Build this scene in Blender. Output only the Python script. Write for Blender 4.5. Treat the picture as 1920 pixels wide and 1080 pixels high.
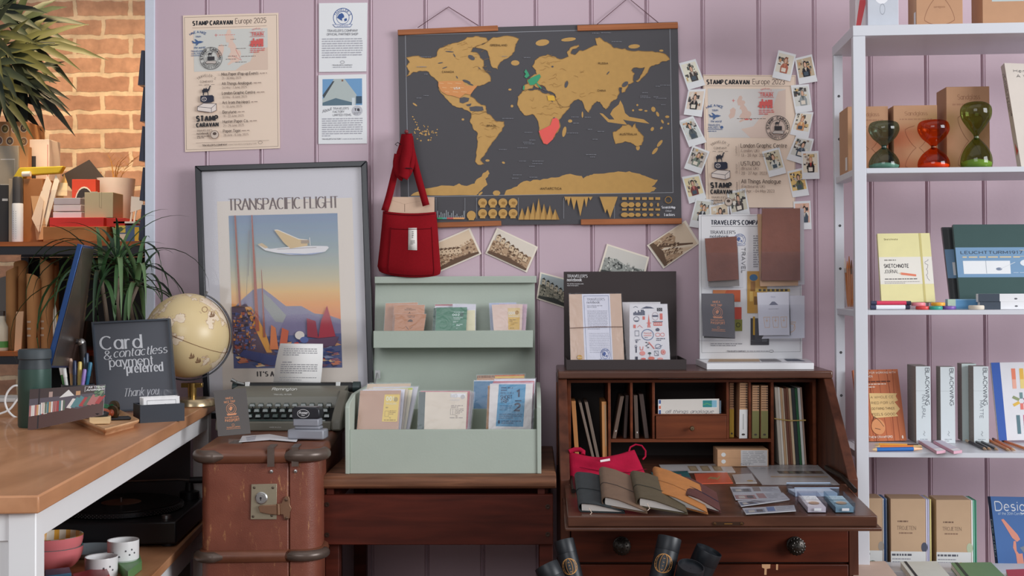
import bpy, math, random
from mathutils import Vector as V, Euler, Matrix
for o in list(bpy.data.objects): bpy.data.objects.remove(o)
rnd = random.Random(7)
COL = bpy.context.scene.collection
SC = bpy.context.scene
# ---------------------------------------------------------------- camera
F = 2400.0; DW = 3.72; ZC = 1.27
PITCH, ROLL, YAW, SH = math.radians(0.9), math.radians(0.24), math.radians(1.0), -43.0
cd = bpy.data.cameras.new('camera'); cam = bpy.data.objects.new('camera', cd); COL.objects.link(cam)
cam.location = (0,-DW, ZC); cam.rotation_euler = (math.pi/2+PITCH, ROLL, YAW)
cd.sensor_width = 36; cd.lens = F/1920*36; cd.shift_y = SH/1920; cd.clip_start = .05; cd.clip_end = 60
SC.camera = cam
# ---------------------------------------------------------------- light and exposure
SC.view_settings.view_transform = 'Standard'; SC.view_settings.look = 'None'
SC.view_settings.gamma = 1.0; SC.view_settings.use_curve_mapping = False; SC.view_settings.exposure = 0.06
W = bpy.data.worlds.new('world'); SC.world = W; W.use_nodes = True
W.node_tree.nodes['Background'].inputs[0].default_value = (.90,.92,1.0,1)
W.node_tree.nodes['Background'].inputs[1].default_value = 0.30
def area(name, loc, aim, sx, sy, watts, col):
    l = bpy.data.lights.new(name, 'AREA'); l.shape = 'RECTANGLE'; l.size = sx; l.size_y = sy; l.energy = watts; l.color = col
    o = bpy.data.objects.new(name, l); COL.objects.link(o); o.location = loc
    o.rotation_euler = (V(aim)-V(loc)).to_track_quat('-Z', 'Y').to_euler(); return o
area('shopfront_window_light', (5.0,-3.5,2.3),(0.0,-.3,1.1), 2.8,2.2,250, (.95,.97,1.0))
area('front_fill_light', (-1.0,-5.2,2.6),(-.2,-.2,1.3), 2.4,1.6,44, (.96,.97,1.0))  # dim fill lamp added behind the camera, left of centre
area('ceiling_light', (0.2,-1.6,3.0),(0.2,-1.2,0), 3.0,1.6,9, (1.0,.96,.92))
wl = bpy.data.lights.new('warm_lamp', 'SPOT'); wl.energy = 80; wl.color = (1.0,.73,.45); wl.spot_size = 1.7; wl.spot_blend = .9; wl.shadow_soft_size = .06
wo = bpy.data.objects.new('warm_lamp', wl); COL.objects.link(wo); wo.location = (-1.40,.12,2.55)
wo.rotation_euler = (V((-1.66,.95,1.55))-V(wo.location)).to_track_quat('-Z', 'Y').to_euler()
# ---------------------------------------------------------------- picture <-> place
RM = Euler((math.pi/2+PITCH, ROLL, YAW), 'XYZ').to_matrix(); CP = V((0,-DW, ZC))
def ray(px, py): return RM @ V(((px-960)/F, -(py-540-SH)/F, -1.0))
def at(px, py, y):
    d = ray(px, py); return CP + d*((y-CP.y)/d.y)
def atz(px, py, z):
    d = ray(px, py); return CP + d*((z-CP.z)/d.z)
class Pl:
    def __init__(s, p, n): s.p = V(p); s.n = V(n).normalized()
    def hit(s, px, py, h=0.0):
        d = ray(px, py); return CP + d*((s.p-CP).dot(s.n)/d.dot(s.n)) + s.n*h
def PY(y): return Pl((0, y, 0),(0,-1,0))
def PZ(z): return Pl((0,0, z),(0,0,1))
def lean(px, py, y, tilt=0, turn=0):
    "plane through the point seen at px,py at depth y; tilt = leaning back (deg), turn = turned about the vertical (deg)"
    a, b = math.radians(tilt), math.radians(turn)
    return Pl(at(px, py, y),(math.sin(b)*math.cos(a), -math.cos(b)*math.cos(a), math.sin(a)))
# ---------------------------------------------------------------- materials
MC = {}
def lin(c): return tuple(((x/255)/12.92 if x/255 <= .04045 else ((x/255+.055)/1.055)**2.4) for x in c)
GAIN = 1.12
def alb(c): return tuple(min(.88, x*GAIN) for x in lin(c))
def newmat(name):
    m = bpy.data.materials.new(name); m.use_nodes = True; nt = m.node_tree; return m, nt, nt.nodes['Principled BSDF']
def M(c, r=.6, metal=0, var=.06, sc=30, bump=0, coat=0, bsc=None):
    k = (tuple(c), r, metal, var, sc, bump, coat, bsc)
    if k in MC: return MC[k]
    m, nt, b = newmat('paint'); a = alb(c)
    tc = nt.nodes.new('ShaderNodeTexCoord'); n = nt.nodes.new('ShaderNodeTexNoise'); n.inputs['Scale'].default_value = sc; n.inputs['Detail'].default_value = 4
    mx = nt.nodes.new('ShaderNodeMix'); mx.data_type = 'RGBA'
    mx.inputs[6].default_value = (*[x*(1-var) for x in a], 1); mx.inputs[7].default_value = (*[min(.95, x*(1+var)) for x in a], 1)
    nt.links.new(tc.outputs['Object'], n.inputs['Vector']); nt.links.new(n.outputs['Fac'], mx.inputs[0]); nt.links.new(mx.outputs[2], b.inputs['Base Color'])
    b.inputs['Roughness'].default_value = r; b.inputs['Metallic'].default_value = metal; b.inputs['Coat Weight'].default_value = coat
    if r >= .85: b.inputs['Specular IOR Level'].default_value = .15
    if bump:
        n2 = n
        if bsc:
            n2 = nt.nodes.new('ShaderNodeTexNoise'); n2.inputs['Scale'].default_value = bsc; nt.links.new(tc.outputs['Object'], n2.inputs['Vector'])
        bp = nt.nodes.new('ShaderNodeBump'); bp.inputs['Strength'].default_value = bump; bp.inputs['Distance'].default_value = .004
        nt.links.new(n2.outputs['Fac'], bp.inputs['Height']); nt.links.new(bp.outputs[0], b.inputs['Normal'])
    MC[k] = m; return m
def WOOD(c1, c2, st=(2,30,30), r=.45, k2=None, coat=0, bump=.15):
    "grain: st = noise scale per axis (small along the grain)"
    k = ('w', tuple(c1), tuple(c2), st, r, k2, coat)
    if k in MC: return MC[k]
    m, nt, b = newmat('wood'); tc = nt.nodes.new('ShaderNodeTexCoord'); mp = nt.nodes.new('ShaderNodeMapping'); mp.inputs['Scale'].default_value = st
    n = nt.nodes.new('ShaderNodeTexNoise'); n.inputs['Scale'].default_value = 1.6; n.inputs['Detail'].default_value = 7; n.inputs['Distortion'].default_value = .6
    n3 = nt.nodes.new('ShaderNodeTexNoise'); n3.inputs['Scale'].default_value = 7; n3.inputs['Detail'].default_value = 3
    rp = nt.nodes.new('ShaderNodeValToRGB'); rp.color_ramp.elements[0].position = .3; rp.color_ramp.elements[1].position = .7
    rp.color_ramp.elements[0].color = (*alb(c2), 1); rp.color_ramp.elements[1].color = (*alb(c1), 1)
    b.inputs['Specular IOR Level'].default_value = .22
    mx = nt.nodes.new('ShaderNodeMix'); mx.data_type = 'RGBA'; mx.blend_type = 'MULTIPLY'; mx.inputs[0].default_value = .35
    nt.links.new(tc.outputs['Object'], mp.inputs[0]); nt.links.new(mp.outputs[0], n.inputs['Vector']); nt.links.new(tc.outputs['Object'], n3.inputs['Vector'])
    nt.links.new(n.outputs['Fac'], rp.inputs[0]); nt.links.new(rp.outputs[0], mx.inputs[6]); nt.links.new(n3.outputs['Color'], mx.inputs[7])
    # wear noise as grey
    bw = nt.nodes.new('ShaderNodeMapRange'); bw.inputs[1].default_value = .3; bw.inputs[2].default_value = .7; bw.inputs[3].default_value = .55; bw.inputs[4].default_value = 1.0
    nt.links.new(n3.outputs['Fac'], bw.inputs[0]); nt.links.new(bw.outputs[0], mx.inputs[7])
    nt.links.new(mx.outputs[2], b.inputs['Base Color']); b.inputs['Roughness'].default_value = r; b.inputs['Coat Weight'].default_value = coat
    bp = nt.nodes.new('ShaderNodeBump'); bp.inputs['Strength'].default_value = bump; bp.inputs['Distance'].default_value = .002
    nt.links.new(n.outputs['Fac'], bp.inputs['Height']); nt.links.new(bp.outputs[0], b.inputs['Normal'])
    MC[k] = m; return m
def CLEAR(c=(255,255,255), refl=.12, r=.12, bump=0):
    "thin clear film or glass wall: tinted see-through with a glossy skin"
    k = ('c', tuple(c), refl, r, bump)
    if k in MC: return MC[k]
    m = bpy.data.materials.new('clear'); m.use_nodes = True; nt = m.node_tree; nt.nodes.clear()
    out = nt.nodes.new('ShaderNodeOutputMaterial'); t = nt.nodes.new('ShaderNodeBsdfTransparent'); t.inputs[0].default_value = (*lin(c), 1)
    g = nt.nodes.new('ShaderNodeBsdfGlossy'); g.inputs['Roughness'].default_value = r
    lw = nt.nodes.new('ShaderNodeLayerWeight'); lw.inputs[0].default_value = .25
    mr = nt.nodes.new('ShaderNodeMapRange'); mr.inputs[3].default_value = refl*.5; mr.inputs[4].default_value = min(1, refl*4)
    mx = nt.nodes.new('ShaderNodeMixShader')
    nt.links.new(lw.outputs['Fresnel'], mr.inputs[0]); nt.links.new(mr.outputs[0], mx.inputs[0]); nt.links.new(t.outputs[0], mx.inputs[1]); nt.links.new(g.outputs[0], mx.inputs[2]); nt.links.new(mx.outputs[0], out.inputs[0])
    if bump:
        tc = nt.nodes.new('ShaderNodeTexCoord'); n = nt.nodes.new('ShaderNodeTexNoise'); n.inputs['Scale'].default_value = 28; n.inputs['Distortion'].default_value = 1.5
        bp = nt.nodes.new('ShaderNodeBump'); bp.inputs['Strength'].default_value = bump; bp.inputs['Distance'].default_value = .01
        nt.links.new(tc.outputs['Object'], n.inputs['Vector']); nt.links.new(n.outputs['Fac'], bp.inputs['Height']); nt.links.new(bp.outputs[0], g.inputs['Normal'])
    MC[k] = m; return m
WHITE = M((222,222,226), .45, var=.02); PAPER = M((224,222,220), .8, var=.02); INK = M((38,36,38), .7, var=.02)
KRAFT = M((190,148,112), .8, var=.07, sc=60); BLACK = M((26,26,29), .5); STEEL = M((170,170,168), .35,.9)
FILM = CLEAR((252,252,254), .035,.2,.12); GLASS = CLEAR((252,253,252), .10,.03)
# ---------------------------------------------------------------- mesh builder
ORG = {}
class MB:
    def __init__(s): s.v = []; s.f = []; s.mi = []; s.mats = []
    def _m(s, mat):
        if mat not in s.mats: s.mats.append(mat)
        return s.mats.index(mat)
    def add(s, pts, faces, mat):
        k = len(s.v); s.v += [V(p) for p in pts]; i = s._m(mat)
        for f in faces: s.f.append([k+a for a in f]); s.mi.append(i)
    def quad(s, a, b, c, d, mat): s.add([a, b, c, d], [(0,1,2,3)], mat)
    def prism(s, pts, vec, mat):
        pts = [V(p) for p in pts]; vec = V(vec); n = len(pts)
        nrm = V((0,0,0))
        for i in range(n): nrm += pts[i].cross(pts[(i+1) % n])
        if nrm.dot(vec) > 0: pts = pts[::-1]
        fs = [tuple(range(n)), tuple(range(2*n-1, n-1,-1))] + [(i, i+n, (i+1) % n+n, (i+1) % n) for i in range(n)]
        s.add(pts+[p+vec for p in pts], fs, mat)
    def box(s, lo, hi, mat, fr=None):
        x0, y0, z0 = lo; x1, y1, z1 = hi
        c = [(x0, y0, z0),(x1, y0, z0),(x1, y1, z0),(x0, y1, z0),(x0, y0, z1),(x1, y0, z1),(x1, y1, z1),(x0, y1, z1)]
        if fr: c = [fr(*p) for p in c]
        s.hexa(c, mat)
    def hexa(s, c, mat): s.add(c, [(3,2,1,0),(4,5,6,7),(0,1,5,4),(1,2,6,5),(2,3,7,6),(3,0,4,7)], mat)
    def slab(s, cs, n, th, mat): s.prism(cs, -V(n)*th, mat)
    def tube(s, path, r, mat, n=8, caps=True):
        path = [V(p) for p in path]; rs = r if isinstance(r, (list, tuple)) else [r]*len(path)
        pts = []; up = None
        for i, p in enumerate(path):
            t = (path[min(i+1, len(path)-1)]-path[max(i-1,0)]).normalized()
            if up is None: up = t.orthogonal().normalized()
            up = (up - t*up.dot(t)).normalized(); w = t.cross(up)
            for k in range(n):
                a = 2*math.pi*k/n; pts.append(p + (up*math.cos(a)+w*math.sin(a))*rs[i])
        fs = [(i*n+k, i*n+(k+1) % n, (i+1)*n+(k+1) % n, (i+1)*n+k) for i in range(len(path)-1) for k in range(n)]
        if caps: fs += [tuple(range(n-1,-1,-1)), tuple(range((len(path)-1)*n, len(path)*n))]
        s.add(pts, fs, mat)
    def lathe(s, prof, o, mat, axis=(0,0,1), n=32, arc=1.0):
        ax = V(axis).normalized(); u = ax.orthogonal().normalized(); w = ax.cross(u); o = V(o); pts = []; L = len(prof)
        for r, h in prof:
            for k in range(n):
                a = 2*math.pi*k/n; pts.append(o+ax*h+(u*math.cos(a)+w*math.sin(a))*max(r, 1e-5))
        s.add(pts, [(i*n+k, i*n+(k+1) % n, (i+1)*n+(k+1) % n, (i+1)*n+k) for i in range(L-1) for k in range(n)], mat)
    def ball(s, c, r, mat, n=20, sq=(1,1,1)):
        c = V(c); pts = []; h = n//2
        for i in range(h+1):
            t = math.pi*i/h
            for k in range(n):
                a = 2*math.pi*k/n; pts.append(c+V((r*sq[0]*math.sin(t)*math.cos(a), r*sq[1]*math.sin(t)*math.sin(a), r*sq[2]*math.cos(t))))
        s.add(pts, [(i*n+k, (i+1)*n+k, (i+1)*n+(k+1) % n, i*n+(k+1) % n) for i in range(h) for k in range(n)], mat)
    def pillow(s, cs, n, th, mat, N=14, puff=.45, wav=0.0):
        "soft cloth body: four corners TL TR BR BL, bulging both ways along n"
        a, b, c, d = [V(p) for p in cs]; n = V(n).normalized(); fr = []; bk = []
        for j in range(N+1):
            for i in range(N+1):
                u, t = i/N, j/N; p = (a*(1-u)+b*u)*(1-t)+(d*(1-u)+c*u)*t
                e = (max(0, math.sin(math.pi*u))**puff)*(max(0, math.sin(math.pi*t))**puff)
                w = wav*(math.sin(u*17+t*5)+math.sin(t*13-u*7))*e
                fr.append(p+n*(th*e+w)); bk.append(p-n*(th*.25*e))
        k = (N+1)**2; fs = []
        for j in range(N):
            for i in range(N):
                q = (j*(N+1)+i, j*(N+1)+i+1, (j+1)*(N+1)+i+1, (j+1)*(N+1)+i); fs.append(q[::-1]); fs.append(tuple(x+k for x in q))
        s.add(fr+bk, fs, mat)
    def build(s, name, parent=None, bevel=0, smooth=38, base=None, kind=None):
        vs = s.v
        if parent is not None: o0 = ORG[parent.name]
        elif base is not None: o0 = V(base)
        else:
            o0 = V(((min(p.x for p in vs)+max(p.x for p in vs))/2, (min(p.y for p in vs)+max(p.y for p in vs))/2, min(p.z for p in vs)))
        me = bpy.data.meshes.new(name); me.from_pydata([p-o0 for p in vs], [], s.f)
        for m in s.mats: me.materials.append(m)
        me.polygons.foreach_set('material_index', s.mi); me.validate(); me.update()
        if smooth:
            me.polygons.foreach_set('use_smooth', [True]*len(me.polygons)); me.set_sharp_from_angle(angle=math.radians(smooth))
        ob = bpy.data.objects.new(name, me); COL.objects.link(ob); ORG[ob.name] = o0
        if parent is not None: ob.parent = parent
        else: ob.location = o0
        if bevel:
            md = ob.modifiers.new('bevel', 'BEVEL'); md.width = bevel; md.segments = 2; md.limit_method = 'ANGLE'; md.angle_limit = math.radians(40)
        if kind: ob['kind'] = kind
        return ob
def tag(o, label, cat, group=None, kind=None):
    o['label'] = label; o['category'] = cat
    if group: o['group'] = group
    if kind: o['kind'] = kind
    return o
def thing(name, label, cat, loc, group=None):
    o = bpy.data.objects.new(name, None); COL.objects.link(o); o.location = loc; o.empty_display_size = .05; ORG[o.name] = V(loc)
    return tag(o, label, cat, group)
# ---------------------------------------------------------------- lettering (drawn strokes)
def arc(cx, cy, rx, ry, a0, a1, n=9):
    return [(cx+rx*math.cos(math.radians(a0+(a1-a0)*i/n)), cy+ry*math.sin(math.radians(a0+(a1-a0)*i/n))) for i in range(n+1)]
cir = arc(.5,.35,.5,.35,0,360,16); xh = .7
G = {'A': (.74, [[(0,0),(.5,1)], [(.5,1),(1,0)], [(.2,.34),(.8,.34)]]),
 'B': (.62, [[(0,0),(0,1)], [(0,1),(.55,1)]+arc(.55,.77,.4,.23,90,-90)+[(0,.54)], [(0,.54),(.6,.54)]+arc(.6,.27,.4,.27,90,-90)+[(0,0)]]),
 'C': (.68, [arc(.55,.5,.55,.5,48,312,14)]), 'D': (.68, [[(0,0),(0,1)], [(0,1),(.45,1)]+arc(.45,.5,.55,.5,90,-90,12)+[(0,0)]]),
 'E': (.54, [[(0,0),(0,1)], [(0,1),(1,1)], [(0,.52),(.85,.52)], [(0,0),(1,0)]]), 'F': (.5, [[(0,0),(0,1)], [(0,1),(1,1)], [(0,.52),(.85,.52)]]),
 'G': (.72, [arc(.55,.5,.55,.5,48,335,14)+[(1.02,.45)], [(.6,.45),(1.05,.45)]]), 'H': (.66, [[(0,0),(0,1)], [(1,0),(1,1)], [(0,.52),(1,.52)]]),
 'I': (.08, [[(.5,0),(.5,1)]]), 'J': (.42, [[(1,1),(1,.25)]+arc(.5,.25,.5,.25,0,-170)]), 'K': (.62, [[(0,0),(0,1)], [(1,1),(0,.4)], [(.3,.58),(1,0)]]),
 'L': (.5, [[(0,0),(0,1)], [(0,0),(1,0)]]), 'M': (.82, [[(0,0),(0,1)], [(0,1),(.5,.2)], [(.5,.2),(1,1)], [(1,1),(1,0)]]),
 'N': (.68, [[(0,0),(0,1)], [(0,1),(1,0)], [(1,0),(1,1)]]), 'O': (.74, [arc(.5,.5,.5,.5,0,360,20)]),
 'P': (.58, [[(0,0),(0,1)], [(0,1),(.55,1)]+arc(.55,.74,.45,.26,90,-90)+[(0,.48)]]), 'Q': (.74, [arc(.5,.5,.5,.5,0,360,20), [(.6,.25),(1,-.05)]]),
 'R': (.64, [[(0,0),(0,1)], [(0,1),(.55,1)]+arc(.55,.75,.42,.25,90,-90)+[(0,.5)], [(.5,.5),(1,0)]]),
 'S': (.56, [arc(.5,.75,.48,.25,35,270)+arc(.5,.25,.5,.25,90,-145)]), 'T': (.62, [[(.5,0),(.5,1)], [(0,1),(1,1)]]),
 'U': (.64, [[(0,1),(0,.35)]+arc(.5,.35,.5,.35,180,360)+[(1,1)]]), 'V': (.7, [[(0,1),(.5,0)], [(.5,0),(1,1)]]),
 'W': (1., [[(0,1),(.26,0)], [(.26,0),(.5,.9)], [(.5,.9),(.74,0)], [(.74,0),(1,1)]]), 'X': (.66, [[(0,1),(1,0)], [(1,1),(0,0)]]),
 'Y': (.64, [[(0,1),(.5,.48)], [(1,1),(.5,.48)], [(.5,.48),(.5,0)]]), 'Z': (.6, [[(0,1),(1,1),(0,0),(1,0)]]),
 '0': (.56, [arc(.5,.5,.5,.5,0,360,18)]), '1': (.3, [[(.1,.8),(.7,1),(.7,0)]]), '2': (.54, [arc(.5,.72,.48,.28,170,-35)+[(0,0),(1,0)]]),
 '3': (.54, [arc(.45,.75,.48,.25,150,-90)+arc(.45,.25,.53,.26,90,-150)]), '4': (.58, [[(.75,0),(.75,1),(0,.28),(1,.28)]]),
 '5': (.54, [[(.9,1),(.15,1),(.08,.55)]+arc(.45,.32,.5,.32,120,-150)]), '6': (.54, [arc(.5,.32,.48,.32,0,360,14), [(.02,.35)]+arc(.6,.4,.58,.6,180,75)]),
 '7': (.52, [[(0,1),(1,1),(.35,0)]]), '8': (.54, [arc(.5,.76,.42,.24,0,360,14), arc(.5,.27,.5,.27,0,360,14)]), '9': (.54, [arc(.5,.68,.48,.32,0,360,14), [(.98,.65)]+arc(.4,.6,.58,.6,0,-105)]),
 'a': (.48, [[(1, xh),(1,0)], cir]), 'b': (.48, [[(0,1),(0,0)], cir]), 'c': (.45, [arc(.55,.35,.55,.35,48,312,12)]), 'd': (.48, [[(1,1),(1,0)], cir]),
 'e': (.48, [[(.02,.38),(1,.38)]+arc(.5,.35,.5,.35,5,315,14)]), 'f': (.3, [arc(.8,.82,.4,.18,60,180,6)+[(.4,0)], [(0,.66),(.95,.66)]]),
 'g': (.48, [cir, [(1, xh),(1,-.08)]+arc(.5,-.08,.5,.22,0,-150)]), 'h': (.46, [[(0,1),(0,0)], [(0,.4)]+arc(.5,.4,.5,.3,180,0)+[(1,0)]]),
 'i': (.06, [[(.5, xh),(.5,0)], [(.5,.88),(.5,.98)]]), 'j': (.2, [[(.8, xh),(.8,-.1)]+arc(.3,-.1,.5,.2,0,-90), [(.8,.88),(.8,.98)]]),
 'k': (.46, [[(0,1),(0,0)], [(.9, xh),(0,.25)], [(.3,.4),(1,0)]]), 'l': (.06, [[(.5,1),(.5,0)]]),
 'm': (.76, [[(0, xh),(0,0)], [(0,.45)]+arc(.25,.45,.25,.25,180,0)+[(.5,0)], [(.5,.45)]+arc(.75,.45,.25,.25,180,0)+[(1,0)]]),
 'n': (.46, [[(0, xh),(0,0)], [(0,.4)]+arc(.5,.4,.5,.3,180,0)+[(1,0)]]), 'o': (.5, [cir]), 'p': (.48, [[(0, xh),(0,-.3)], cir]), 'q': (.48, [[(1, xh),(1,-.3)], cir]),
 'r': (.3, [[(0, xh),(0,0)], [(0,.4)]+arc(.6,.4,.6,.3,180,60,6)]), 's': (.4, [arc(.5,.53,.46,.17,40,270,7)+arc(.5,.18,.5,.18,90,-145,7)]),
 't': (.3, [[(.4,.95),(.4,.2)]+arc(.8,.2,.4,.2,180,290,5), [(0, xh),(.95, xh)]]), 'u': (.46, [[(0, xh),(0,.3)]+arc(.5,.3,.5,.3,180,360)+[(1, xh)], [(1, xh),(1,0)]]),
 'v': (.48, [[(0, xh),(.5,0)], [(.5,0),(1, xh)]]), 'w': (.7, [[(0, xh),(.26,0)], [(.26,0),(.5,.65)], [(.5,.65),(.74,0)], [(.74,0),(1, xh)]]),
 'x': (.46, [[(0, xh),(1,0)], [(1, xh),(0,0)]]), 'y': (.48, [[(0, xh),(.5,0)], [(1, xh),(.3,-.3)]]), 'z': (.42, [[(0, xh),(1, xh),(0,0),(1,0)]]),
 '.': (.05, [[(.5,0),(.5,.1)]]), ',': (.06, [[(.6,.1),(.2,-.14)]]), "'": (.05, [[(.5,1),(.5,.76)]]), '-': (.3, [[(0,.38),(1,.38)]]), ':': (.05, [[(.5,.1),(.5,.2)], [(.5,.5),(.5,.6)]]),
 '(': (.18, [arc(1,.4,1,.65,130,230,6)]), ')': (.18, [arc(0,.4,1,.65,50,-50,6)]), '/': (.4, [[(0,0),(1,1)]]), '!': (.05, [[(.5,1),(.5,.3)], [(.5,0),(.5,.1)]]),
 '&': (.72, [[(1,0),(.22,.72)]+arc(.45,.82,.25,.18,190,-10)+[(.15,.4)]+arc(.38,.24,.36,.24,170,350)+[(.95,.45)]]), '_': (.5, [[(0,0),(1,0)]])}
def layout(s, cond=1.0, track=.2):
    x = 0; out = []
    for ch in s:
        if ch == ' ': x += .34*cond; continue
        w, st = G.get(ch) or G.get(ch.upper()) or G['-']
        out.append((x, w*cond, st)); x += w*cond+track
    return out, max(x-track, .01)
class Art:
    "flat printing: shapes in their own 2-D units, laid on a real surface by mp(x, y, height)"
    def __init__(s, mp): s.mp = mp; s.b = MB(); s.h = .00015; s.auto = 1
    def up(s, k=1): s.h += .00012*k; return s
    def poly(s, pts, c, **kw):
        c = c if isinstance(c, bpy.types.Material) else M(c, kw.get('r', .7), var=.02)
        s.b.add([s.mp(x, y, s.h) for x, y in pts], [tuple(range(len(pts)))[::-1]], c); s.h += 1.2e-5*s.auto
    def rect(s, x0, y0, x1, y1, c, **kw): s.poly([(x0, y0),(x1, y0),(x1, y1),(x0, y1)], c, **kw)
    def ell(s, cx, cy, rx, ry, c, n=20, rot=0, **kw):
        q = math.radians(rot); s.poly([(cx+rx*math.cos(2*math.pi*i/n)*math.cos(q)-ry*math.sin(2*math.pi*i/n)*math.sin(q), cy+rx*math.cos(2*math.pi*i/n)*math.sin(q)+ry*math.sin(2*math.pi*i/n)*math.cos(q)) for i in range(n)], c, **kw)
    def line(s, pts, w, c, thin=None):
        c = c if isinstance(c, bpy.types.Material) else M(c, .7, var=.02)
        P = [V((x, y)) for x, y in pts]; P = [p for i, p in enumerate(P) if i == 0 or (p-P[i-1]).length > 1e-6]
        if len(P) < 2: return
        L = []; R = []; closed = (P[0]-P[-1]).length < 1e-6 and len(P) > 3
        for i, p in enumerate(P):
            a = P[i-1] if i else (P[-2] if closed else None); b = P[i+1] if i+1 < len(P) else (P[1] if closed else None)
            d = (((p-a).normalized() if a is not None else V((0,0)))+((b-p).normalized() if b is not None else V((0,0))))
            if d.length < 1e-6: d = (p-a)
            d.normalize(); nn = V((-d.y, d.x)); t = w if thin is None else thin+(w-thin)*abs(d.y)**1.3
            if a is not None and b is not None: t /= max(.6, abs(nn.dot(V((-(p-a).normalized().y, (p-a).normalized().x)))))
            L.append(p+nn*t/2); R.append(p-nn*t/2)
        k = len(P); s.b.add([s.mp(p.x, p.y, s.h) for p in L+R], [(i, i+1, k+i+1, k+i) for i in range(k-1)], c); s.h += 1.2e-5*s.auto
    def ring(s, cx, cy, r, w, c, ry=None, n=28): s.line([(cx+r*math.cos(2*math.pi*i/n), cy+(ry or r)*math.sin(2*math.pi*i/n)) for i in range(n+1)], w, c)
    def text(s, t, x, y, h, c, W=None, bold=.12, thin=None, serif=False, slant=0, cond=1.0, track=.2, al='l', rot=0, vert=False):
        "baseline start x,y (y runs down), cap height h; W = total width to fill"
        lay, tot = layout(t, cond, track+max(0, bold-.12)*1.2); h0 = s.h; nst = 0; kx = h if W is None else W/tot; q = math.radians(rot); cq, sq = math.cos(q), math.sin(q)
        if al == 'c': x0 = -tot*kx/2
        elif al == 'r': x0 = -tot*kx
        else: x0 = 0
        th = bold*h; tn = th if thin is None else thin*h
        for gx, gw, st in lay:
            for pl in st:
                kk = tn/h if bold > .15 and not serif else 0
                pts = [(x0+(gx+px*gw)*kx+slant*py*h, -(py*(1-kk)+kk/2)*h) for px, py in pl]
                lines = [(pts, th, tn)]
                if serif:
                    for e, o in ((0,1),(-1,-2)):
                        (ax, ay),(bx, by) = pl[e], pl[o]
                        if ay in (0,1, xh, -.3) and abs(by-ay) > .2 and (ax, ay) != pl[-1-e if e == 0 else 0]:
                            X = x0+(gx+ax*gw)*kx+slant*ay*h; Y = -ay*h; Q = (.10*h if ay != xh else .08*h)*min(1, kx/h*1.1)
                            lines.append(([(X-Q*(1.0), Y),(X+Q*(1.0 if ay != xh else .3), Y)], tn*1.1, tn*1.1))
                nst += 1; s.h = h0+1.5e-5*(nst % 5)
                for pp, a, b in lines: s.line([(x+u*cq-w*sq, y+u*sq+w*cq) for u, w in pp], a, c, b)
        s.h = h0+9e-5
    def arctext(s, t, cx, cy, r, h, c, a0, a1, bold=.12, inside=False, cond=1.0):
        "letters on an arc from angle a0 to a1 (degrees, 90 = top)"
        n = len(t)
        for i, ch in enumerate(t):
            a = a0+(a1-a0)*(i+.5)/n; q = math.radians(a); rot = 90-a if not inside else 270-a
            x, y = cx+r*math.cos(q), cy-r*math.sin(q)
            if ch != ' ': s.text(ch, x, y, h, c, bold=bold, al='c', rot=rot, cond=cond)
    def lines(s, x0, y0, x1, n, dy, h, c, slope=0, gap=.35, last=.6):
        "rows of tiny unreadable words"
        s.auto = 0
        for i in range(n):
            x = x0; e = x1 if i < n-1 else x0+(x1-x0)*last; y = y0+dy*i
            while x < e-h:
                w = min(h*rnd.uniform(1.5,6), e-x); s.rect(x, y-h*.5+(x-x0)*slope, x+w, y+h*.5+(x-x0)*slope, c); x += w+h*(.6+gap)
        s.auto = 1; s.h += 1.5e-5
    def build(s, name, parent): return s.b.build(name, parent, smooth=0) if s.b.f else None
def pxmap(pl): return lambda x, y, h: pl.hit(x, y, h)
def qmap(pl, cs, x0, y0, x1, y1):
    "2-D box x0..x1, y0..y1 onto the four corners (TL TR BR BL, in picture pixels) lying in plane pl"
    A, B, C, D_ = [V(c) for c in cs]
    P = [pl.hit(*c) for c in (A, B, C, D_)]
    def f(x, y, h=0):
        u, t = (x-x0)/(x1-x0),(y-y0)/(y1-y0)
        return (P[0]*(1-u)+P[1]*u)*(1-t)+(P[3]*(1-u)+P[2]*u)*t+pl.n*h
    return f
def crop(x0, y0, k): return lambda *pts: [(x0+x/k, y0+y/k) for x, y in pts]
def card(name, label, cat, cs, pl, th, mat, art=None, box=None, group=None, printname='print', bevel=0, parent=None):
    "a sheet, board, box or book whose front face has corners cs (TL TR BR BL px) in plane pl, thickness th going back"
    b = MB(); b.slab([pl.hit(*c) for c in cs], pl.n, th, mat); o = b.build(name, parent, bevel=bevel)
    if parent is None: tag(o, label, cat, group)
    if art:
        a = Art(qmap(pl, cs, *(box or (0,0,100,100)))); art(a); a.build(printname, o)
    return o
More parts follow.
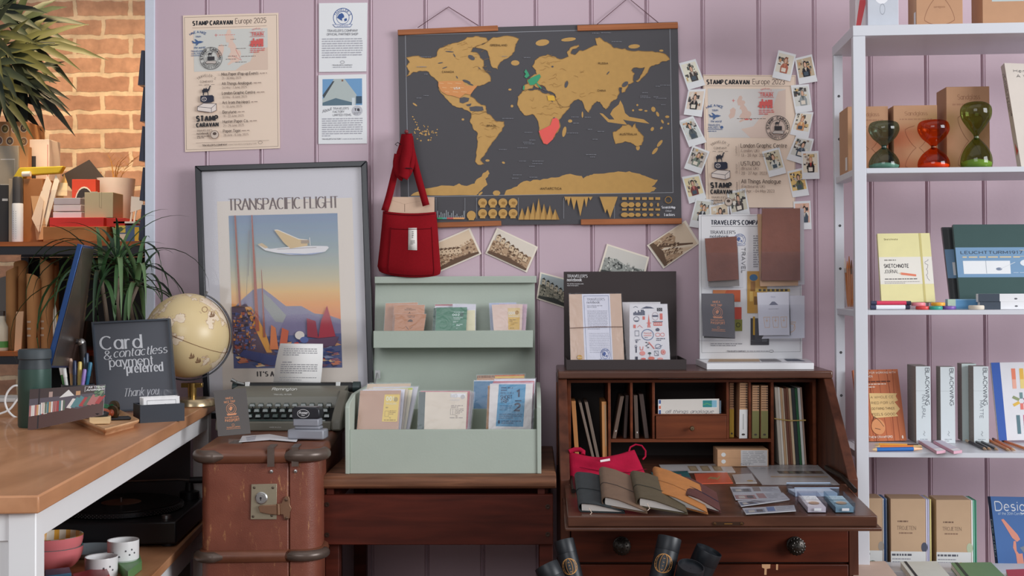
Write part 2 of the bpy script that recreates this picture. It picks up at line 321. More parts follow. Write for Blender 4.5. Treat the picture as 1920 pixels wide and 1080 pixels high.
# ================================================================ THE SETTING
PINK = M((190,167,177), .42, var=.05, sc=6, bump=.05, bsc=90)
def pink_wall():
    xs = [at(p, 100,0).x for p in (386,488,590.5,693,796,900,1003,1107,1211,1316,1421,1525,1630,1735,1841,1948,2055)]
    x0 = at(291,300,0).x; prof = [(x0,0)]
    for x in xs: prof += [(x-.004,0),(x-.002,.007),(x+.0005,.007),(x+.002,.0005),(x+.0045,-.0015),(x+.0072,.0005),(x+.0085,.003),(x+.0098,0)]
    prof.append((2.3,0)); b = MB(); n = len(prof); pts = []
    for z in (0,2.7):
        pts += [(x, y, z) for x, y in prof]
    b.add(pts, [(i, i+1, n+i+1, n+i) for i in range(n-1)], PINK)
    b.box((x0,.009,0),(2.3,.06,2.7), PINK)
    o = b.build('wall_back', smooth=60, kind='structure')
    t = MB(); a = at(272.5,300,0).x; t.box((a, -.006,0),(x0,.07,2.7), M((200,205,216), .45)); t.build('trim_1', bevel=.002, kind='structure')
    s = MB(); s.box((a+.012,.07,0),(x0+.1,1.28,2.7), M((150,122,100), .8)); s.build('wall_right', kind='structure')
pink_wall()
def brick_wall():
    m, nt, bs = newmat('brick'); tc = nt.nodes.new('ShaderNodeTexCoord'); mp = nt.nodes.new('ShaderNodeMapping')
    mp.inputs['Rotation'].default_value = (math.pi/2,0,0); mp.inputs['Location'].default_value = (.09,0.02,0)
    nz = nt.nodes.new('ShaderNodeTexNoise'); nz.inputs['Scale'].default_value = 16; nz.inputs['Detail'].default_value = 5
    mixv = nt.nodes.new('ShaderNodeMix'); mixv.data_type = 'RGBA'; mixv.blend_type = 'LINEAR_LIGHT'; mixv.inputs[0].default_value = .012
    br = nt.nodes.new('ShaderNodeTexBrick'); br.inputs['Scale'].default_value = 1.0
    br.inputs['Brick Width'].default_value = .222; br.inputs['Row Height'].default_value = .0745; br.inputs['Mortar Size'].default_value = .0098; br.inputs['Mortar Smooth'].default_value = .35; br.inputs['Bias'].default_value = -.1
    br.inputs['Color1'].default_value = (*alb((198,154,126)), 1); br.inputs['Color2'].default_value = (*alb((180,136,112)), 1); br.inputs['Mortar'].default_value = (*alb((226,202,170)), 1)
    n2 = nt.nodes.new('ShaderNodeTexNoise'); n2.inputs['Scale'].default_value = 24; n2.inputs['Detail'].default_value = 8
    rp = nt.nodes.new('ShaderNodeMapRange'); rp.inputs[1].default_value = .3; rp.inputs[2].default_value = .7; rp.inputs[3].default_value = .76; rp.inputs[4].default_value = 1.1
    mu = nt.nodes.new('ShaderNodeMix'); mu.data_type = 'RGBA'; mu.blend_type = 'MULTIPLY'; mu.inputs[0].default_value = 1
    L = nt.links.new
    L(tc.outputs['Object'], mp.inputs[0]); L(tc.outputs['Object'], nz.inputs['Vector']); L(mp.outputs[0], mixv.inputs[6]); L(nz.outputs['Color'], mixv.inputs[7]); L(mixv.outputs[2], br.inputs['Vector'])
    L(tc.outputs['Object'], n2.inputs['Vector']); L(n2.outputs['Fac'], rp.inputs[0]); L(br.outputs['Color'], mu.inputs[6]); L(rp.outputs[0], mu.inputs[7]); L(mu.outputs[2], bs.inputs['Base Color'])
    bs.inputs['Roughness'].default_value = .9
    ad = nt.nodes.new('ShaderNodeMath'); ad.operation = 'MULTIPLY_ADD'; ad.inputs[1].default_value = -1.0
    L(br.outputs['Fac'], ad.inputs[0]); sc_ = nt.nodes.new('ShaderNodeMath'); sc_.operation = 'MULTIPLY'; sc_.inputs[1].default_value = .9; L(n2.outputs['Fac'], sc_.inputs[0]); L(sc_.outputs[0], ad.inputs[2])
    bp = nt.nodes.new('ShaderNodeBump'); bp.inputs['Strength'].default_value = .5; bp.inputs['Distance'].default_value = .006; L(ad.outputs[0], bp.inputs['Height']); L(bp.outputs[0], bs.inputs['Normal'])
    b = MB(); b.box((-3.2,1.28,0),(-.9,1.4,2.9), m); b.build('wall_left', kind='structure')
brick_wall()
fb = MB(); fb.box((-3.2,-5.5,-.05),(2.6,1.3,0), WOOD((128,92,66),(92,62,44),(1.5,14,14), .5)); fb.build('floor', kind='structure')

# ================================================================ PAPERS ON THE WALL
PEACH = M((233,209,190), .85, var=.02); BROWNINK = (84,70,64)
BLUE_S, RED_S = (70,96,140),(206,92,88)
def camel(a, x, y, s, c=(36,38,50)):
    P = [(0,0),(1,-3),(1,-9),(-1,-12),(-2,-20),(3,-24),(6,-29),(10,-25),(14,-30),(18,-25),(22,-24),(25,-30),(27,-36),(33,-37),(34,-34),(30,-33),(29,-26),(26,-18),(22,-15),(22,-8),(23,0),(20,0),(19,-9),(17,-12),(8,-12),(5,-9),(5,-3),(4,0)]
    a.poly([(x+px*s, y+py*s) for px, py in P], c)
def stamp_pic(a, x, y, s):
    a.poly([(x, y-42*s),(x+4*s, y-52*s),(x+82*s, y-54*s),(x+92*s, y-44*s),(x+92*s, y-12*s),(x+70*s, y-2*s),(x+20*s, y-4*s),(x, y-14*s)], (40,44,62))
    a.poly([(x-20*s, y+22*s),(x+22*s, y),(x+108*s, y+6*s),(x+108*s, y+50*s),(x+74*s, y+64*s),(x-20*s, y+48*s)], (226,214,206))
    a.line([(x-20*s, y+22*s),(x+22*s, y),(x+108*s, y+6*s),(x+108*s, y+50*s),(x+74*s, y+64*s),(x-20*s, y+48*s),(x-20*s, y+22*s),(x+74*s, y+34*s),(x+108*s, y+6*s)], 3*s, (60,60,74)); a.line([(x+74*s, y+34*s),(x+74*s, y+64*s)], 3*s, (60,60,74))
    a.up(); a.ring(x+26*s, y-28*s, 16*s, 3*s, (220,210,205), ry=13*s); a.text('TC', x+26*s, y-21*s, 14*s, (220,210,205), al='c')
def plane_pic(a, x, y, s, c=BLUE_S):
    a.poly([(x, y),(x+12*s, y-7*s),(x+50*s, y-14*s),(x+76*s, y-8*s),(x+60*s, y),(x+30*s, y+5*s)], c); a.poly([(x+28*s, y-6*s),(x+14*s, y-26*s),(x+22*s, y-26*s),(x+46*s, y-8*s)], c); a.poly([(x+30*s, y),(x+22*s, y+16*s),(x+30*s, y+16*s),(x+46*s, y)], c); a.poly([(x+4*s, y-3*s),(x-4*s, y-16*s),(x+3*s, y-16*s),(x+14*s, y-6*s)], c)
def train_pic(a, x, y, c=RED_S):
    a.arctext("TRAVELER'S", x, y+52,52,9, c, 128,52); a.rect(x-50, y+18, x+50, y+20, c); a.text('TRAIN', x, y+44,20, c, W=78, al='c', bold=.2, serif=True)
    a.rect(x-50, y+50, x+50, y+52, c)
    a.rect(x-44, y+78, x+10, y+104, c); a.rect(x+10, y+66, x+40, y+104, c); a.poly([(x-56, y+112),(x-44, y+96),(x-44, y+112)], c); a.rect(x-30, y+62, x-20, y+80, c); a.rect(x-6, y+68, x+4, y+80, c)
    for k in (-34,-12,12,32): a.ell(x+k, y+112,9,9, c)
    a.lines(x-48, y+132, x+50,3,12,5, c)
def caravan_circle(a, x, y, r, c=(52,50,54)):
    a.ring(x, y, r, 3, c); a.ring(x, y, r*.66,2, c); a.arctext('STAMP CARAVAN', x, y, r*.7, r*.24, c, 190,-10, bold=.2); a.arctext("TRAVELER'S COMPANY", x, y, r*.93, r*.17, c, 205,335, inside=True, bold=.14)
    camel(a, x-r*.22, y-r*.15, r*.0125, c); a.rect(x-r*.3, y-r*.14, x+r*.34, y+r*.2, c); a.poly([(x-r*.45, y+r*.36),(x-r*.3, y+r*.24),(x+r*.5, y+r*.26),(x+r*.45, y+r*.52),(x-r*.45, y+r*.48)], (190,180,172)); a.line([(x-r*.45, y+r*.36),(x-r*.3, y+r*.24),(x+r*.5, y+r*.26),(x+r*.45, y+r*.52),(x-r*.45, y+r*.48),(x-r*.45, y+r*.36)], 2, c)
BRIT = [(0,0),(14,-4),(22,10),(16,26),(34,30),(40,42),(30,56),(44,72),(56,96),(74,104),(78,122),(66,140),(76,146),(60,158),(30,160),(6,172),(-4,168),(18,148),(8,142),(-2,138),(10,118),(18,108),(14,88),(2,84),(8,62),(-8,60),(-14,30),(-6,14)]
IRE = [(-62,74),(-40,60),(-24,72),(-28,96),(-36,116),(-62,126),(-72,108),(-60,92)]
def left_column(a, x, y, k=1.0):
    "traveller's camel on a rubber stamp with the two big words"
    a.arctext("TRAVELER'S", x, y+66*k, 76*k, 15*k, BROWNINK, 138,42)
    a.text('COMPANY', x, y+32*k, 13*k, BROWNINK, W=88*k, al='c'); a.text('JAPAN', x, y+52*k, 8*k, BROWNINK, al='c', bold=.16); a.rect(x-54*k, y+46*k, x-30*k, y+48*k, BROWNINK); a.rect(x+30*k, y+46*k, x+54*k, y+48*k, BROWNINK)
    camel(a, x-28*k, y+118*k, 1.72*k); stamp_pic(a, x-44*k, y+172*k, 1.0*k)
    a.text('STAMP', x-70*k, y+296*k, 42*k, (38,38,42), W=140*k, bold=.27, thin=.22); a.text('CARAVAN', x-72*k, y+334*k, 32*k, (38,38,42), W=146*k, bold=.25, thin=.2)
    a.text("TRAVELER'S", x-70*k, y+362*k, 12*k, BROWNINK, W=104*k, serif=True, bold=.18, thin=.08); a.text('notebook', x-70*k, y+382*k, 14*k, BROWNINK, W=76*k, serif=True, bold=.2, thin=.1); a.lines(x-70*k, y+394*k, x+16*k, 2,10*k, 4*k, BROWNINK)
    a.ell(x+50*k, y+386*k, 27*k, 27*k, (206,190,176)); a.up(); a.ring(x+50*k, y+386*k, 27*k, 3*k, BROWNINK); a.ell(x+50*k, y+380*k, 13*k, 10*k, BROWNINK)
WP = PY(-.0035)
def art25(a):
    a.line([(60,112),(682,112),(682,1008),(60,1008),(60,112)], 2.2, (120,104,94))
    a.text('STAMP CARAVAN', 117,171,34, (40,40,44), W=266, bold=.25, thin=.19); a.text('Europe 2025', 404,163,34, (110,94,86), W=208, bold=.11)
    a.rect(112,184,614,186, (140,122,110)); a.rect(120,200,620,482, (204,204,198)); a.up()
    a.poly([(400,482),(440,450),(500,425),(530,360),(620,330),(620,482)], (214,190,172)); a.poly([(350+1.15*x, 205+1.42*y*.98) for x, y in BRIT], (220,192,176)); a.poly([(352+1.1*x, 215+1.4*y) for x, y in IRE], (220,192,176)); a.up()
    a.line([(262,238),(284,238)], 3, RED_S); a.line([(272,228),(272,250)], 3, RED_S); a.lines(292,238,400,1,5,5, (214,150,138), last=1); a.line([(404,340),(442,414),(380,380)], 2.5, RED_S)
    for x, y, w in ((370,270,40),(290,310,56),(404,334,70),(440,388,100),(350,384,60),(336,404,70),(400,426,80)): a.lines(x, y, x+w, 1,5,4, (120,110,105), last=1)
    a.arctext('HAVE A NICE', 152,320,98,17, BLUE_S, 122,60, bold=.16); a.text('TRIP!', 152,252,12, BLUE_S, al='c', bold=.16); plane_pic(a, 112,288,1); a.text('the world', 122,326,14, BLUE_S, slant=.3, bold=.14); a.text("TRAVELER'S", 102,350,12, BLUE_S, W=84, bold=.14); a.text('AIRLINES', 104,366,11, BLUE_S, W=74, bold=.14); a.rect(102,372,170,375, BLUE_S)
    train_pic(a, 552,206); a.up(); caravan_circle(a, 237,395,75)
    left_column(a, 207,528)
    rows = [('Miss Paper (Pop-up Event)', 245, '21 - 30 May, 2025', 130),('All Things Analogue', 201, '24 May - 1 June, 2025', 166),('London Graphic Centre', 222, '31 May - 8 June, 2025', 166),('Art from the Heart', 184, '1 - 10 June, 2025', 130),('Berylune', 92, '19 - 22 June, 2025', 140),('Hunter Paper Co.', 172, '21 - 29 June, 2025', 140),('Paper Tiger', 118, '28 June - 6 July, 2025', 168)]
    for i, (t, w, d, dw) in enumerate(rows):
        y = 517+i*64.3; a.text(t, 310+i*1, y, 19, BROWNINK, W=w, bold=.15); a.text(d, 312+i, y+25,14, (128,108,98), W=dw, bold=.12); a.lines(310+w+14, y-8,310+w+66,1,5,5, (150,130,118), last=1)
    a.rect(130,966,626,968, (140,122,110)); a.text("TRAVELER'S COMPANY", 172,992,13, BROWNINK, W=170, bold=.2); a.text('www.travelers-company.com', 350,990,10, (140,122,110), W=190, bold=.12); a.ring(566,980,14,2, BROWNINK, ry=9)
card('wall_poster', 'peach event poster dated 2025 pinned high on the pink wall near its left end', 'poster', [(343,29),(522,24),(525,278),(347,285)], WP, .0012, PEACH, art25, (50,98,695,1022))
def globe_logo(a, x, y, r, c):
    a.ring(x, y, r, r*.07, c); a.ring(x, y, r*.66, r*.05, c); a.arctext("TRAVELER'S", x, y, r*.7, r*.24, c, 165,15, bold=.14)
    a.poly([(x-r*.6, y),(x-r*.4, y-r*.35),(x-r*.1, y-r*.5),(x+r*.1, y-r*.3),(x+r*.15, y-r*.05),(x-r*.1, y+r*.1),(x-r*.05, y+r*.35),(x-r*.3, y+r*.2)], c); a.poly([(x+r*.15, y+r*.15),(x+r*.4, y+r*.05),(x+r*.45, y+r*.3),(x+r*.2, y+r*.4)], c)
    a.poly([(x-r*1.05, y+r*.72),(x+r*1.0, y+r*.72),(x+r*.8, y+r*1.0),(x-r*.8, y+r*1.0)], (222,224,230)); a.up(); a.line([(x-r*1.05, y+r*.72),(x+r*1.0, y+r*.72),(x+r*.8, y+r*1.0),(x-r*.8, y+r*1.0),(x-r*1.05, y+r*.72)], r*.05, c); a.text('COMPANY', x, y+r*.94, r*.16, c, al='c', W=r*1.2)
CARDW = M((226,228,236), .6, var=.015); GREY = (120,120,126)
def artA(a):
    globe_logo(a, 1126,118,64, (62,92,150)); a.text("TRAVELER'S COMPANY", 1022,214,15, GREY, W=206, bold=.13); a.text('OFFICIAL PARTNER SHOP', 1020,238,15, GREY, W=210, bold=.13)
    a.lines(988,262,1262,9,15.6,6, (168,168,176), last=.6); a.ring(1126,420,14,2, GREY, ry=9); a.text("TRAVELER'S COMPANY", 1058,445,9, GREY, W=136, bold=.17); a.lines(1062,454,1192,1,5,4, (160,160,168), last=1)
card('wall_card', 'white card with a round blue emblem above the card showing a photo', 'card', [(598,6),(689,5),(687,134),(598,135)], WP, .002, CARDW, artA, (965,18,1290,485))
def artB(a):
    a.rect(990,530,1260,710, (112,156,196)); a.up(); a.poly([(1068,530),(1140,530),(1222,640),(1216,710),(990,710),(990,670)], (176,186,184)); a.poly([(990,690),(1080,660),(1190,690),(1200,710),(990,710)], (92,116,130)); a.poly([(990,640),(1060,545),(1072,545),(1000,660)], (70,78,84)); a.up(); a.rect(1190,660,1210,710, (206,214,218)); a.rect(1218,650,1258,700, (60,84,104)); a.rect(1120,536,1132,548, (130,96,74))
    a.text('About', 990,760,20, GREY, slant=.3, rot=-18); a.text("TRAVELER'S", 1062,738,14, GREY, W=106, bold=.13); a.text('FACTORY', 1062,760,14, GREY, W=76, bold=.13); a.text('LIMITED ITEMS', 1062,782,14, GREY, W=122, bold=.13)
    a.ell(1226,748,36,34, (188,190,196)); a.up(); a.text('TF', 1208,752,20, (60,60,66), bold=.26); a.rect(1232,734,1242,752, (60,60,66)); a.lines(1202,762,1250,2,8,3, GREY)
    a.lines(988,800,1262,9,14.4,6, (168,168,176), last=.2); a.text("TRAVELER'S FACTORY", 988,942,9, GREY, W=130, bold=.18); a.lines(1126,938,1260,1,5,4, (160,160,168), last=1)
card('wall_card', 'white card with a photo of a grey building above small grey text', 'card', [(597,141),(687,139),(688,269),(597,270)], WP, .002, CARDW, artB, (962,502,1290,970))
def art23(a):
    a.line([(165,210),(746,212),(748,1044),(182,1044),(165,210)], 2, (150,130,118))
    a.text('STAMP CARAVAN', 187,268,33, (40,40,44), W=268, bold=.25, thin=.19); a.text('Europe 2023', 478,263,32, (110,94,86), W=204, bold=.11); a.rect(180,274,720,276, (140,122,110))
    a.rect(190,293,688,603, (206,202,198)); a.up(); a.poly([(400,548),(480,530),(520,480),(600,430),(640,310),(688,296),(688,603),(460,603)], (214,192,178)); a.poly([(390+1.0*x, 340+.96*y) for x, y in BRIT], (206,178,164)); a.poly([(392+1.0*x, 345+1.1*y) for x, y in IRE], (206,178,164)); a.up()
    a.line([(344,368),(364,368)], 3, RED_S); a.line([(353,358),(353,378)], 3, RED_S); a.lines(374,482,560,1,5,4, (120,110,105), last=1); a.ell(436,486,14,4, RED_S); a.ell(464,488,8,4, RED_S)
    a.arctext('HAVE A NICE', 234,500,92,17, BLUE_S, 122,60, bold=.16); a.text('TRIP!', 234,438,13, BLUE_S, al='c', bold=.16); plane_pic(a, 196,472,1); a.text('the world', 204,506,13, BLUE_S, slant=.3, bold=.14); a.text("TRAVELER'S", 186,530,12, BLUE_S, W=78, bold=.14); a.text('AIRLINES', 186,545,11, BLUE_S, W=68, bold=.14); a.ell(275,537,10,9, BLUE_S); a.rect(184,549,280,552, BLUE_S); a.lines(186,562,276,1,5,4, BLUE_S)
    train_pic(a, 563,296); a.up(); caravan_circle(a, 636,540,76)
    left_column(a, 261,646,.94)
    for i, (t, w, p, pw, d, dw, s) in enumerate([('London Graphic Centre', 298, '(London, UK)', 118, '13 - 20 Apr. 2023', 165, 'London'),('USTUDIO', 122, '(Bristol, UK)', 112, '20 - 27 Apr. 2023', 165, 'Bristol'),('All Things Analogue', 258, '(Eastbourne, UK)', 154, '28 Apr. - 04 May 2023', 214, 'Eastbourne')]):
        y = 668+i*113; a.text(t, 394, y-2,25, BROWNINK, W=w, bold=.13); a.text(p, 394, y+26,17, (128,108,98), W=pw, bold=.12); a.text(d, 396, y+55,17, (128,108,98), W=dw, bold=.12); a.text(s, 370, y+46,14, (160,140,128), rot=-90, W=56); a.line([(380, y-22),(382, y+52)], 1.6, (150,130,118))
card('wall_poster', 'peach event poster dated 2023 ringed by small instant photos, right of the map', 'poster', [(1318,140),(1492,141),(1491,389),(1324,389)], PY(-.004), .0012, PEACH, art23, (162,205,752,1043))
# ---------------------------------------------------------------- instant photos
SKIN = (214,172,146)
def pola_art(bgc, dark, mid, px, hairc, pose):
    def f(a):
        x0, y0, x1, y1 = 8,8,92,76
        a.rect(x0, y0, x1, y1, bgc, r=.3); a.up(); r = random.Random(int(px*13+pose*7))
        for _ in range(22): 
            u, w = r.uniform(x0, x1-18), r.uniform(y0, y1-18); a.rect(u, w, u+r.uniform(4,18), w+r.uniform(3,14), r.choice([(90,84,80),(206,176,120),(72,80,76),(226,220,208),(150,130,116),(196,150,110),(60,58,60),(190,180,170)]), r=.3)
            a.h += .00001
        a.up(); a.poly([(px-19, y1),(px-21,54),(px-11,42),(px+11,42),(px+21,54),(px+19, y1)], dark, r=.3)
        a.ell(px, 30,10,13, hairc, n=14, r=.3); a.up(); a.ell(px, 32,7,9.5, SKIN, n=14, r=.3); a.poly([(px-7,42),(px+7,42),(px, 58)], mid, r=.3); a.rect(px-14,58, px+10,72, (226,216,200) if pose % 2 else (70,84,96), r=.3)
    return f
c1 = crop(1270,80,3.375)
POL = [
 ([(10,130),(115,103),(178,268),(68,300)], (236,226,206),(70,62,56),(200,190,180), 55, (60,44,36), 'topmost one left of the peach poster, person with long dark hair'),
 ([(70,298),(180,292),(155,470),(40,455)], (222,206,190),(36,34,36),(180,160,150), 46, (44,36,34), 'second one down left of the peach poster, two-person shot'),
 ([(8,495),(100,462),(185,630),(75,662)], (206,210,206),(88,96,96),(64,70,74), 50, (36,30,30), 'third one down left of the peach poster, smiling person close up'),
 ([(98,648),(205,690),(150,832),(42,795)], (196,186,176),(120,132,118),(60,58,56), 50, (92,70,54), 'fourth one down left of the peach poster, person at dark shelves'),
 ([(28,850),(140,830),(185,985),(75,1020)], (232,214,170),(120,62,60),(206,120,110), 48, (40,32,30), 'fifth one down left of the peach poster, yellow and red scene'),
 ([(640,47),(752,75),(715,245),(600,220)], (222,216,200),(176,102,80),(196,130,100), 52, (120,64,44), 'top one over the poster corner, person in rust red'),
 ([(742,100),(852,73),(887,245),(770,265)], (196,178,150),(34,34,40),(210,196,176), 50, (40,34,32), 'upper right one beyond the poster corner, person in black holding a bag'),
 ([(718,270),(832,262),(855,432),(748,447)], (214,214,206),(150,156,156),(96,104,104), 56, (130,126,118), 'grey one at the right edge of the poster map'),
 ([(755,435),(862,440),(830,605),(712,580)], (226,218,200),(206,150,100),(230,196,150), 45, (166,112,66), 'pale orange one right of the round camel mark'),
 ([(752,588),(865,610),(825,780),(690,738)], (206,206,198),(66,78,92),(120,130,140), 52, (38,34,34), 'one with a person in a blue jacket, lower right of the poster'),
 ([(695,815),(800,790),(835,965),(730,980)], (226,190,120),(96,104,76),(60,56,50), 56, (40,32,28), 'one with a person in olive green near the poster foot'),
 ([(785,688),(893,685),(900,862),(790,865)], (226,216,196),(30,28,30),(160,60,56), 52, (188,140,92), 'upright one at far right, fair-haired person in black'),
 ([(535,690),(645,660),(690,825),(582,852)], (206,196,170),(206,206,196),(70,76,80), 50, (84,62,48), 'one lying over the poster print, person in a pale jumper'),
 ([(118,984),(232,994),(184,1180),(74,1164)], (206,206,196),(56,60,66),(200,200,200), 56, (50,40,36), 'bottom left one with a seated person, by the poster foot'),
 ([(202,1030),(324,1000),(336,1180),(212,1190)], (214,196,170),(64,70,74),(190,170,160), 54, (40,34,34), 'one partly under the next, dark-capped person at the poster foot'),
 ([(312,945),(430,920),(462,1090),(345,1120)], (206,200,180),(72,66,64),(150,120,110), 52, (76,58,46), 'one above the white display panel top'),
 ([(735,1005),(842,1000),(850,1180),(742,1184)], (222,180,160),(72,84,96),(200,190,180), 62, (60,44,40), 'lowest one at right, beside the tall brown notebook')]
for i, (cs, bg, dk, md, px, hr, lb) in enumerate(POL):
    card('instant_photo', 'instant photo, '+lb, 'photo', c1(*cs), PY(-.0060-.0016*(i % 2)-(.0017*2 if i in (11,12,14) else 0)), .0008, CARDW, pola_art(bg, dk, md, px, hr, i), group='instant photos round the peach poster', printname='picture')
# ---------------------------------------------------------------- old postcards
def old_art(seed, sky, tones, kind):
    def f(a):
        r = random.Random(seed); a.rect(4,5,96,95, sky, r=.5); a.up()
        a.poly([(4,45),(30,38),(60,52),(96,44),(96,95),(4,95)], tones[1], r=.5); a.up()
        if kind == 'road':
            a.poly([(4,95),(20,95),(88,14),(84,12)], tones[0]); a.poly([(34,95),(60,95),(96,30),(96,18)], tones[2]); a.poly([(22,95),(32,95),(92,16),(90,14)], (226,212,190))
        for k in range(120):
            u = r.uniform(5,90); w = 40+r.uniform(0,50)*(1 if kind != 'row' else .9); q = r.uniform(1,4.5)
            a.poly([(u, w),(u+q, w-r.uniform(0,5)),(min(96, u+q*1.6), w+r.uniform(1,5)),(u+q*.5, w+r.uniform(2,6))], r.choice(tones)); a.h += .000006
        if kind in ('row', 'town'):
            for k in range(7):
                u = 8+k*(12 if kind == 'row' else 8); w = 24+k*4.5; a.rect(u, w, u+9, w+17, tones[2]); a.poly([(u-1, w),(u+4.5, w-8),(u+10, w)], tones[0]); a.rect(u+2, w+4, u+4, w+9, tones[0]); a.h += .00001
        a.poly([(4,86),(50,78),(96,88),(96,95),(4,95)], tones[0])
    return f
SEP = [(96,72,54),(176,146,116),(206,182,152),(130,100,76)]; GRY = [(60,62,60),(150,152,146),(196,196,188),(100,104,100)]
for cs, sky, tn, kd, lb in [
 ([(798,463),(881,427),(903,476),(820,512)], (214,192,164), SEP, 'town', 'sepia postcard sticking out behind the red bag'),
 ([(932,427),(1009,463),(988,511),(910,475)], (216,206,192), SEP, 'row', 'sepia postcard with a row of houses over a beach, above the green rack'),
 ([(1138,457),(1217.5,482),(1204,538),(1122,512)], (202,198,190), GRY, 'field', 'black and white postcard half behind the dark brown display board'),
 ([(1285.5,413),(1312,456),(1244,503.6),(1213,460)], (214,194,168), SEP, 'road', 'tilted sepia postcard of a long straight road under the map corner'),
 ([(1013,510),(1082,528),(1072,582),(1006,560)], (160,170,172), [(46,48,44),(130,126,110),(176,166,146),(84,84,72)], 'row', 'dark postcard of a building between green rack and brown board')]:
    card('old_postcard', lb, 'postcard', cs, PY(-.0035), .0008, M((228,218,202), .6), old_art(int(cs[0][0]), sky, tn, kd), group='old postcards on the pink wall', printname='picture')
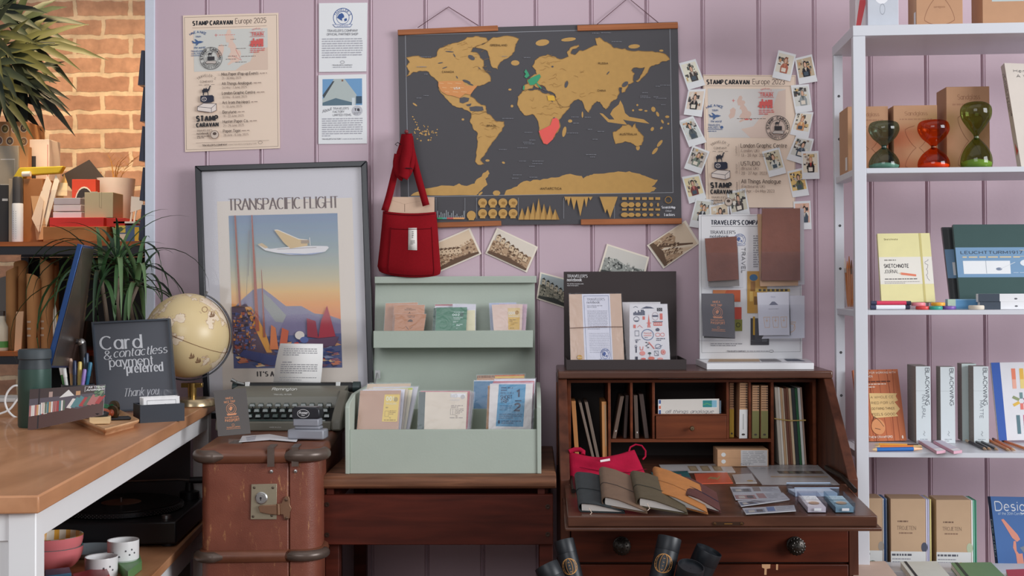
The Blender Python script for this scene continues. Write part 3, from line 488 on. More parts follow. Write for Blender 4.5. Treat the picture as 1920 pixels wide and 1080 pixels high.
# ---------------------------------------------------------------- scratch map
GOLD = M((180,139,74), .42,.15, var=.10, sc=60); GOLDL = (150,112,56); MAPG = M((68,66,70), .55, var=.03)
def world_map():
    pl = PY(-.014); cs = [(746,56),(1270.5,41),(1278,418),(752,424)]
    root = thing('wall_map', 'large dark grey world map with golden countries hanging on the pink wall', 'map', (at(1010,240,-.012).x, -.012, at(1010,420,-.012).z))
    b = MB(); b.slab([pl.hit(*c) for c in cs], pl.n, .0012, MAPG); b.build('map_sheet', root)
    a = Art(pxmap(pl)); LN = (150,152,158)
    a.line([(760,66),(1256,52),(1262,361),(766,369),(760,66)], .9, LN)
    NA = [(762,108),(778,105),(804,109),(819,105),(822,93),(830,89),(845,83),(858,80),(876,70),(897,68),(912,71),(915,78),(897,86),(887,89),(883,97),(897,101),(907,114),(905,127),(918,141),(920,153),(907,159),(896,161),(889,168),(882,176),(882,181),(897,193),(910,198),(912,210),(884,215),(876,207),(856,201),(843,192),(832,179),(823,168),(822,155),(811,144),(804,135),(788,133),(775,135),(762,144),(768,134),(762,124),(768,117)]
    SA = [(884,213),(892,208),(910,209),(920,216),(928,226),(945,228),(946,235),(941,246),(931,258),(923,267),(913,284),(908,292),(901,300),(908,308),(897,309),(891,303),(894,280),(896,265),(896,251),(887,241),(881,228)]
    GR = [(890,88),(901,84),(915,77),(925,70),(951,67),(973,73),(967,83),(965,96),(959,104),(947,111),(938,117),(933,130),(924,127),(918,111),(914,96),(905,92)]
    AF = [(979,172),(971,181),(970,197),(975,207),(983,216),(998,214),(1006,222),(1010,234),(1011,246),(1019,269),(1025,271),(1036,262),(1042,251),(1050,240),(1048,225),(1063,207),(1069,200),(1054,200),(1042,186),(1037,178),(1019,175),(1013,170),(1003,168),(985,168)]
    EU = [(998,124),(1003,113),(1011,107),(1027,102),(1042,107),(1053,111),(1066,106),(1063,98),(1070,89),(1085,84),(1086,87),(1074,92),(1070,100),(1078,103),(1086,95),(1099,93),(1120,85),(1116,72),(1124,70),(1138,79),(1146,84),(1151,90),(1172,91),(1180,95),(1203,96),(1229,98),(1244,100),(1256,112),(1242,115),(1229,121),(1217,129),(1209,142),(1196,154),(1192,152),(1204,138),(1209,126),(1188,127),(1184,132),(1190,138),(1188,154),(1178,158),(1172,172),(1166,174),(1166,164),(1161,164),(1161,176),(1156,186),(1146,191),(1143,198),(1136,205),(1132,202),(1128,196),(1125,191),(1119,190),(1110,198),(1104,211),(1099,207),(1091,189),(1084,186),(1076,189),(1068,199),(1051,203),(1042,187),(1041,177),(1027,171),(1022,163),(1010,158),(1014,164),(1009,165),(1001,160),(998,166),(985,171),(980,168),(983,160),(990,157),(988,150),(996,144),(1006,139),(1005,132)]
    AU = [(1149,248),(1159,243),(1167,235),(1177,233),(1185,239),(1191,231),(1197,246),(1207,256),(1203,272),(1195,275),(1185,269),(1172,265),(1154,270)]
    ANL = [(770,367),(781,360),(794,354),(820,350),(851,349),(861,344),(870,348),(890,344),(893,337),(903,331),(907,324),(915,319),(918,325),(910,336),(914,346),(905,354),(893,366)]
    ANR = [(945,366),(948,358),(962,352),(975,344),(982,340),(1006,337),(1012,338),(1041,333),(1069,326),(1091,330),(1094,335),(1100,330),(1113,326),(1152,323),(1180,321),(1200,326),(1212,331),(1233,337),(1228,345),(1222,350),(1231,353),(1226,358),(1218,361)]
    rq = random.Random(12)
    def rough(P):
        for amp in (.13,.13):
            Q = []
            for i, p in enumerate(P):
                n = P[(i+1) % len(P)]; dx, dy = n[0]-p[0], n[1]-p[1]; t = rq.uniform(-amp, amp)*(0 if dx*dx+dy*dy > 6000 else min(1,16/math.hypot(dx+.01, dy)) if dx*dx+dy*dy > 9 else .3); Q += [p, ((p[0]+n[0])/2-dy*t, (p[1]+n[1])/2+dx*t)]
            P = Q
        return P
    NA, SA, GR, AF, AU, ANL, ANR, EU = [rough(P) for P in (NA, SA, GR, AF, AU, ANL, ANR, EU)]
    for P in (NA, SA, GR, AF, AU, ANL, ANR, EU): a.poly(P, GOLD)
    a.poly([(1149,205),(1160,196),(1163,188),(1168,197),(1172,212),(1180,219),(1207,224),(1218,232),(1204,230),(1192,228),(1176,226),(1168,224),(1176,234),(1140,229),(1124,212),(1130,213),(1142,224),(1152,224),(1144,214)], GOLD)
    for x, y, rx, ry, q in [(966,118,8,5,0),(1017,80,13,6,-8),(1066,74,14,3.5,-6),(1189,87,11,4,-4),(1240,95,4,2,0),(1058,247,3.6,10,12),(1069,227,4,3,0),(1196,277,3.6,5,0),(1237,269,3,8,38),(1228,283,3,8,40),(1092,215,1.6,6,0),(778,196,5,1.6,35),(914,301,4,2.2,0),(944,305,3,2,20),(931,362,7,5,0),(868,224,2.6,2,0),(960,199,2.6,2.6,0),(956,168,3,2,0),(901,363,5,2,-40),(1225,205,4,5,-20),(1233,214,2.5,5,-25),(1242,228,2,4,-30),(1251,219,4,2.4,0),(1240,240,3,2,-40),(1253,232,2,2,0),(1223,242,3,4,30),(1187,207,2,2,0),(1201,206,4,1.8,0),(1211,208,3,1.6,0),(1195,197,2,2,0)]: a.ell(x, y, rx, ry, GOLD, n=12, rot=q)
    r = random.Random(5)
    for k in range(34): a.ell(796+r.gauss(0,11), 249+r.gauss(0,6), r.uniform(.7,2.6), r.uniform(.6,1.8), GOLD, n=8)
    for k in range(7): a.ell(774+k*2.5,219+k*5,1.5,1.2, GOLD, n=8)
    a.up()
    for P in (NA, SA, GR, AF, AU, EU): a.line(P+[P[0]], .7, (138,104,58))
    DK = M((78,76,80), .55)
    a.poly([(862,184),(870,182),(880,184),(878,190),(868,194),(862,192)], DK); a.poly([(880,201),(892,199),(905,200),(907,207),(896,209),(882,208)], DK); a.poly([(874,196),(884,194),(882,199),(876,199)], DK)
    for x, y, w, h, q in [(826,118,5,1,-10),(834,127,5,1,-20),(843,97,8,1,5),(852,104,4,1,60),(875,153,8,2.5,20),(882,158,6,1.4,20),(857,145,3,1,60),(899,128,3,.8,40),(1062,158,3,7,15),(1140,137,4,1,-50),(1036,125,2,1.6,0),(1032,186,8,.9,50),(1172,158,7,4,-40),(1039,222,2,2,0),(884,108,7,4,30),(1022,169,6,1.4,20)]: a.ell(x, y, w, h, DK, n=12, rot=q)
    for k in range(70):
        reg = r.choice([(880,915,95,150),(1000,1060,130,165),(985,1045,185,225),(1060,1150,130,180),(895,935,215,260),(830,900,80,110),(1010,1040,105,125)]); x, y = r.uniform(*reg[:2]), r.uniform(*reg[2:])
        a.line([(x, y),(x+r.uniform(2,7), y+r.uniform(-4,4)),(x+r.uniform(6,13), y+r.uniform(-4,4))], .45, (156,118,64))
    a.up(); GRN = (58,152,110); RD = (226,92,84)
    a.poly([(822,153),(840,152),(868,152),(872,160),(886,162),(896,160),(889,168),(882,178),(872,176),(862,184),(850,180),(838,178),(828,172),(822,162)], (208,142,86)); a.poly([(989,151),(996,146),(1012,139),(1014,144),(1009,152),(1002,159),(994,160)], GRN); a.poly([(986,130),(990,136),(993,142),(987,147),(983,144),(986,139),(983,135)], GRN); a.poly([(981,161),(984,161),(983,169),(980,168)], GRN); a.line([(1006,155),(1010,161),(1015,166)], 2.2, GRN)
    a.poly([(1010,246),(1020,241),(1032,235),(1036,223),(1043,221),(1048,226),(1049,239),(1042,250),(1036,262),(1026,271),(1019,269)], RD); a.poly([(1026,179),(1039,180),(1041,189),(1028,189)], (216,170,60)); a.up()
    for k in range(9): a.line([(824+k*5,156+k % 3*8),(832+k*5.4,157+k % 3*8)], 1.2, (222,172,122))
    for t, x, y, h in [('CANADA', 840,137,4),('GREENLAND', 935,87,4),('RUSSIA', 1131,121,4),('BRAZIL', 922,238,4),('CHINA', 1128,172,4),('AUSTRALIA', 1178,254,4.4),('ANTARCTICA', 1033,356,4.6)]: a.text(t, x, y, h, (92,68,36), al='c', bold=.17)
    a.text('USA', 857,168,4.5, (226,220,206), al='c', bold=.2)
    for k in range(42):
        x, y = r.choice([(r.uniform(775,800), r.uniform(90,190)),(r.uniform(912,965), r.uniform(150,300)),(r.uniform(1060,1140), r.uniform(215,300)),(r.uniform(1200,1245), r.uniform(160,200)),(r.uniform(925,1000), r.uniform(100,125)),(r.uniform(960,1010), r.uniform(240,340)),(r.uniform(1110,1240), r.uniform(60,80))]); a.lines(x, y, x+r.uniform(8,22), 1,2,.9, (130,132,140), last=1)
    for x in (818,872,894,972,1057,1152): a.line([(x, 371),(x, 410)], .6, LN)
    for i in range(4):
        for j in range(2):
            x, y = 905+i*19,380+j*20; a.ell(x, y, 8.4,8, GOLD); a.rect(x-5, y+7, x+5, y+9.5, GOLD); a.up(.2); a.ell(x+1, y+1,4,3, GOLDL)
    a.ell(884,404,8.5,8.5, GOLD); a.rect(879,411,889,413, GOLD)
    for x, h in [(979,22),(990,26),(1000,33),(1010,40),(1020,30),(1031,27),(1041,20)]: a.poly([(x-7,412),(x, 412-h),(x+8,412)], GOLD); a.up(.1); a.poly([(x, 412-h),(x+8,412),(x+2,412)], GOLDL)
    for x, h, w in [(1061,8,3),(1066,18,4),(1076,25,6),(1088,37,8),(1099,20,4),(1107,7,4),(1135,31,11),(1144,40,14)]: a.poly([(x-w, 369),(x+w, 369),(x, 369+h)], GOLD)
    for i in range(6):
        x = 1166+i*12.5; a.rect(x, 370, x+9,375, GOLD); a.rect(x, 391, x+9,395, GOLD); a.ell(x+5,384,7-i, 5-i*.3, GOLD); a.ell(x+5,403,7-i*.8,4.4-i*.4, GOLD)
    for k in range(16): a.rect(820+k*3.3,408-r.uniform(2,14), 821.4+k*3.3,408, (150,156,160))
    a.rect(820,408,830,411, GRN); a.rect(830,408,838,411, (84,150,150)); a.rect(838,408,850,411, (190,84,80)); a.rect(850,408,871,411, (222,158,100))
    a.ring(1253,375,6,1.6, GOLDL); a.text('Scratch Map', 1253,391,4.2, (222,222,226), al='c', W=25, bold=.2, serif=True, thin=.1); a.text('Deluxe', 1253,397,3, (200,200,206), al='c', slant=.3); a.text('Luckies', 1255,405,4.6, (226,226,230), al='c', W=19, bold=.2, serif=True, thin=.1)
    a.build('map_print', root)
    OAK = WOOD((178,112,72),(140,82,50),(2,40,40), .5); f = PY(-.020)
    for q in ([(745.4,55.7),(933.3,47.4),(934,57.5),(746,66)], [(1082,47),(1271,41.5),(1271.5,53),(1082.5,58)], [(752,419),(939.5,413.7),(940,423),(752.5,429)], [(1089,411),(1278.6,409),(1278.6,419.7),(1089,421.7)]):
        h = MB(); h.slab([f.hit(*c) for c in q], f.n, .012, OAK); h.build('wooden_hanger_bar', root, bevel=.0015)
    for q in ([(783,52),(841,13),(897,48)], [(1119,46),(1178,-4),(1235,43)]):
        h = MB(); h.tube([at(*q[0], -.014), at(*q[1], -.006), at(*q[2], -.014)], .0011, M((92,60,66), .8), n=6); h.build('hanging_string', root)
world_map()
# ================================================================ COUNTER AT THE LEFT
CZ = .95; ct = at(73,930,0)
BEECH = WOOD((208,152,112),(176,122,84),(9,1.2,9), .38, coat=.1, bump=.04)
CWHITE = M((232,236,240), .4, var=.02)
def counter():
    A = atz(73,929, CZ); B = atz(403,752, CZ); d = (B-A); d.z = 0; d.normalize(); B = A+d*1.62; n = V((-d.y, d.x, 0))  # n points left
    root = thing('shop_counter', 'white framed shop counter with a thick beech worktop and lower shelf at the left', 'counter', (A.x-.4, A.y+.8,0))
    fr = lambda u, w, z: A+n*u+d*w+V((0,0, z-CZ))
    L = 1.62; b = MB(); b.box((0,0, CZ-.028),(1.25, L, CZ), BEECH, fr); b.build('worktop', root, bevel=.003)
    b = MB(); b.box((.012,.02, CZ-.073),(.05, L-.02, CZ-.0282), CWHITE, fr); b.box((.05,.02, CZ-.073),(1.2,.045, CZ-.0282), CWHITE, fr); b.build('apron', root, bevel=.001)
    for w in (.016, L-.06):
        b = MB(); b.box((.009, w, 0),(.052, w+.044, CZ-.0284), CWHITE, fr); b.build('leg', root, bevel=.002)
    b = MB(); b.box((.0522,.026,.05),(1.2,.04, CZ-.0734), CWHITE, fr); b.box((.105,.0215,.05),(.112,.026, CZ-.0734), M((190,188,186), .5), fr); b.box((.30,.0215, CZ-.22),(1.2,.026, CZ-.214), M((190,188,186), .5), fr); b.build('front_panel', root)
    b = MB(); b.box((.012,.062,.612),(1.2, L-.064,.633), BEECH, fr); b.build('shelf', root, bevel=.002)
    b = MB(); b.box((.02,.062,.560),(.05, L-.064,.6118), CWHITE, fr); b.build('shelf_rail', root)
    b = MB(); b.box((1.0,.05,.05),(1.015, L-.05, CZ-.074), M((60,58,58), .7), fr); b.build('inner_panel', root)
    b = MB(); b.box((.06, L-.058,.05),(1.2, L-.048, CZ-.074), M((96,94,96), .7), fr); b.build('end_panel', root)
counter()
def gp(px, py, z=CZ): return atz(px, py, z)
# thermos flask
p = gp(65,800); fl = thing('travel_flask', 'dark green travel flask with a grey lid at the left of the counter', 'flask', p)
b = MB(); b.lathe([(.001,0),(.034,0),(.0365,.004),(.0365,.133)], p, M((52,78,70), .38,.2), n=40); b.build('body', fl)
b = MB(); b.lathe([(.0365,.1332),(.0362,.136),(.0335,.151),(.0335,.1545)], p, M((44,52,56), .5), n=40); b.build('neck', fl)
b = MB(); b.lathe([(.0345,.155),(.0365,.1565),(.0365,.174),(.034,.178),(.001,.178)], p, M((58,66,70), .55), n=40); b.build('lid', fl)
# postcard standing
pl = lean(120,805, gp(120,806).y, 12)
def bookshop(a):
    a.rect(0,0,100,100, (92,84,92), r=.25); a.up(); a.poly([(0,66),(42,56),(66,66),(100,52),(100,100),(0,100)], (84,58,52), r=.25); a.rect(0,0,86,24, (70,56,54), r=.25); a.rect(12,0,14,100, (44,36,38), r=.25); a.up()
    r = random.Random(3); cs = [(206,196,184),(176,112,108),(206,156,110),(90,132,136),(222,216,210),(170,66,66),(96,110,92)]
    for k in range(10): a.rect(1+k*2.4-(.2), 40,3+k*2.4,66, r.choice(cs), r=.25)
    for k in range(12): a.rect(16+k*2.7,36,18.3+k*2.7,64, r.choice(cs), r=.25)
    for k in range(8):
        x = 50+k*5.4; a.poly([(x, 58),(x+8,34-k % 3*3),(x+14,37),(x+6,62)], r.choice(cs), r=.25)
    a.poly([(40,28),(52,8),(60,26)], (222,220,216), r=.25); a.rect(26,10,31,24, (176,150,140), r=.25); a.rect(62,14,68,26, (196,150,110), r=.25)
    for k in range(24): a.ell(88+r.uniform(0,11), r.uniform(4,36), 2.4,3.4, r.choice([(96,128,92),(130,150,118),(66,92,70)]), n=8, r=.25)
    a.up(); a.text('All Things', 78,9,6, (222,222,222), W=22); a.text('Analogue', 76,17,6.4, (222,222,222), W=24, bold=.16); a.line([(74,3),(86,3)], .6, (222,222,222)); a.line([(74,3),(74,19)], .6, (222,222,222))
card('standing_postcard', 'glossy postcard of a crowded bookshelf propped up on the counter', 'postcard', [(56,730),(197,721),(193,778),(52,808)], pl, .001, CARDW, bookshop, printname='picture')
# wooden tray with rubber stamps
def tray():
    a, bb, c, d = gp(129,790), gp(196,820.5), gp(263,802), gp(210,774); cen = (a+bb+c+d)/4
    root = thing('wooden_tray', 'light wooden tray with raised rim holding rubber stamps on the counter', 'tray', cen)
    LW = WOOD((214,172,132),(190,142,100),(3,14,14), .6); b = MB(); P = [a, bb, c, d]; Q = []
    for i in range(4):
        p0, p1, p2 = P[i-1], P[i], P[(i+1) % 4]; e = (p0-p1).normalized()*.014; f = (p2-p1).normalized()*.014
        Q += [p1+e, p1+e*.3+f*.3, p1+f]
    up = V((0,0,1)); n = len(Q)
    def ringp(s, z): return [cen+(q-cen)*s+up*z for q in Q]
    rows = [ringp(.84,0), ringp(.86,.006), ringp(.98,.012), ringp(1.0,.016), ringp(.985,.0185), ringp(.93,.0165), ringp(.86,.010)]
    b.add([v for r in rows for v in r], [(i*n+k, i*n+(k+1) % n, (i+1)*n+(k+1) % n, (i+1)*n+k) for i in range(6) for k in range(n)]+[tuple(range(n-1,-1,-1)), tuple(range(6*n, 7*n))], LW)
    b.build('tray_body', root, smooth=50); return cen, P
tc, tP = tray()
def tr(u, w, z): a, bb, c, d = tP; q = (a*(1-u)+d*u)*(1-w)+(bb*(1-u)+c*u)*w; return V((q.x, q.y, CZ+z))   # u to the back right, w to the front
def stampblock(name, label, u, w, L, Wd, ang, wood_, handle, topcol, hz):
    q = tr(u, w, .0115); r = thing(name, label, 'stamp', q); ca, sa = math.cos(ang), math.sin(ang); fr = lambda x, y, z: q+V((x*ca-y*sa, x*sa+y*ca, z))
    b = MB(); b.box((-L/2,-Wd/2,0),(L/2, Wd/2,.016), wood_, fr); b.build('block', r, bevel=.002)
    b = MB(); b.lathe([(.001,0),(.017,0),(.019,.004),(.019,.008),(.012,.011),(.001,.012)], q+V((0,0,.0162)), topcol, n=24); b.build('ink_cap', r)
    return r
BLW = WOOD((214,190,150),(196,166,124),(3,20,20), .7)
stampblock('rubber_stamp', 'wooden block stamp with a black round top, front of the tray', .25,.62,.045,.036,.25, BLW, None, BLACK, 0)
stampblock('rubber_stamp', 'wooden block stamp with a black round top, at the back left of the tray', .18,.2,.042,.034,.2, BLW, None, BLACK, 0)
for lb, u0, w0, u1, w1, col, z in [('hand stamp with a reddish brown turned handle lying in the tray', .33,.52,.66,.58, M((140,62,36), .2, coat=.6), .026),('hand stamp with a glossy green handle lying in the tray', .48,.24,.90,.34, M((24,92,56), .18, coat=.7), .026)]:
    p0, p1 = tr(u0, w0, z+.004), tr(u1, w1, z); ax = (p1-p0); Ln = ax.length; r = thing('hand_stamp', lb, 'stamp', (p0+p1)/2-V((0,0,.014)))
    b = MB(); b.lathe([(.001,0),(.010,.002),(.012, Ln*.2),(.010, Ln*.45),(.006, Ln*.66),(.009, Ln*.72),(.009, Ln*.74)], p0, col, axis=ax, n=20); b.build('handle', r)
    b = MB(); b.lathe([(.009, Ln*.741),(.017, Ln*.78),(.0175, Ln*.9),(.016, Ln*.91),(.001, Ln*.91)], p0, M((86,70,48), .3,.7), axis=ax, n=24); b.build('brass_seal', r)
b = MB(); fr = lambda x, y, z: tr(.72,.6,.0117)+V((x*.94-y*.3, x*.3+y*.94, z)); b.box((-.03,-.024,0),(.03,.024,.004), M((40,40,44), .6), fr); tag(b.build('ink_pad', bevel=.001), 'flat dark ink pad at the right end of the wooden tray', 'ink pad')
# card sign
ps = lean(262,775, gp(262,775).y+.004,9,-4)
def sign():
    cs = [(172,604),(318,597),(331,765),(186,775)]; root = thing('payment_sign', 'dark grey framed sign with white lettering asking for card payment', 'sign', ps.hit(258,770))
    b = MB(); b.slab([ps.hit(*c, -.003) for c in cs], ps.n, .006, M((84,88,96), .5)); b.build('sign_board', root)
    f = MB(); m = qmap(ps, cs, 0,0,1,1); e = .02; FR = M((58,66,76), .4)
    for q in ([(0,0),(1,0),(1, e),(0, e)], [(0,1-e),(1,1-e),(1,1),(0,1)], [(0, e),(e*1.1, e),(e*1.1,1-e),(0,1-e)], [(1-e*1.1, e),(1, e),(1,1-e),(1-e*1.1,1-e)]): f.slab([m(x, y, .003) for x, y in q], ps.n, .009, FR)
    f.build('sign_frame', root)
    a = Art(qmap(ps, cs, 172,601,325,770)); a.h = -.0026; WT = (206,210,216)   # px-like units
    a.text('Card', 185,653,24, WT, W=80, serif=True, bold=.19, thin=.07, track=.1); a.text('&', 190,672,16, WT, W=15, bold=.14, thin=.05); a.text('contactless', 209,669,15, WT, W=105, serif=True, bold=.15, thin=.06, slant=.25, rot=-2, track=.1)
    a.text('payment', 200,686,17, WT, W=86, serif=True, bold=.16, thin=.06, track=.1); a.text('preferred', 233,699,16.5, WT, W=70, serif=True, bold=.2, thin=.07, track=.08); a.text('Thank you', 222,742,14, (186,190,196), W=68, serif=True, bold=.12, thin=.05, slant=.3); a.build('lettering', root)
    g = MB(); c0 = ps.hit(258,640,-.010); c1_ = V((c0.x, c0.y+.10, CZ+.002)); g.slab([c0+V((-.02,0,0)), c0+V((.02,0,0)), c1_+V((.02,0,0)), c1_+V((-.02,0,0))], (0,-1,.6), .003, FR); g.build('easel_back', root)
sign()
# black card box with business cards
def cardbox():
    A, Bq = gp(274,793), gp(346,789); d = (Bq-A).normalized(); n = V((-d.y, d.x, 0)); w = (Bq-A).length+.014; root = thing('card_box', 'open black box of business cards in front of the grey payment sign', 'box', A+d*w/2+n*.035); h = .042
    BL = M((34,40,50), .42); b = MB(); fr = lambda x, y, z: A-d*.014+d*x+n*y+V((0,0, z)); t = .004; dp = .07
    b.box((0,0,0),(w, dp, .004), BL, fr); b.box((0,0,.004),(w, t, h), BL, fr); b.box((0, dp-t, .004),(w, dp, h), BL, fr); b.box((0, t, .004),(t, dp-t, h), BL, fr); b.box((w-t, t, .004),(w, dp-t, h), BL, fr); b.build('box_body', root)
    for k in range(5):
        y0 = .012+k*.009; b = MB(); x0 = .012+(k % 2)*.003; b.hexa([fr(x0, y0,.0045), fr(x0+.085, y0,.0045), fr(x0+.085, y0+.002,.0045), fr(x0, y0+.002,.0045), fr(x0, y0+.008,.057), fr(x0+.085, y0+.008,.057), fr(x0+.085, y0+.010,.057), fr(x0, y0+.010,.057)], M((228,226,222), .6)); c = b.build('business_card'); tag(c, ['front white business card with a thin frame line in the black box', 'second business card behind the front one in the black box', 'middle business card of the black box', 'fourth business card of the black box', 'rearmost business card of the black box'][k], 'card', 'business cards in the black box')
        if k == 0:
            P0, P1, P2, P3 = fr(x0, y0+.008,.057), fr(x0+.085, y0+.008,.057), fr(x0+.085, y0,.0045), fr(x0, y0,.0045); nn = (P1-P0).cross(P3-P0).normalized(); nn = nn if nn.y < 0 else -nn
            a = Art(lambda x, y, hh: (P0*(1-x/100)+P1*x/100)*(1-y/60)+(P3*(1-x/100)+P2*x/100)*y/60+nn*hh); a.line([(10,8),(90,8),(90,52),(10,52),(10,8)], 1, (90,90,92)); camel(a, 42,40,.6); a.build('print', c)
    b = MB(); b.hexa([fr(.006,.0065,.03), fr(.098,.0065,.03), fr(.098,.062,.03), fr(.006,.062,.03), fr(.008,.016,.078), fr(.092,.016,.074), fr(.094,.064,.070), fr(.01,.064,.076)], FILM); tag(b.build('clear_sleeve'), 'crinkled clear plastic sleeve around the business cards', 'sleeve')
cardbox()
# pens standing in a cup behind the postcard
pc = gp(146,776); b = MB(); b.lathe([(.001,0),(.038,0),(.040,.003),(.040,.075),(.038,.075),(.037,.006),(.001,.005)], pc, M((52,54,60), .4), n=28); tag(b.build('pen_cup'), 'dark pen cup on the counter behind the standing postcard', 'cup')
PENS = [(112,676,120, (226,226,220), 'white pen with a green barrel, leftmost in the cup', (70,130,70)),(119,682,124, (220,220,214), 'white pen second from left in the cup', (200,200,196)),(132,672,132, (200,168,150), 'pen with a pale wooden barrel and pinkish end in the cup', (206,160,110)),(140,676,138, (36,50,84), 'dark blue pen in the cup', (30,40,60)),(150,678,147, (222,196,110), 'yellow pen in the cup', (226,200,120)),(159,692,156, (150,124,190), 'lilac pen in the cup', (160,130,200)),(170,679,163, (40,110,140), 'teal pen, rightmost in the cup', (30,100,130)),(163,662,158, (44,60,84), 'tall navy pen at the back of the cup', (36,48,70)),(157,668,154, (70,96,120), 'clear blue scissor handle shaped pen top in the cup', (90,120,150))]
for i, (tx, ty, bx, cc, lb, bc) in enumerate(PENS):
    yy = pc.y+(.012 if i > 6 else -.008 if i % 2 else .002); top = at(tx, ty, yy); bot = V((pc.x+(i-4)*.0055, yy, CZ+.006)); ax = (top-bot); L = ax.length; r = thing('pen', lb, 'pen', bot, 'pens in the dark cup')
    b = MB(); b.lathe([(.001,0),(.0042,.01),(.0046,.02),(.0046, L*.72)], bot, M(bc, .35), axis=ax, n=12); b.build('barrel', r)
    b = MB(); b.lathe([(.0046, L*.7202),(.0052, L*.722),(.005, L*.97),(.0035, L),(.001, L)], bot, M(cc, .3), axis=ax, n=12); b.build('pen_cap', r)
# white cable
def cable():
    pts = [gp(2,786), gp(30,780), gp(60,782)]; b = MB(); P = []
    base = gp(20,782); 
    for px, py in [(-10,779),(18,770),(30,752),(44,735),(40,724),(26,722),(14,734),(8,752),(14,770),(26,782),(40,786)]: P.append(at(px, py, base.y))
    Q = []
    for i in range(len(P)-1):
        for k in range(4): Q.append(P[i].lerp(P[i+1], k/4))
    Q.append(P[-1])
    for _ in range(3): Q = [Q[0]]+[(Q[i-1]+Q[i]*2+Q[i+1])/4 for i in range(1, len(Q)-1)]+[Q[-1]]
    b.tube(Q, .0026, M((226,226,224), .5), n=8); tag(b.build('charging_cable'), 'looped white cable on the counter left of the green flask', 'cable')
cable()
kp = gp(20,752); b = MB(); b.box((kp.x-.3, kp.y-.05, CZ+.0004),(kp.x+.035, kp.y+.06, CZ+.012), M((222,220,216), .5)); tag(b.build('keyboard', bevel=.003), 'white keyboard end at the left frame edge behind the flask', 'keyboard')
# desktop computer seen edge on
def imac():
    y0, y1 = -.78,-.30; T0, B0 = at(155,459, y0), at(95,690, y0); T1, B1 = at(176,463, y1), at(146,690, y1)
    root = thing('desktop_computer', 'thin blue computer screen seen edge on, leaning back on the counter', 'computer', (at(125,700,-.6).x, -.6, CZ))
    u = (T0-B0).normalized(); w = (B1-B0).normalized(); n = u.cross(w).normalized(); n = n if n.x > 0 else -n   # to the right: the back
    b = MB(); b.prism([B0, B1, T1, T0], -n*.012, M((34,66,116), .3,.4)); b.build('screen_edge', root, bevel=.0015)
    b = MB(); i_ = .006; q = [B0+u*i_+w*i_, B1+u*i_-w*i_, T1-u*i_-w*i_, T0-u*i_+w*i_]; b.prism([p+n*.0022 for p in q], -n*.002, M((104,92,84), .28,.75)); b.build('back_panel', root)
    b = MB(); q = [B0+u*.02+w*.01-n*.0122, B1+u*.02-w*.01-n*.0122, T1-u*.02-w*.01-n*.0122, T0-u*.02+w*.01-n*.0122]; b.prism(q, -n*.0012, M((14,14,18), .1)); b.build('display', root)
    m = B0.lerp(B1,.6)+u*.07; DS = M((58,54,54), .35,.6); b = MB(); b.tube([m+n*.003, m+n*.018, V((m.x+.03, m.y, CZ+.05)), V((m.x+.03, m.y, CZ+.004))], [.008,.010,.008,.008], DS, n=10); b.box((m.x-.05, m.y-.03, CZ+.0003),(m.x+.045, m.y+.10, CZ+.006), DS); b.ball(m+n*.016,.011, STEEL, n=14); b.build('stand', root)
imac()
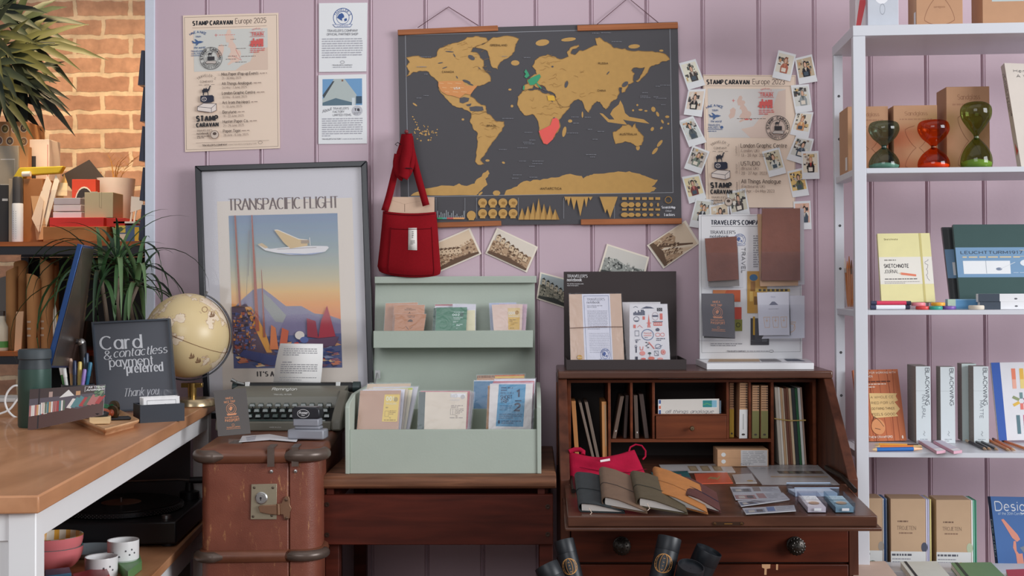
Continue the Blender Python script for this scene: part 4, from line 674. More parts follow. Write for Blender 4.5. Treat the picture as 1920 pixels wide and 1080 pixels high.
# globe
def globe():
    c = at(352,629,-.30); R = .113; base = V((c.x+.012, c.y, CZ)); root = thing('desk_globe', 'antique style cream globe on a brass stand at the counter end', 'globe', base)
    m, nt, bs = newmat('globe'); tc = nt.nodes.new('ShaderNodeTexCoord'); n = nt.nodes.new('ShaderNodeTexNoise'); n.inputs['Scale'].default_value = 9; n.inputs['Detail'].default_value = 9; n.inputs['Roughness'].default_value = .6
    rp = nt.nodes.new('ShaderNodeValToRGB'); e = rp.color_ramp.elements; e[0].position = 0; e[0].color = (*alb((214,194,150)), 1); e[1].position = 1; e[1].color = (*alb((226,214,190)), 1)
    for p_, c_ in ((.515, (208,186,140)),(.522, (150,110,96)),(.53, (222,206,180)),(.60, (214,190,168)),(.607, (170,132,116)),(.614, (226,212,192))):
        k = rp.color_ramp.elements.new(p_); k.color = (*alb(c_), 1)
    nt.links.new(tc.outputs['Object'], n.inputs['Vector']); nt.links.new(n.outputs['Fac'], rp.inputs[0]); nt.links.new(rp.outputs[0], bs.inputs['Base Color']); bs.inputs['Roughness'].default_value = .35
    b = MB(); b.ball(c, R, m, n=64); b.build('globe_ball', root)
    ax = V((math.sin(.42), 0, math.cos(.42))); s = V((math.cos(.42), 0,-math.sin(.42))); BR = M((150,120,66), .25,.85)
    b = MB(); eq = [c+(V((0,-1,0))*math.sin(t)+s*math.cos(t))*(R+.0006) for t in [math.pi*2*k/64 for k in range(65)]]; b.tube(eq, .0007, M((120,86,60), .5), n=5, caps=False); b.build('equator_line', root)
    b = MB(); pts = []
    for k in range(33):
        t = math.radians(-90+180*k/32); pts.append(c+(s*math.cos(t)+ax*math.sin(t))*(R+.005))
    for i in range(len(pts)-1):
        o = (pts[i]-c).normalized(); o2 = (pts[i+1]-c).normalized(); y = V((0,.008,0)); b.hexa([pts[i]-y, pts[i]+y, pts[i+1]+y, pts[i+1]-y, pts[i]-y+o*.003, pts[i]+y+o*.003, pts[i+1]+y+o2*.003, pts[i+1]-y+o2*.003], M((96,100,108), .25,.85))
    b.tube([c+ax*R, c+ax*(R+.016)], .003, STEEL, n=8); b.tube([c-ax*R, c-ax*(R+.016)], .003, STEEL, n=8); b.build('meridian_arm', root)
    q = c+(s*.62-ax*.78).normalized()*(R+.013); q = V((base.x, base.y, c.z-R-.014)); b = MB(); b.tube([q, V((base.x, base.y, CZ+.02))], [.013,.011], BR, n=14); b.box((q.x-.028, q.y-.009, q.z-.012),(q.x+.028, q.y+.009, q.z), BR); b.build('brass_post', root, bevel=.001)
    b = MB(); b.lathe([(.001,0),(.060,0),(.062,.003),(.060,.016),(.056,.021),(.015,.024),(.001,.024)], base, M((166,148,118), .25,.8), n=48); b.build('base_disc', root)
    a = Art(lambda x, y, h: None); 
    a.mp = lambda x, y, h: sph(x, y, c, R+.0004+h)
    for x, y in ((360,668),(372,676),(398,590)): a.poly([(x-6, y+2),(x+5, y+1),(x+3, y+4),(x-4, y+5)], (120,92,66)); a.poly([(x-4, y+1),(x-1, y-7),(x+1, y+1)], (130,100,74)); a.poly([(x+1, y+1),(x+3, y-5),(x+5, y+1)], (130,100,74))
    a.ring(384,580,5,1, (150,116,90)); a.build('map_vignettes', root)
def sph(px, py, c, R):
    d = ray(px, py).normalized(); oc = CP-c; bq = oc.dot(d); disc = bq*bq-(oc.dot(oc)-R*R); return CP+d*(-bq-math.sqrt(max(0, disc)))
globe()
# dracaena in a pot
def strap_leaf(b, pts, w, mat, up=V((0,0,1))):
    P = [V(p) for p in pts]; n = len(P); L = []; R_ = []; C_ = []
    for i, p in enumerate(P):
        t = (P[min(i+1, n-1)]-P[max(i-1,0)]).normalized(); s = t.cross(up)
        s = s.normalized() if s.length > 1e-4 else V((1,0,0)); u = i/(n-1); ww = w*(min(1, u*5+.45))*(1-u**2.2)+.0003; k = s.cross(t)*ww*.35
        L.append(p+s*ww+k); R_.append(p-s*ww+k); C_.append(p)
    b.add(L+C_+R_, [f for i in range(n-1) for f in ((i, i+1, n+i+1, n+i),(n+i, n+i+1,2*n+i+1,2*n+i))], mat)
def dracaena():
    p0 = atz(222,752, CZ); p0.y = -.20; p0 = V((at(222,600,-.20).x, -.20, CZ)); root = thing('dracaena_plant', 'potted dragon tree with thin arching green leaves behind the payment sign', 'plant', p0)
    b = MB(); b.lathe([(.001,0),(.042,0),(.046,.004),(.056,.14),(.056,.148),(.052,.148),(.050,.13),(.001,.13)], p0, M((206,178,178), .5), n=32); b.build('pot', root)
    g = [M((52,84,50), .4, var=.2), M((70,104,62), .4, var=.2), M((40,64,44), .4, var=.2), M((96,124,82), .4, var=.2)]; r = random.Random(11); heads = []
    for sx, hz in ((-.022,.34),(.0,.38),(.024,.32)):
        b = MB(); top = p0+V((sx*2.0, sx*.5, hz)); b.tube([p0+V((sx*.6,0,.125)), p0+V((sx*1.6+.006,.005,.2)), p0+V((sx*1.5-.004,0,.27)), top], .0058, M((112,98,84), .8), n=8); b.build('stem', root); heads.append(top)
    for h, N in zip(heads, (22,32,24)):
        for k in range(N):
            az = r.uniform(0,2*math.pi); el = r.choice([1.2,.7,.4,.1,-.15])+r.uniform(-.2,.2); L = r.uniform(.25,.40)*(1 if el < .9 else .72); d = V((math.cos(az), math.sin(az)*.75,0)); pts = []; q = h.copy(); a_ = el
            for i in range(11): pts.append(q.copy()); q = q+(d*math.cos(a_)+V((0,0,1))*math.sin(a_))*(L/10); a_ -= (.13+.17*(i/10))*(1.15 if el < .9 else .75)
            if min(p.y for p in pts) < -.50 or any((p-V((at(352,629,-.30).x, -.30, at(352,629,-.30).z))).length < .135 for p in pts): continue
            if any(p.y > -.025 and p.x > -1.17 for p in pts): pts = [V((p.x, min(p.y, -.03), p.z)) for p in pts]
            b = MB(); strap_leaf(b, pts, r.uniform(.0052,.0078), r.choice(g)); b.build('leaf', root, smooth=60)
dracaena()

# ================================================================ COUNTER'S LOWER SHELF
SZ = .6335
def sp(px, py, z=SZ): return atz(px, py, z)
def turntable():
    c = V((-1.045,-.42, SZ)); root = thing('turntable', 'black record player with a record on it under the counter', 'turntable', c); th = math.radians(4); ca, sa = math.cos(th), math.sin(th)
    fr = lambda x, y, z: c+V((x*ca-y*sa, x*sa+y*ca, z)); BK = M((28,28,30), .35, var=.02)
    b = MB(); b.box((-.215,-.19,.008),(.155,.17,.062), BK, fr); b.build('plinth', root, bevel=.004)
    for x, y in ((-.18,-.16),(.13,-.16),(-.18,.14),(.13,.14)):
        b = MB(); b.lathe([(.001,0),(.018,0),(.018,.0078),(.001,.0078)], fr(x, y, 0), BLACK, n=16); b.build('foot', root)
    pc_ = fr(-.025,.0,.0622); b = MB(); b.lathe([(.001,0),(.150,0),(.156,.003),(.156,.014),(.152,.016),(.001,.016)], pc_, M((50,50,52), .3,.6), n=64); pl_ = b.build('platter', root)
    d = MB()
    for k in range(96):
        for j in range(3):
            a_ = 2*math.pi*(k+.5*(j % 2))/96; d.ball(pc_+V((math.cos(a_)*.1562, math.sin(a_)*.1562,.0045+j*.0035)), .0011, STEEL, n=6)
    d.build('strobe_dots', pl_)
    b = MB(); b.lathe([(.001,.0162),(.149,.0162),(.149,.0180),(.052,.0182),(.001,.0182)], pc_, M((20,20,22), .22, var=.02), n=64); o = b.build('vinyl_record'); tag(o, 'black vinyl record with a brown label on the record player', 'record')
    b = MB(); b.lathe([(.001,.0184),(.050,.0184),(.050,.0188),(.001,.0188)], pc_, M((150,116,96), .6), n=40); b.build('record_label', o)
    b = MB(); b.lathe([(.0032,.0164),(.0032,.030),(.001,.031)], pc_, STEEL, n=10); b.build('spindle', root)
    b = MB(); t = fr(.12,.15,.062); b.lathe([(.001,.0004),(.026,.0004),(.026,.02),(.012,.024),(.010,.045),(.001,.046)], t, M((40,40,42), .4,.4), n=20); e = fr(-.10,.13,.112); b.tube([t+V((0,0,.05)), t+V((-.03,0,.052)), e], .0035, STEEL, n=8); b.tube([t+V((0,0,.05)), t+V((.04,.01,.05))], .009, BLACK, n=10); b.box((e.x-.012, e.y-.008, e.z-.012),(e.x+.006, e.y+.008, e.z), BLACK); b.build('tonearm', root)
    b = MB(); b.lathe([(.001,0),(.012,0),(.012,.008),(.001,.008)], fr(.12,-.14,.0622), STEEL, n=16); b.build('control_knob', root)
turntable()
def bowl(c, R, H, out, inn, label, band=None):
    root = thing('bowl', label, 'bowl', c, 'stacked pink bowls'); pr = []
    for k in range(9):
        t = k/8; pr.append((R*(.36+.64*math.sin(t*math.pi/2)**.9), H*(1-math.cos(t*math.pi/2))**.95))
    b = MB(); b.lathe([(.001,0)]+pr, c, out, n=40); b.build('outside', root)
    b = MB(); inner = [(r-.003, z) for r, z in pr]; b.lathe([(R, H),(R-.003, H+.0004)]+inner[::-1]+[(.001,.004)], c+V((0,0,.0005)), inn, n=40); b.build('inside', root)
def stripes():
    m, nt, bs = newmat('striped'); tc = nt.nodes.new('ShaderNodeTexCoord'); w = nt.nodes.new('ShaderNodeTexWave'); w.inputs['Scale'].default_value = 12; w.inputs['Distortion'].default_value = .4; rp = nt.nodes.new('ShaderNodeValToRGB'); rp.color_ramp.interpolation = 'CONSTANT'
    rp.color_ramp.elements[0].color = (*alb((226,216,200)), 1); rp.color_ramp.elements[1].position = .62; rp.color_ramp.elements[1].color = (*alb((222,164,70)), 1)
    nt.links.new(tc.outputs['Object'], w.inputs['Vector']); nt.links.new(w.outputs['Fac'], rp.inputs[0]); nt.links.new(rp.outputs[0], bs.inputs['Base Color']); bs.inputs['Roughness'].default_value = .25; return m
PK = M((226,124,128), .3, coat=.3)
bc = atz(96,1064, SZ); bc = V((at(99,1040,-.84).x, -.84, SZ))
bowl(bc, .066,.052, PK, M((84,150,148), .3), 'lower pink bowl with a teal inside, under the striped one'); bowl(bc+V((0,0,.0245)), .066,.052, PK, stripes(), 'upper pink bowl with a yellow striped inside, stacked on the teal one')
b = MB(); q = V((at(166,1045,-.70).x, -.70, SZ)); b.lathe([(.001,0),(.035,0),(.058,.008),(.070,.016),(.071,.018),(.056,.011),(.001,.006)], q, M((140,150,156), .3, coat=.3), n=40); tag(b.build('plate'), 'grey blue glazed plate beside the pink bowls', 'plate')
def gift_book(label, cs_px, z0, h, col, text=None, cat='book'):
    P = [atz(x, y, z0+h) for x, y in cs_px]; b = MB(); b.prism([p for p in P], V((0,0,-h)), col); o = b.build('small_book', bevel=.001); tag(o, label, cat, 'small books under the counter'); return o, P
o, P = gift_book('green small book with white text under the right hand cup', [(218,1054),(262,1039),(266,1052),(240,1072)], SZ+.0004,.020, M((92,136,84), .5))
o, P = gift_book('dark red small book at the front of the lower shelf', [(136,1076),(198,1060),(206,1078),(140,1098)], SZ+.0004,.024, M((150,50,56), .4))
o, P = gift_book('dark blue small book by the foot of the pink bowls', [(84,1068),(130,1063),(134,1074),(84,1080)], SZ+.0004,.03, M((40,84,110), .4))
def cup(c, label):
    root = thing('cup', label, 'cup', c, 'white dotted cups'); b = MB(); R, H = .0345,.046
    b.lathe([(.001,0),(R*.9,0),(R, .004),(R*1.01, H-.002),(R, H),(R-.0025, H-.001),(R-.003,.006),(.001,.005)], c, M((228,228,228), .3, coat=.3, var=.01), n=40); b.build('cup_body', root)
    d = MB()
    for a_, z in [(-1.9,.022),(-1.5,.014),(-1.1,.026),(-.85,.017),(-.7,.028),(-2.3,.016),(-.5,.02)]: d.ball(c+V((math.cos(a_)*R, math.sin(a_)*R, z)), .0022, M((90,92,96), .4), n=8, sq=(1,1,1))
    d.build('dots', root)
cup(V((at(190,1060,-.92).x, -.92, SZ)), 'white dotted cup standing nearer the shelf front'); cup(V((at(231,1040,-.84).x, -.84, SZ+.0206)), 'white dotted cup standing on the green book')
# ================================================================ BRICK RECESS: shelves, boxes, palm
RS = .25
UZ = at(100,453, RS).z; LZ = at(100,659, RS).z
def recess_shelf():
    x0, x1 = at(-40,450, RS).x, at(263,450, RS).x; root = thing('shelving_unit', 'dark metal shelving with wooden boards against the brick wall', 'shelf', ((x0+x1)/2, RS+.18,0))
    WB = WOOD((176,104,58),(136,74,40),(2,20,20), .4); MT = M((34,34,38), .5)
    for z in (UZ, LZ):
        b = MB(); b.box((x0, RS, z-.014),(x1, RS+.36, z), WB); b.build('shelf_board', root)
        [(lambda b: (b.box((x0, ya, z-.040),(x1, ya+.026, z-.0142), MT), b.build('shelf_rail', root)))(MB()) for ya in (RS+.004, RS+.33)]
    for x, y in ((at(136,500, RS+.33).x, RS+.31),(x1-.03, RS+.31),(x0, RS+.02),(x0, RS+.33)):
        b = MB(); b.box((x, y, 0),(x+.026, y+.026, UZ-.041), MT); b.build('post', root)
    b = MB(); b.box((x0, RS+.37,.02),(x1, RS+.38, UZ-.041), M((30,28,28), .8)); b.build('back_panel', root)
recess_shelf()
c3 = crop(0,280,2.7)
def rbox(name, label, cat, x0, y0, x1, y1, y, dp, col, z=None, art=None, group=None, bev=.001, right=0, **k):
    "upright box whose front spans the picture box (crop units) at depth y, standing at height z"
    (ax, ay),(bx, by) = c3((x0, y0),(x1, y1)); A = at(ax, ay, y); B = at(bx, by, y); z = B.z if z is None else z; m = col if isinstance(col, bpy.types.Material) else M(col, .75)
    b = MB(); b.box((A.x, y, z),(B.x, y+dp, A.z), m); o = b.build(name, bevel=bev); tag(o, label, cat, group)
    if art:
        a = Art(lambda u, w, h: V((A.x+(B.x-A.x)*u/100, y-h, A.z+(z-A.z)*w/100))); art(a); a.build('print', o)
    return o
u = UZ+.0005; KB = M((176,128,84), .8, var=.06)
def stickers(a):
    for x, y, c in ((30,28, (92,78,40)),(64,30, (96,50,50)),(10,74, (100,70,64)),(46,76, (84,66,58)),(92,26, (70,58,54)),(92,78, (120,92,70))): a.ell(x, y, 13,17, (210,196,176)); a.ell(x, y, 11,15, c); a.up(.1); a.text('O', x, y+5,9, (214,190,120), al='c')
rbox('kraft_carton', 'kraft carton covered in round stickers at the left under the palm', 'box', -20,-140,132,-20,.42,.16, KB, z=at(10,276,.42).z, art=stickers)
GB = rbox('grey_carton', 'tall grey carton under the stickered kraft carton at far left', 'box', -20,-18,92,470,.40,.18, (150,140,124), z=u, art=lambda a: a.line([(20,14),(84,14),(84,40),(20,40)], 1.2, (190,184,174)))
rbox('kraft_carton', 'plain kraft side carton next to the tall grey one', 'box', 98,-14,142,470,.41,.03, KB, z=u)
def whitebox(a): a.rect(12,16,34,48, (60,60,64)); a.ell(64,62,22,12, (196,120,112)); a.up(.2); a.ell(64,62,15,8, (226,214,200)); a.lines(50,80,90,3,5,2, (150,100,96)); a.rect(92,5,95,95, (190,90,84))
rbox('white_carton', 'white product carton with a red round mark leaning by the bricks', 'box', 148,-50,248,440,.45,.1, (222,208,196), z=u, art=whitebox)
rbox('dark_camera_box', 'black box at the far left end of the upper wooden shelf', 'box', -20,180,42,470,.30,.08, (40,40,42), z=u, art=lambda a: a.rect(50,24,96,28, (170,170,170)))
rbox('thin_grey_folder', 'thin tan and grey folder between black box and white bottle', 'folder', 44,150,66,460,.30,.10, (166,150,128), z=u)
# white bottle with dark cap
q = at(33,452,.29); q.z = u; o = thing('spray_bottle', 'white bottle with a dark neck and barcode on the upper shelf', 'bottle', q); b = MB(); b.lathe([(.001,0),(.016,0),(.017,.003),(.017,.118),(.016,.122)], q, M((222,222,220), .4), n=24); b.build('bottle_body', o); b = MB(); b.lathe([(.016,.1222),(.0155,.16),(.0155,.2),(.012,.206),(.001,.206)], q, M((60,56,54), .5), n=24); b.build('bottle_cap', o)
a = Art(lambda x, y, h: V((q.x+.017*math.sin(x), q.y-(.017+h)*math.cos(x), q.z+y))); [a.rect(-.5,.01+k*.007,.1,.013+k*.007, (70,70,72)) for k in range(13)]; a.build('print', o)
rbox('kraft_carton', 'upright brown carton behind the white envelopes', 'box', 118,148,214,460,.36,.10, (160,108,66), z=u)
b = MB(); pts = [at(*c, .37) for c in c3((50,165),(96,92),(320,84),(300,120),(120,132),(110,168))]; b.prism(pts, V((0,.03,0)), M((196,170,40), .6)); tag(b.build('yellow_pouch', bevel=.003), 'yellow folded paper pouch lying over the brown cartons', 'pouch')
b = MB(); s0, s1 = at(*c3((114,126))[0], .36), at(*c3((155,124))[0], .36); b.tube([s0, s1], .0085, M((226,218,206), .6), n=14); tag(b.build('paper_roll'), 'small white paper roll lying on the yellow pouch', 'roll')
# envelopes and papers leaning
for i, (cs, col, lb) in enumerate([([(152,205),(205,208),(240,455),(185,460)], (190,150,112), 'brown envelope in front of the upright carton'),([(238,132),(262,172),(204,420),(162,345)], (228,214,196), 'pointed white envelope leaning left of the card stack'),([(282,128),(300,160),(222,440),(196,420)], (232,222,206), 'second pointed white envelope leaning behind the first'),([(325,125),(340,168),(300,330),(262,300)], (222,182,110), 'yellowish paper corner standing behind the card stack'),([(285,168),(342,170),(340,235),(280,235)], (230,210,170), 'cream paper sheet behind the clear card stack'),([(205,235),(222,262),(196,420),(160,350)], (216,196,176), 'folded pale paper nearest the shelf front')]):
    y = .345+[.0,.006,.012,.05,.044,-.006][i]; card('envelope', lb, 'envelope', c3(*cs), lean(*c3(cs[3])[0], y, 6,0), .0015, M(col, .8), group='papers on the upper shelf')
KB2 = WOOD((176,122,76),(156,104,62),(3,12,12), .7)
rbox('flat_carton', 'long flat kraft box at the shelf front under the red box', 'box', 218,392,540,460,.27,.20, KB2, z=u)
rbox('red_box', 'flat bright red box on top of the long kraft box', 'box', 250,346,525,396,.275,.19, (206,50,44), z=at(*c3((250,394))[0], .275).z)
rbox('red_box', 'shorter red box at the right end behind the bright red box', 'box', 527,348,632,392,.30,.16, (190,52,46), z=at(*c3((250,394))[0], .30).z)
rz = at(*c3((300,346))[0], .275).z+.0005
for k in range(3):
    rbox('card_stack', ['lowest white card stack in the clear pack on the red box', 'middle white card stack in the clear pack', 'top greyish card stack in the clear pack'][k], 'cards', 268+k*2,318-k*36,412-k*3,346-k*36 if k else 347,.30,.09, [(226,222,222),(222,216,214),(190,184,186)][k], z=rz+k*.0212, group='white card packs')
b = MB(); A, B = at(*c3((248,205))[0], .29), at(*c3((425,345))[0], .29); b.box((A.x, .292, rz+.0002),(B.x, .40, A.z), FILM); tag(b.build('clear_bag'), 'clear plastic bag around the white card packs', 'bag')
rbox('beige_box', 'small beige box with a notch left of the white flowerpot', 'box', 428,218,572,348,.30,.1, (190,180,146), z=rz, art=lambda a: (a.line([(52,0),(52,58),(60,62),(60,0)], 2, (160,150,120)), a.rect(20,-3,46,2, (206,198,170))))
rbox('red_record_box', 'orange red square box with a dark ring behind the beige box', 'box', 364,152,484,300,.38,.04, (206,70,46), z=rz, art=lambda a: (a.ell(52,60,40,42, (226,216,200)), a.ell(52,60,36,38, (44,40,40)), a.ell(52,60,16,16, (120,110,100))))
card('black_card', 'dark square card standing on its corner against the bricks', 'card', c3((312,130),(452,52),(540,160),(400,260)), lean(*c3((400,260))[0], .47,10), .004, M((52,44,40), .6))
# white flowerpot with dry grass
q = at(*c3((580,335))[0], .535); q.z = u; root = thing('flower_pot', 'white flowerpot with dry grass sprigs on the upper shelf', 'plant', q); hh = at(*c3((580,150))[0], .535).z-u
b = MB(); b.lathe([(.001,0),(.045,0),(.048,.003),(.066, hh-.012),(.067, hh),(.062, hh),(.060, hh-.02),(.001, hh-.03)], q, M((226,218,208), .45), n=40); b.build('pot', root)
r = random.Random(4)
for k in range(9):
    b = MB(); d = V((r.uniform(-.9,.35)*(1 if k < 6 else .9), r.uniform(-.3,.3), 1)); pts = [q+V((d.x*.03, d.y*.03, hh-.03))]; L = r.uniform(.08,.15)
    for i in range(8): pts.append(pts[-1]+(d.normalized()*(1-i/9)+V((d.x*.9,0,-.2))*(i/8)).normalized()*L/8)
    for i in range(3,8):
        for s in (-1,1): strap_leaf(b, [pts[i], pts[i]+V((s*.012+d.x*.01,0,.012)), pts[i]+V((s*.02+d.x*.02,0,.018))], .0016, M((178,130,56), .7))
    strap_leaf(b, pts, .002, M((170,122,52), .7)); b.build('dry_sprig', root, smooth=60)
# white card stand, tea tin
q = at(*c3((672,380))[0], .33); root = thing('card_stand', 'small white plastic stand at the right end of the upper shelf', 'stand', (q.x, .33, u)); WH = M((226,222,214), .5)
z1 = at(*c3((680,372))[0], .33).z; b = MB(); A, B = at(*c3((590,376))[0], .33), at(*c3((705,376))[0], .33); b.box((A.x, .30, z1-.003),(B.x, .38, z1+.003), WH); b.build('tray', root)
b = MB(); b.slab([at(*c, .335) for c in c3((664,238),(726,244),(722,300),(660,320))], (0,-1,0), .004, WH); b.build('plate', root); b = MB(); b.tube([at(*c3((668,320))[0], .337), at(*c3((660,372))[0], .337)], .003, WH); b.tube([at(*c3((690,310))[0], .337), at(*c3((678,372))[0], .337)], .003, WH); b.build('strut', root)
rbox('tea_box', 'blue and yellow small box under the white plastic stand', 'box', 584,386,706,462,.30,.09, (70,100,140), z=u, art=lambda a: (a.rect(0,0,42,44, (206,190,90)), a.rect(2,52,44,96, (210,206,190)), a.rect(80,10,98,96, (206,176,60)), a.ell(22,22,10,14, (70,96,70))))
# lower shelf: kraft rolls
lz = LZ+.0006
for i, (x0, x1, yt, col, lb) in enumerate([(14,70,610, (172,124,80), 'leftmost brown paper bag standing on the lower shelf'),(52,122,580, (168,118,74), 'tall brown paper bag second from left, folded top'),(118,186,648, (182,130,84), 'shorter brown paper bag with pencil notes in the middle'),(186,252,563, (186,136,90), 'tallest brown paper bag, right of the short one'),(236,276,570, (150,104,66), 'narrow brown paper bag at the right end, in shade')]):
    (ax, ay),(bx, by) = c3((x0, yt),(x1,1000)); y = .30+[.05,.085,.02,.06,.10][i]; A, B = at(ax, ay, y), at(bx, by, y); w = (B.x-A.x)/2; cx = (A.x+B.x)/2; H = A.z-lz; b = MB(); pr = []; n = 20
    for z, k in ((0,.86),(H*.5,1),(H, 1.02)): pr.append([V((cx+w*k*math.cos(t)*(abs(math.cos(t))**-.3 if abs(math.cos(t)) > .05 else 1)*.9, y+.03+.026*math.sin(t), lz+z+(.012*math.cos(t*1+i) if z == H else 0))) for t in [2*math.pi*j/n for j in range(n)]])
    b.add([p for q_ in pr for p in q_], [(j*n+k, j*n+(k+1) % n, (j+1)*n+(k+1) % n, (j+1)*n+k) for j in range(2) for k in range(n)]+[tuple(range(n-1,-1,-1))], M(col, .85, var=.08)); o = b.build('paper_bag', smooth=50); tag(o, lb, 'paper bag', 'brown paper bags on the lower shelf')
    if i in (2,3):
        f = PY(y); a = Art(lambda u_, w_, h: V((cx+u_*w*.9, y+.03-.0262*math.sqrt(max(0,1-(u_*.8)**2))-.001-h, lz+w_))); [a.lines(-.6,.09-k*.022,.5,1,1,.006, (206,190,168)) for k in range(3)]; a.build('handwriting', o)
b = MB(); cxp = at(22,560,.52); b.prism([V((cxp.x+.115*math.cos(t), .52, lz+.10+.14*math.sin(t))) for t in [math.pi*k/20 for k in range(21)]]+[V((cxp.x-.115,.52, lz)), V((cxp.x+.115,.52, lz))], V((0,.008,0)), M((128,122,116), .7)); tag(b.build('arched_sign'), 'grey arched board standing behind the brown paper bags', 'sign')
card('wooden_strip', 'narrow pale wooden strip leaning on the brown paper bags', 'strip', c3((82,822),(118,820),(106,1015),(72,1022)), lean(*c3((88,1020))[0], .285,4), .006, M((206,160,122), .7))
q = at(2,650,.30); q.z = lz; root = thing('sauce_bottle', 'bottle with a green base label at the left edge of the lower shelf', 'bottle', q); b = MB(); b.lathe([(.001,0),(.02,0),(.021,.003),(.021,.075),(.012,.095),(.011,.11)], q, M((190,180,160), .4), n=20); b.build('bottle_body', root); b = MB(); b.lathe([(.0214,.01),(.0214,.03)], q, M((70,130,60), .5), n=20); b.build('green_label', root); b = MB(); b.lathe([(.0125,.1102),(.0125,.125),(.001,.126)], q, M((60,50,44), .4), n=16); b.build('bottle_cap', root)
for i, (x, yt, col, lb) in enumerate([(264,790, (226,222,210), 'white pencil left of its twin behind the paper bags'),(278,785, (230,226,214), 'white pencil right of its twin behind the paper bags'),(288,830, (206,160,50), 'yellow pencil beside the blue computer edge')]):
    a_ = at(*c3((x, yt))[0], .40); q = V((a_.x+.01,.40, lz)); b = MB(); ax = a_-q; b.lathe([(.001,0),(.0042,0),(.0042, ax.length*.9),(.001, ax.length)], q, M(col, .5), axis=ax, n=10); tag(b.build('pencil'), lb, 'pencil', 'pencils on the lower shelf')
b = MB(); A, B = at(*c3((378,870))[0], -.30), at(*c3((470,1010))[0], -.30); zz = CZ+.0006; b.box((A.x, -.30, zz),(B.x, -.27, A.z), CLEAR((170,130,100), .15,.05)); tag(b.build('glass_block'), 'brown tinted glass jar behind the payment sign', 'jar')
# cards on a rack edge seen edge-on beside the wall end
root = thing('packet_rack', 'narrow rack of dark packets hanging at the pink wall end', 'rack', (at(268,300,.02).x, .03, at(268,460,.02).z)); b = MB(); xr = at(271,300,.03).x
b.box((xr+.002,.028, at(268,470,.03).z),(xr+.008,.034, at(268,90,.03).z), M((60,62,70), .5)); b.build('rack_bar', root)
for k, (y0, y1, x0) in enumerate([(95,160,262),(163,228,266),(237,302,264),(314,376,265),(384,450,263)]):
    b = MB(); A, B = at(x0, y0,.02), at(271, y1,.02); b.hexa([V((A.x-.004,.015, B.z)), V((B.x, .015, B.z)), V((B.x, .06, B.z)), V((A.x-.004,.06, B.z)), V((A.x+.006,.015, A.z)), V((B.x, .015, A.z)), V((B.x, .06, A.z)), V((A.x+.006,.06, A.z))], M((54,58,76), .25)); tag(b.build('hanging_packet'), ['topmost', 'second', 'third', 'fourth', 'lowest'][k]+' dark packet on the rack at the wall end', 'packet', 'dark packets on the rack')
# palm at top left
def palm():
    base = V((at(-120,500,.45).x, .45,0)); root = thing('palm_plant', 'dark green palm reaching in from the top left before the bricks', 'plant', base); gs = [M((26,38,24), .6, var=.2), M((34,46,26), .6, var=.2), M((22,30,21), .6, var=.2), M((58,62,28), .6, var=.2)]; r = random.Random(9)
    b = MB(); b.lathe([(.001,0),(.16,0),(.2,.34),(.19,.34),(.001,.3)], base, M((90,84,80), .7), n=28); b.build('pot', root)
    b = MB(); hub = V((at(-70,110,.45).x, .45, at(-70,130,.45).z)); b.tube([base+V((0,0,.3)), base.lerp(hub, .5)+V((.02,0,0)), hub], [.03,.025,.02], M((86,70,52), .9), n=10); b.build('trunk', root)
    for ex, ey, yy, n in [(60,110,0.37,9),(128,82,0.48,9),(95,20,0.51,8),(40,-20,0.42,8),(30,215,0.36,8),(118,200,0.47,8),(20,150,0.33,7),(70,160,0.42,8),(10,60,0.30,7),(45,230,0.51,7)]:
        end = at(ex, ey, yy); b = MB(); mid = hub.lerp(end, .5)+V((0,0,.05)); sp_ = [hub, hub.lerp(mid, .6)+V((0,0,.02)), mid, mid.lerp(end, .6), end.lerp(mid, .25)]; b.tube(sp_, .003, gs[2], n=5)
        d = (end-mid).normalized(); side = d.cross(V((0,1,0))).normalized(); g = r.choice(gs)
        for k in range(n):
            t = (k-(n-1)/2)/((n-1)/2); o = mid.lerp(end, .1+.35*(1-abs(t))+r.uniform(-.05,.05)); dd = (d*(1-abs(t)*.55)+side*t*.95+V((0, r.uniform(-.2,.2), -.12))).normalized(); L = r.uniform(.15,.24)*(1-.2*abs(t)); strap_leaf(b, [o, o+dd*L*.3, o+dd*L*.65+V((0,0,-.006)), o+dd*L+V((0,0,-.022))], r.uniform(.013,.019), g, up=V((0,-1,.25)))
        b.build('frond', root, smooth=60)
palm()
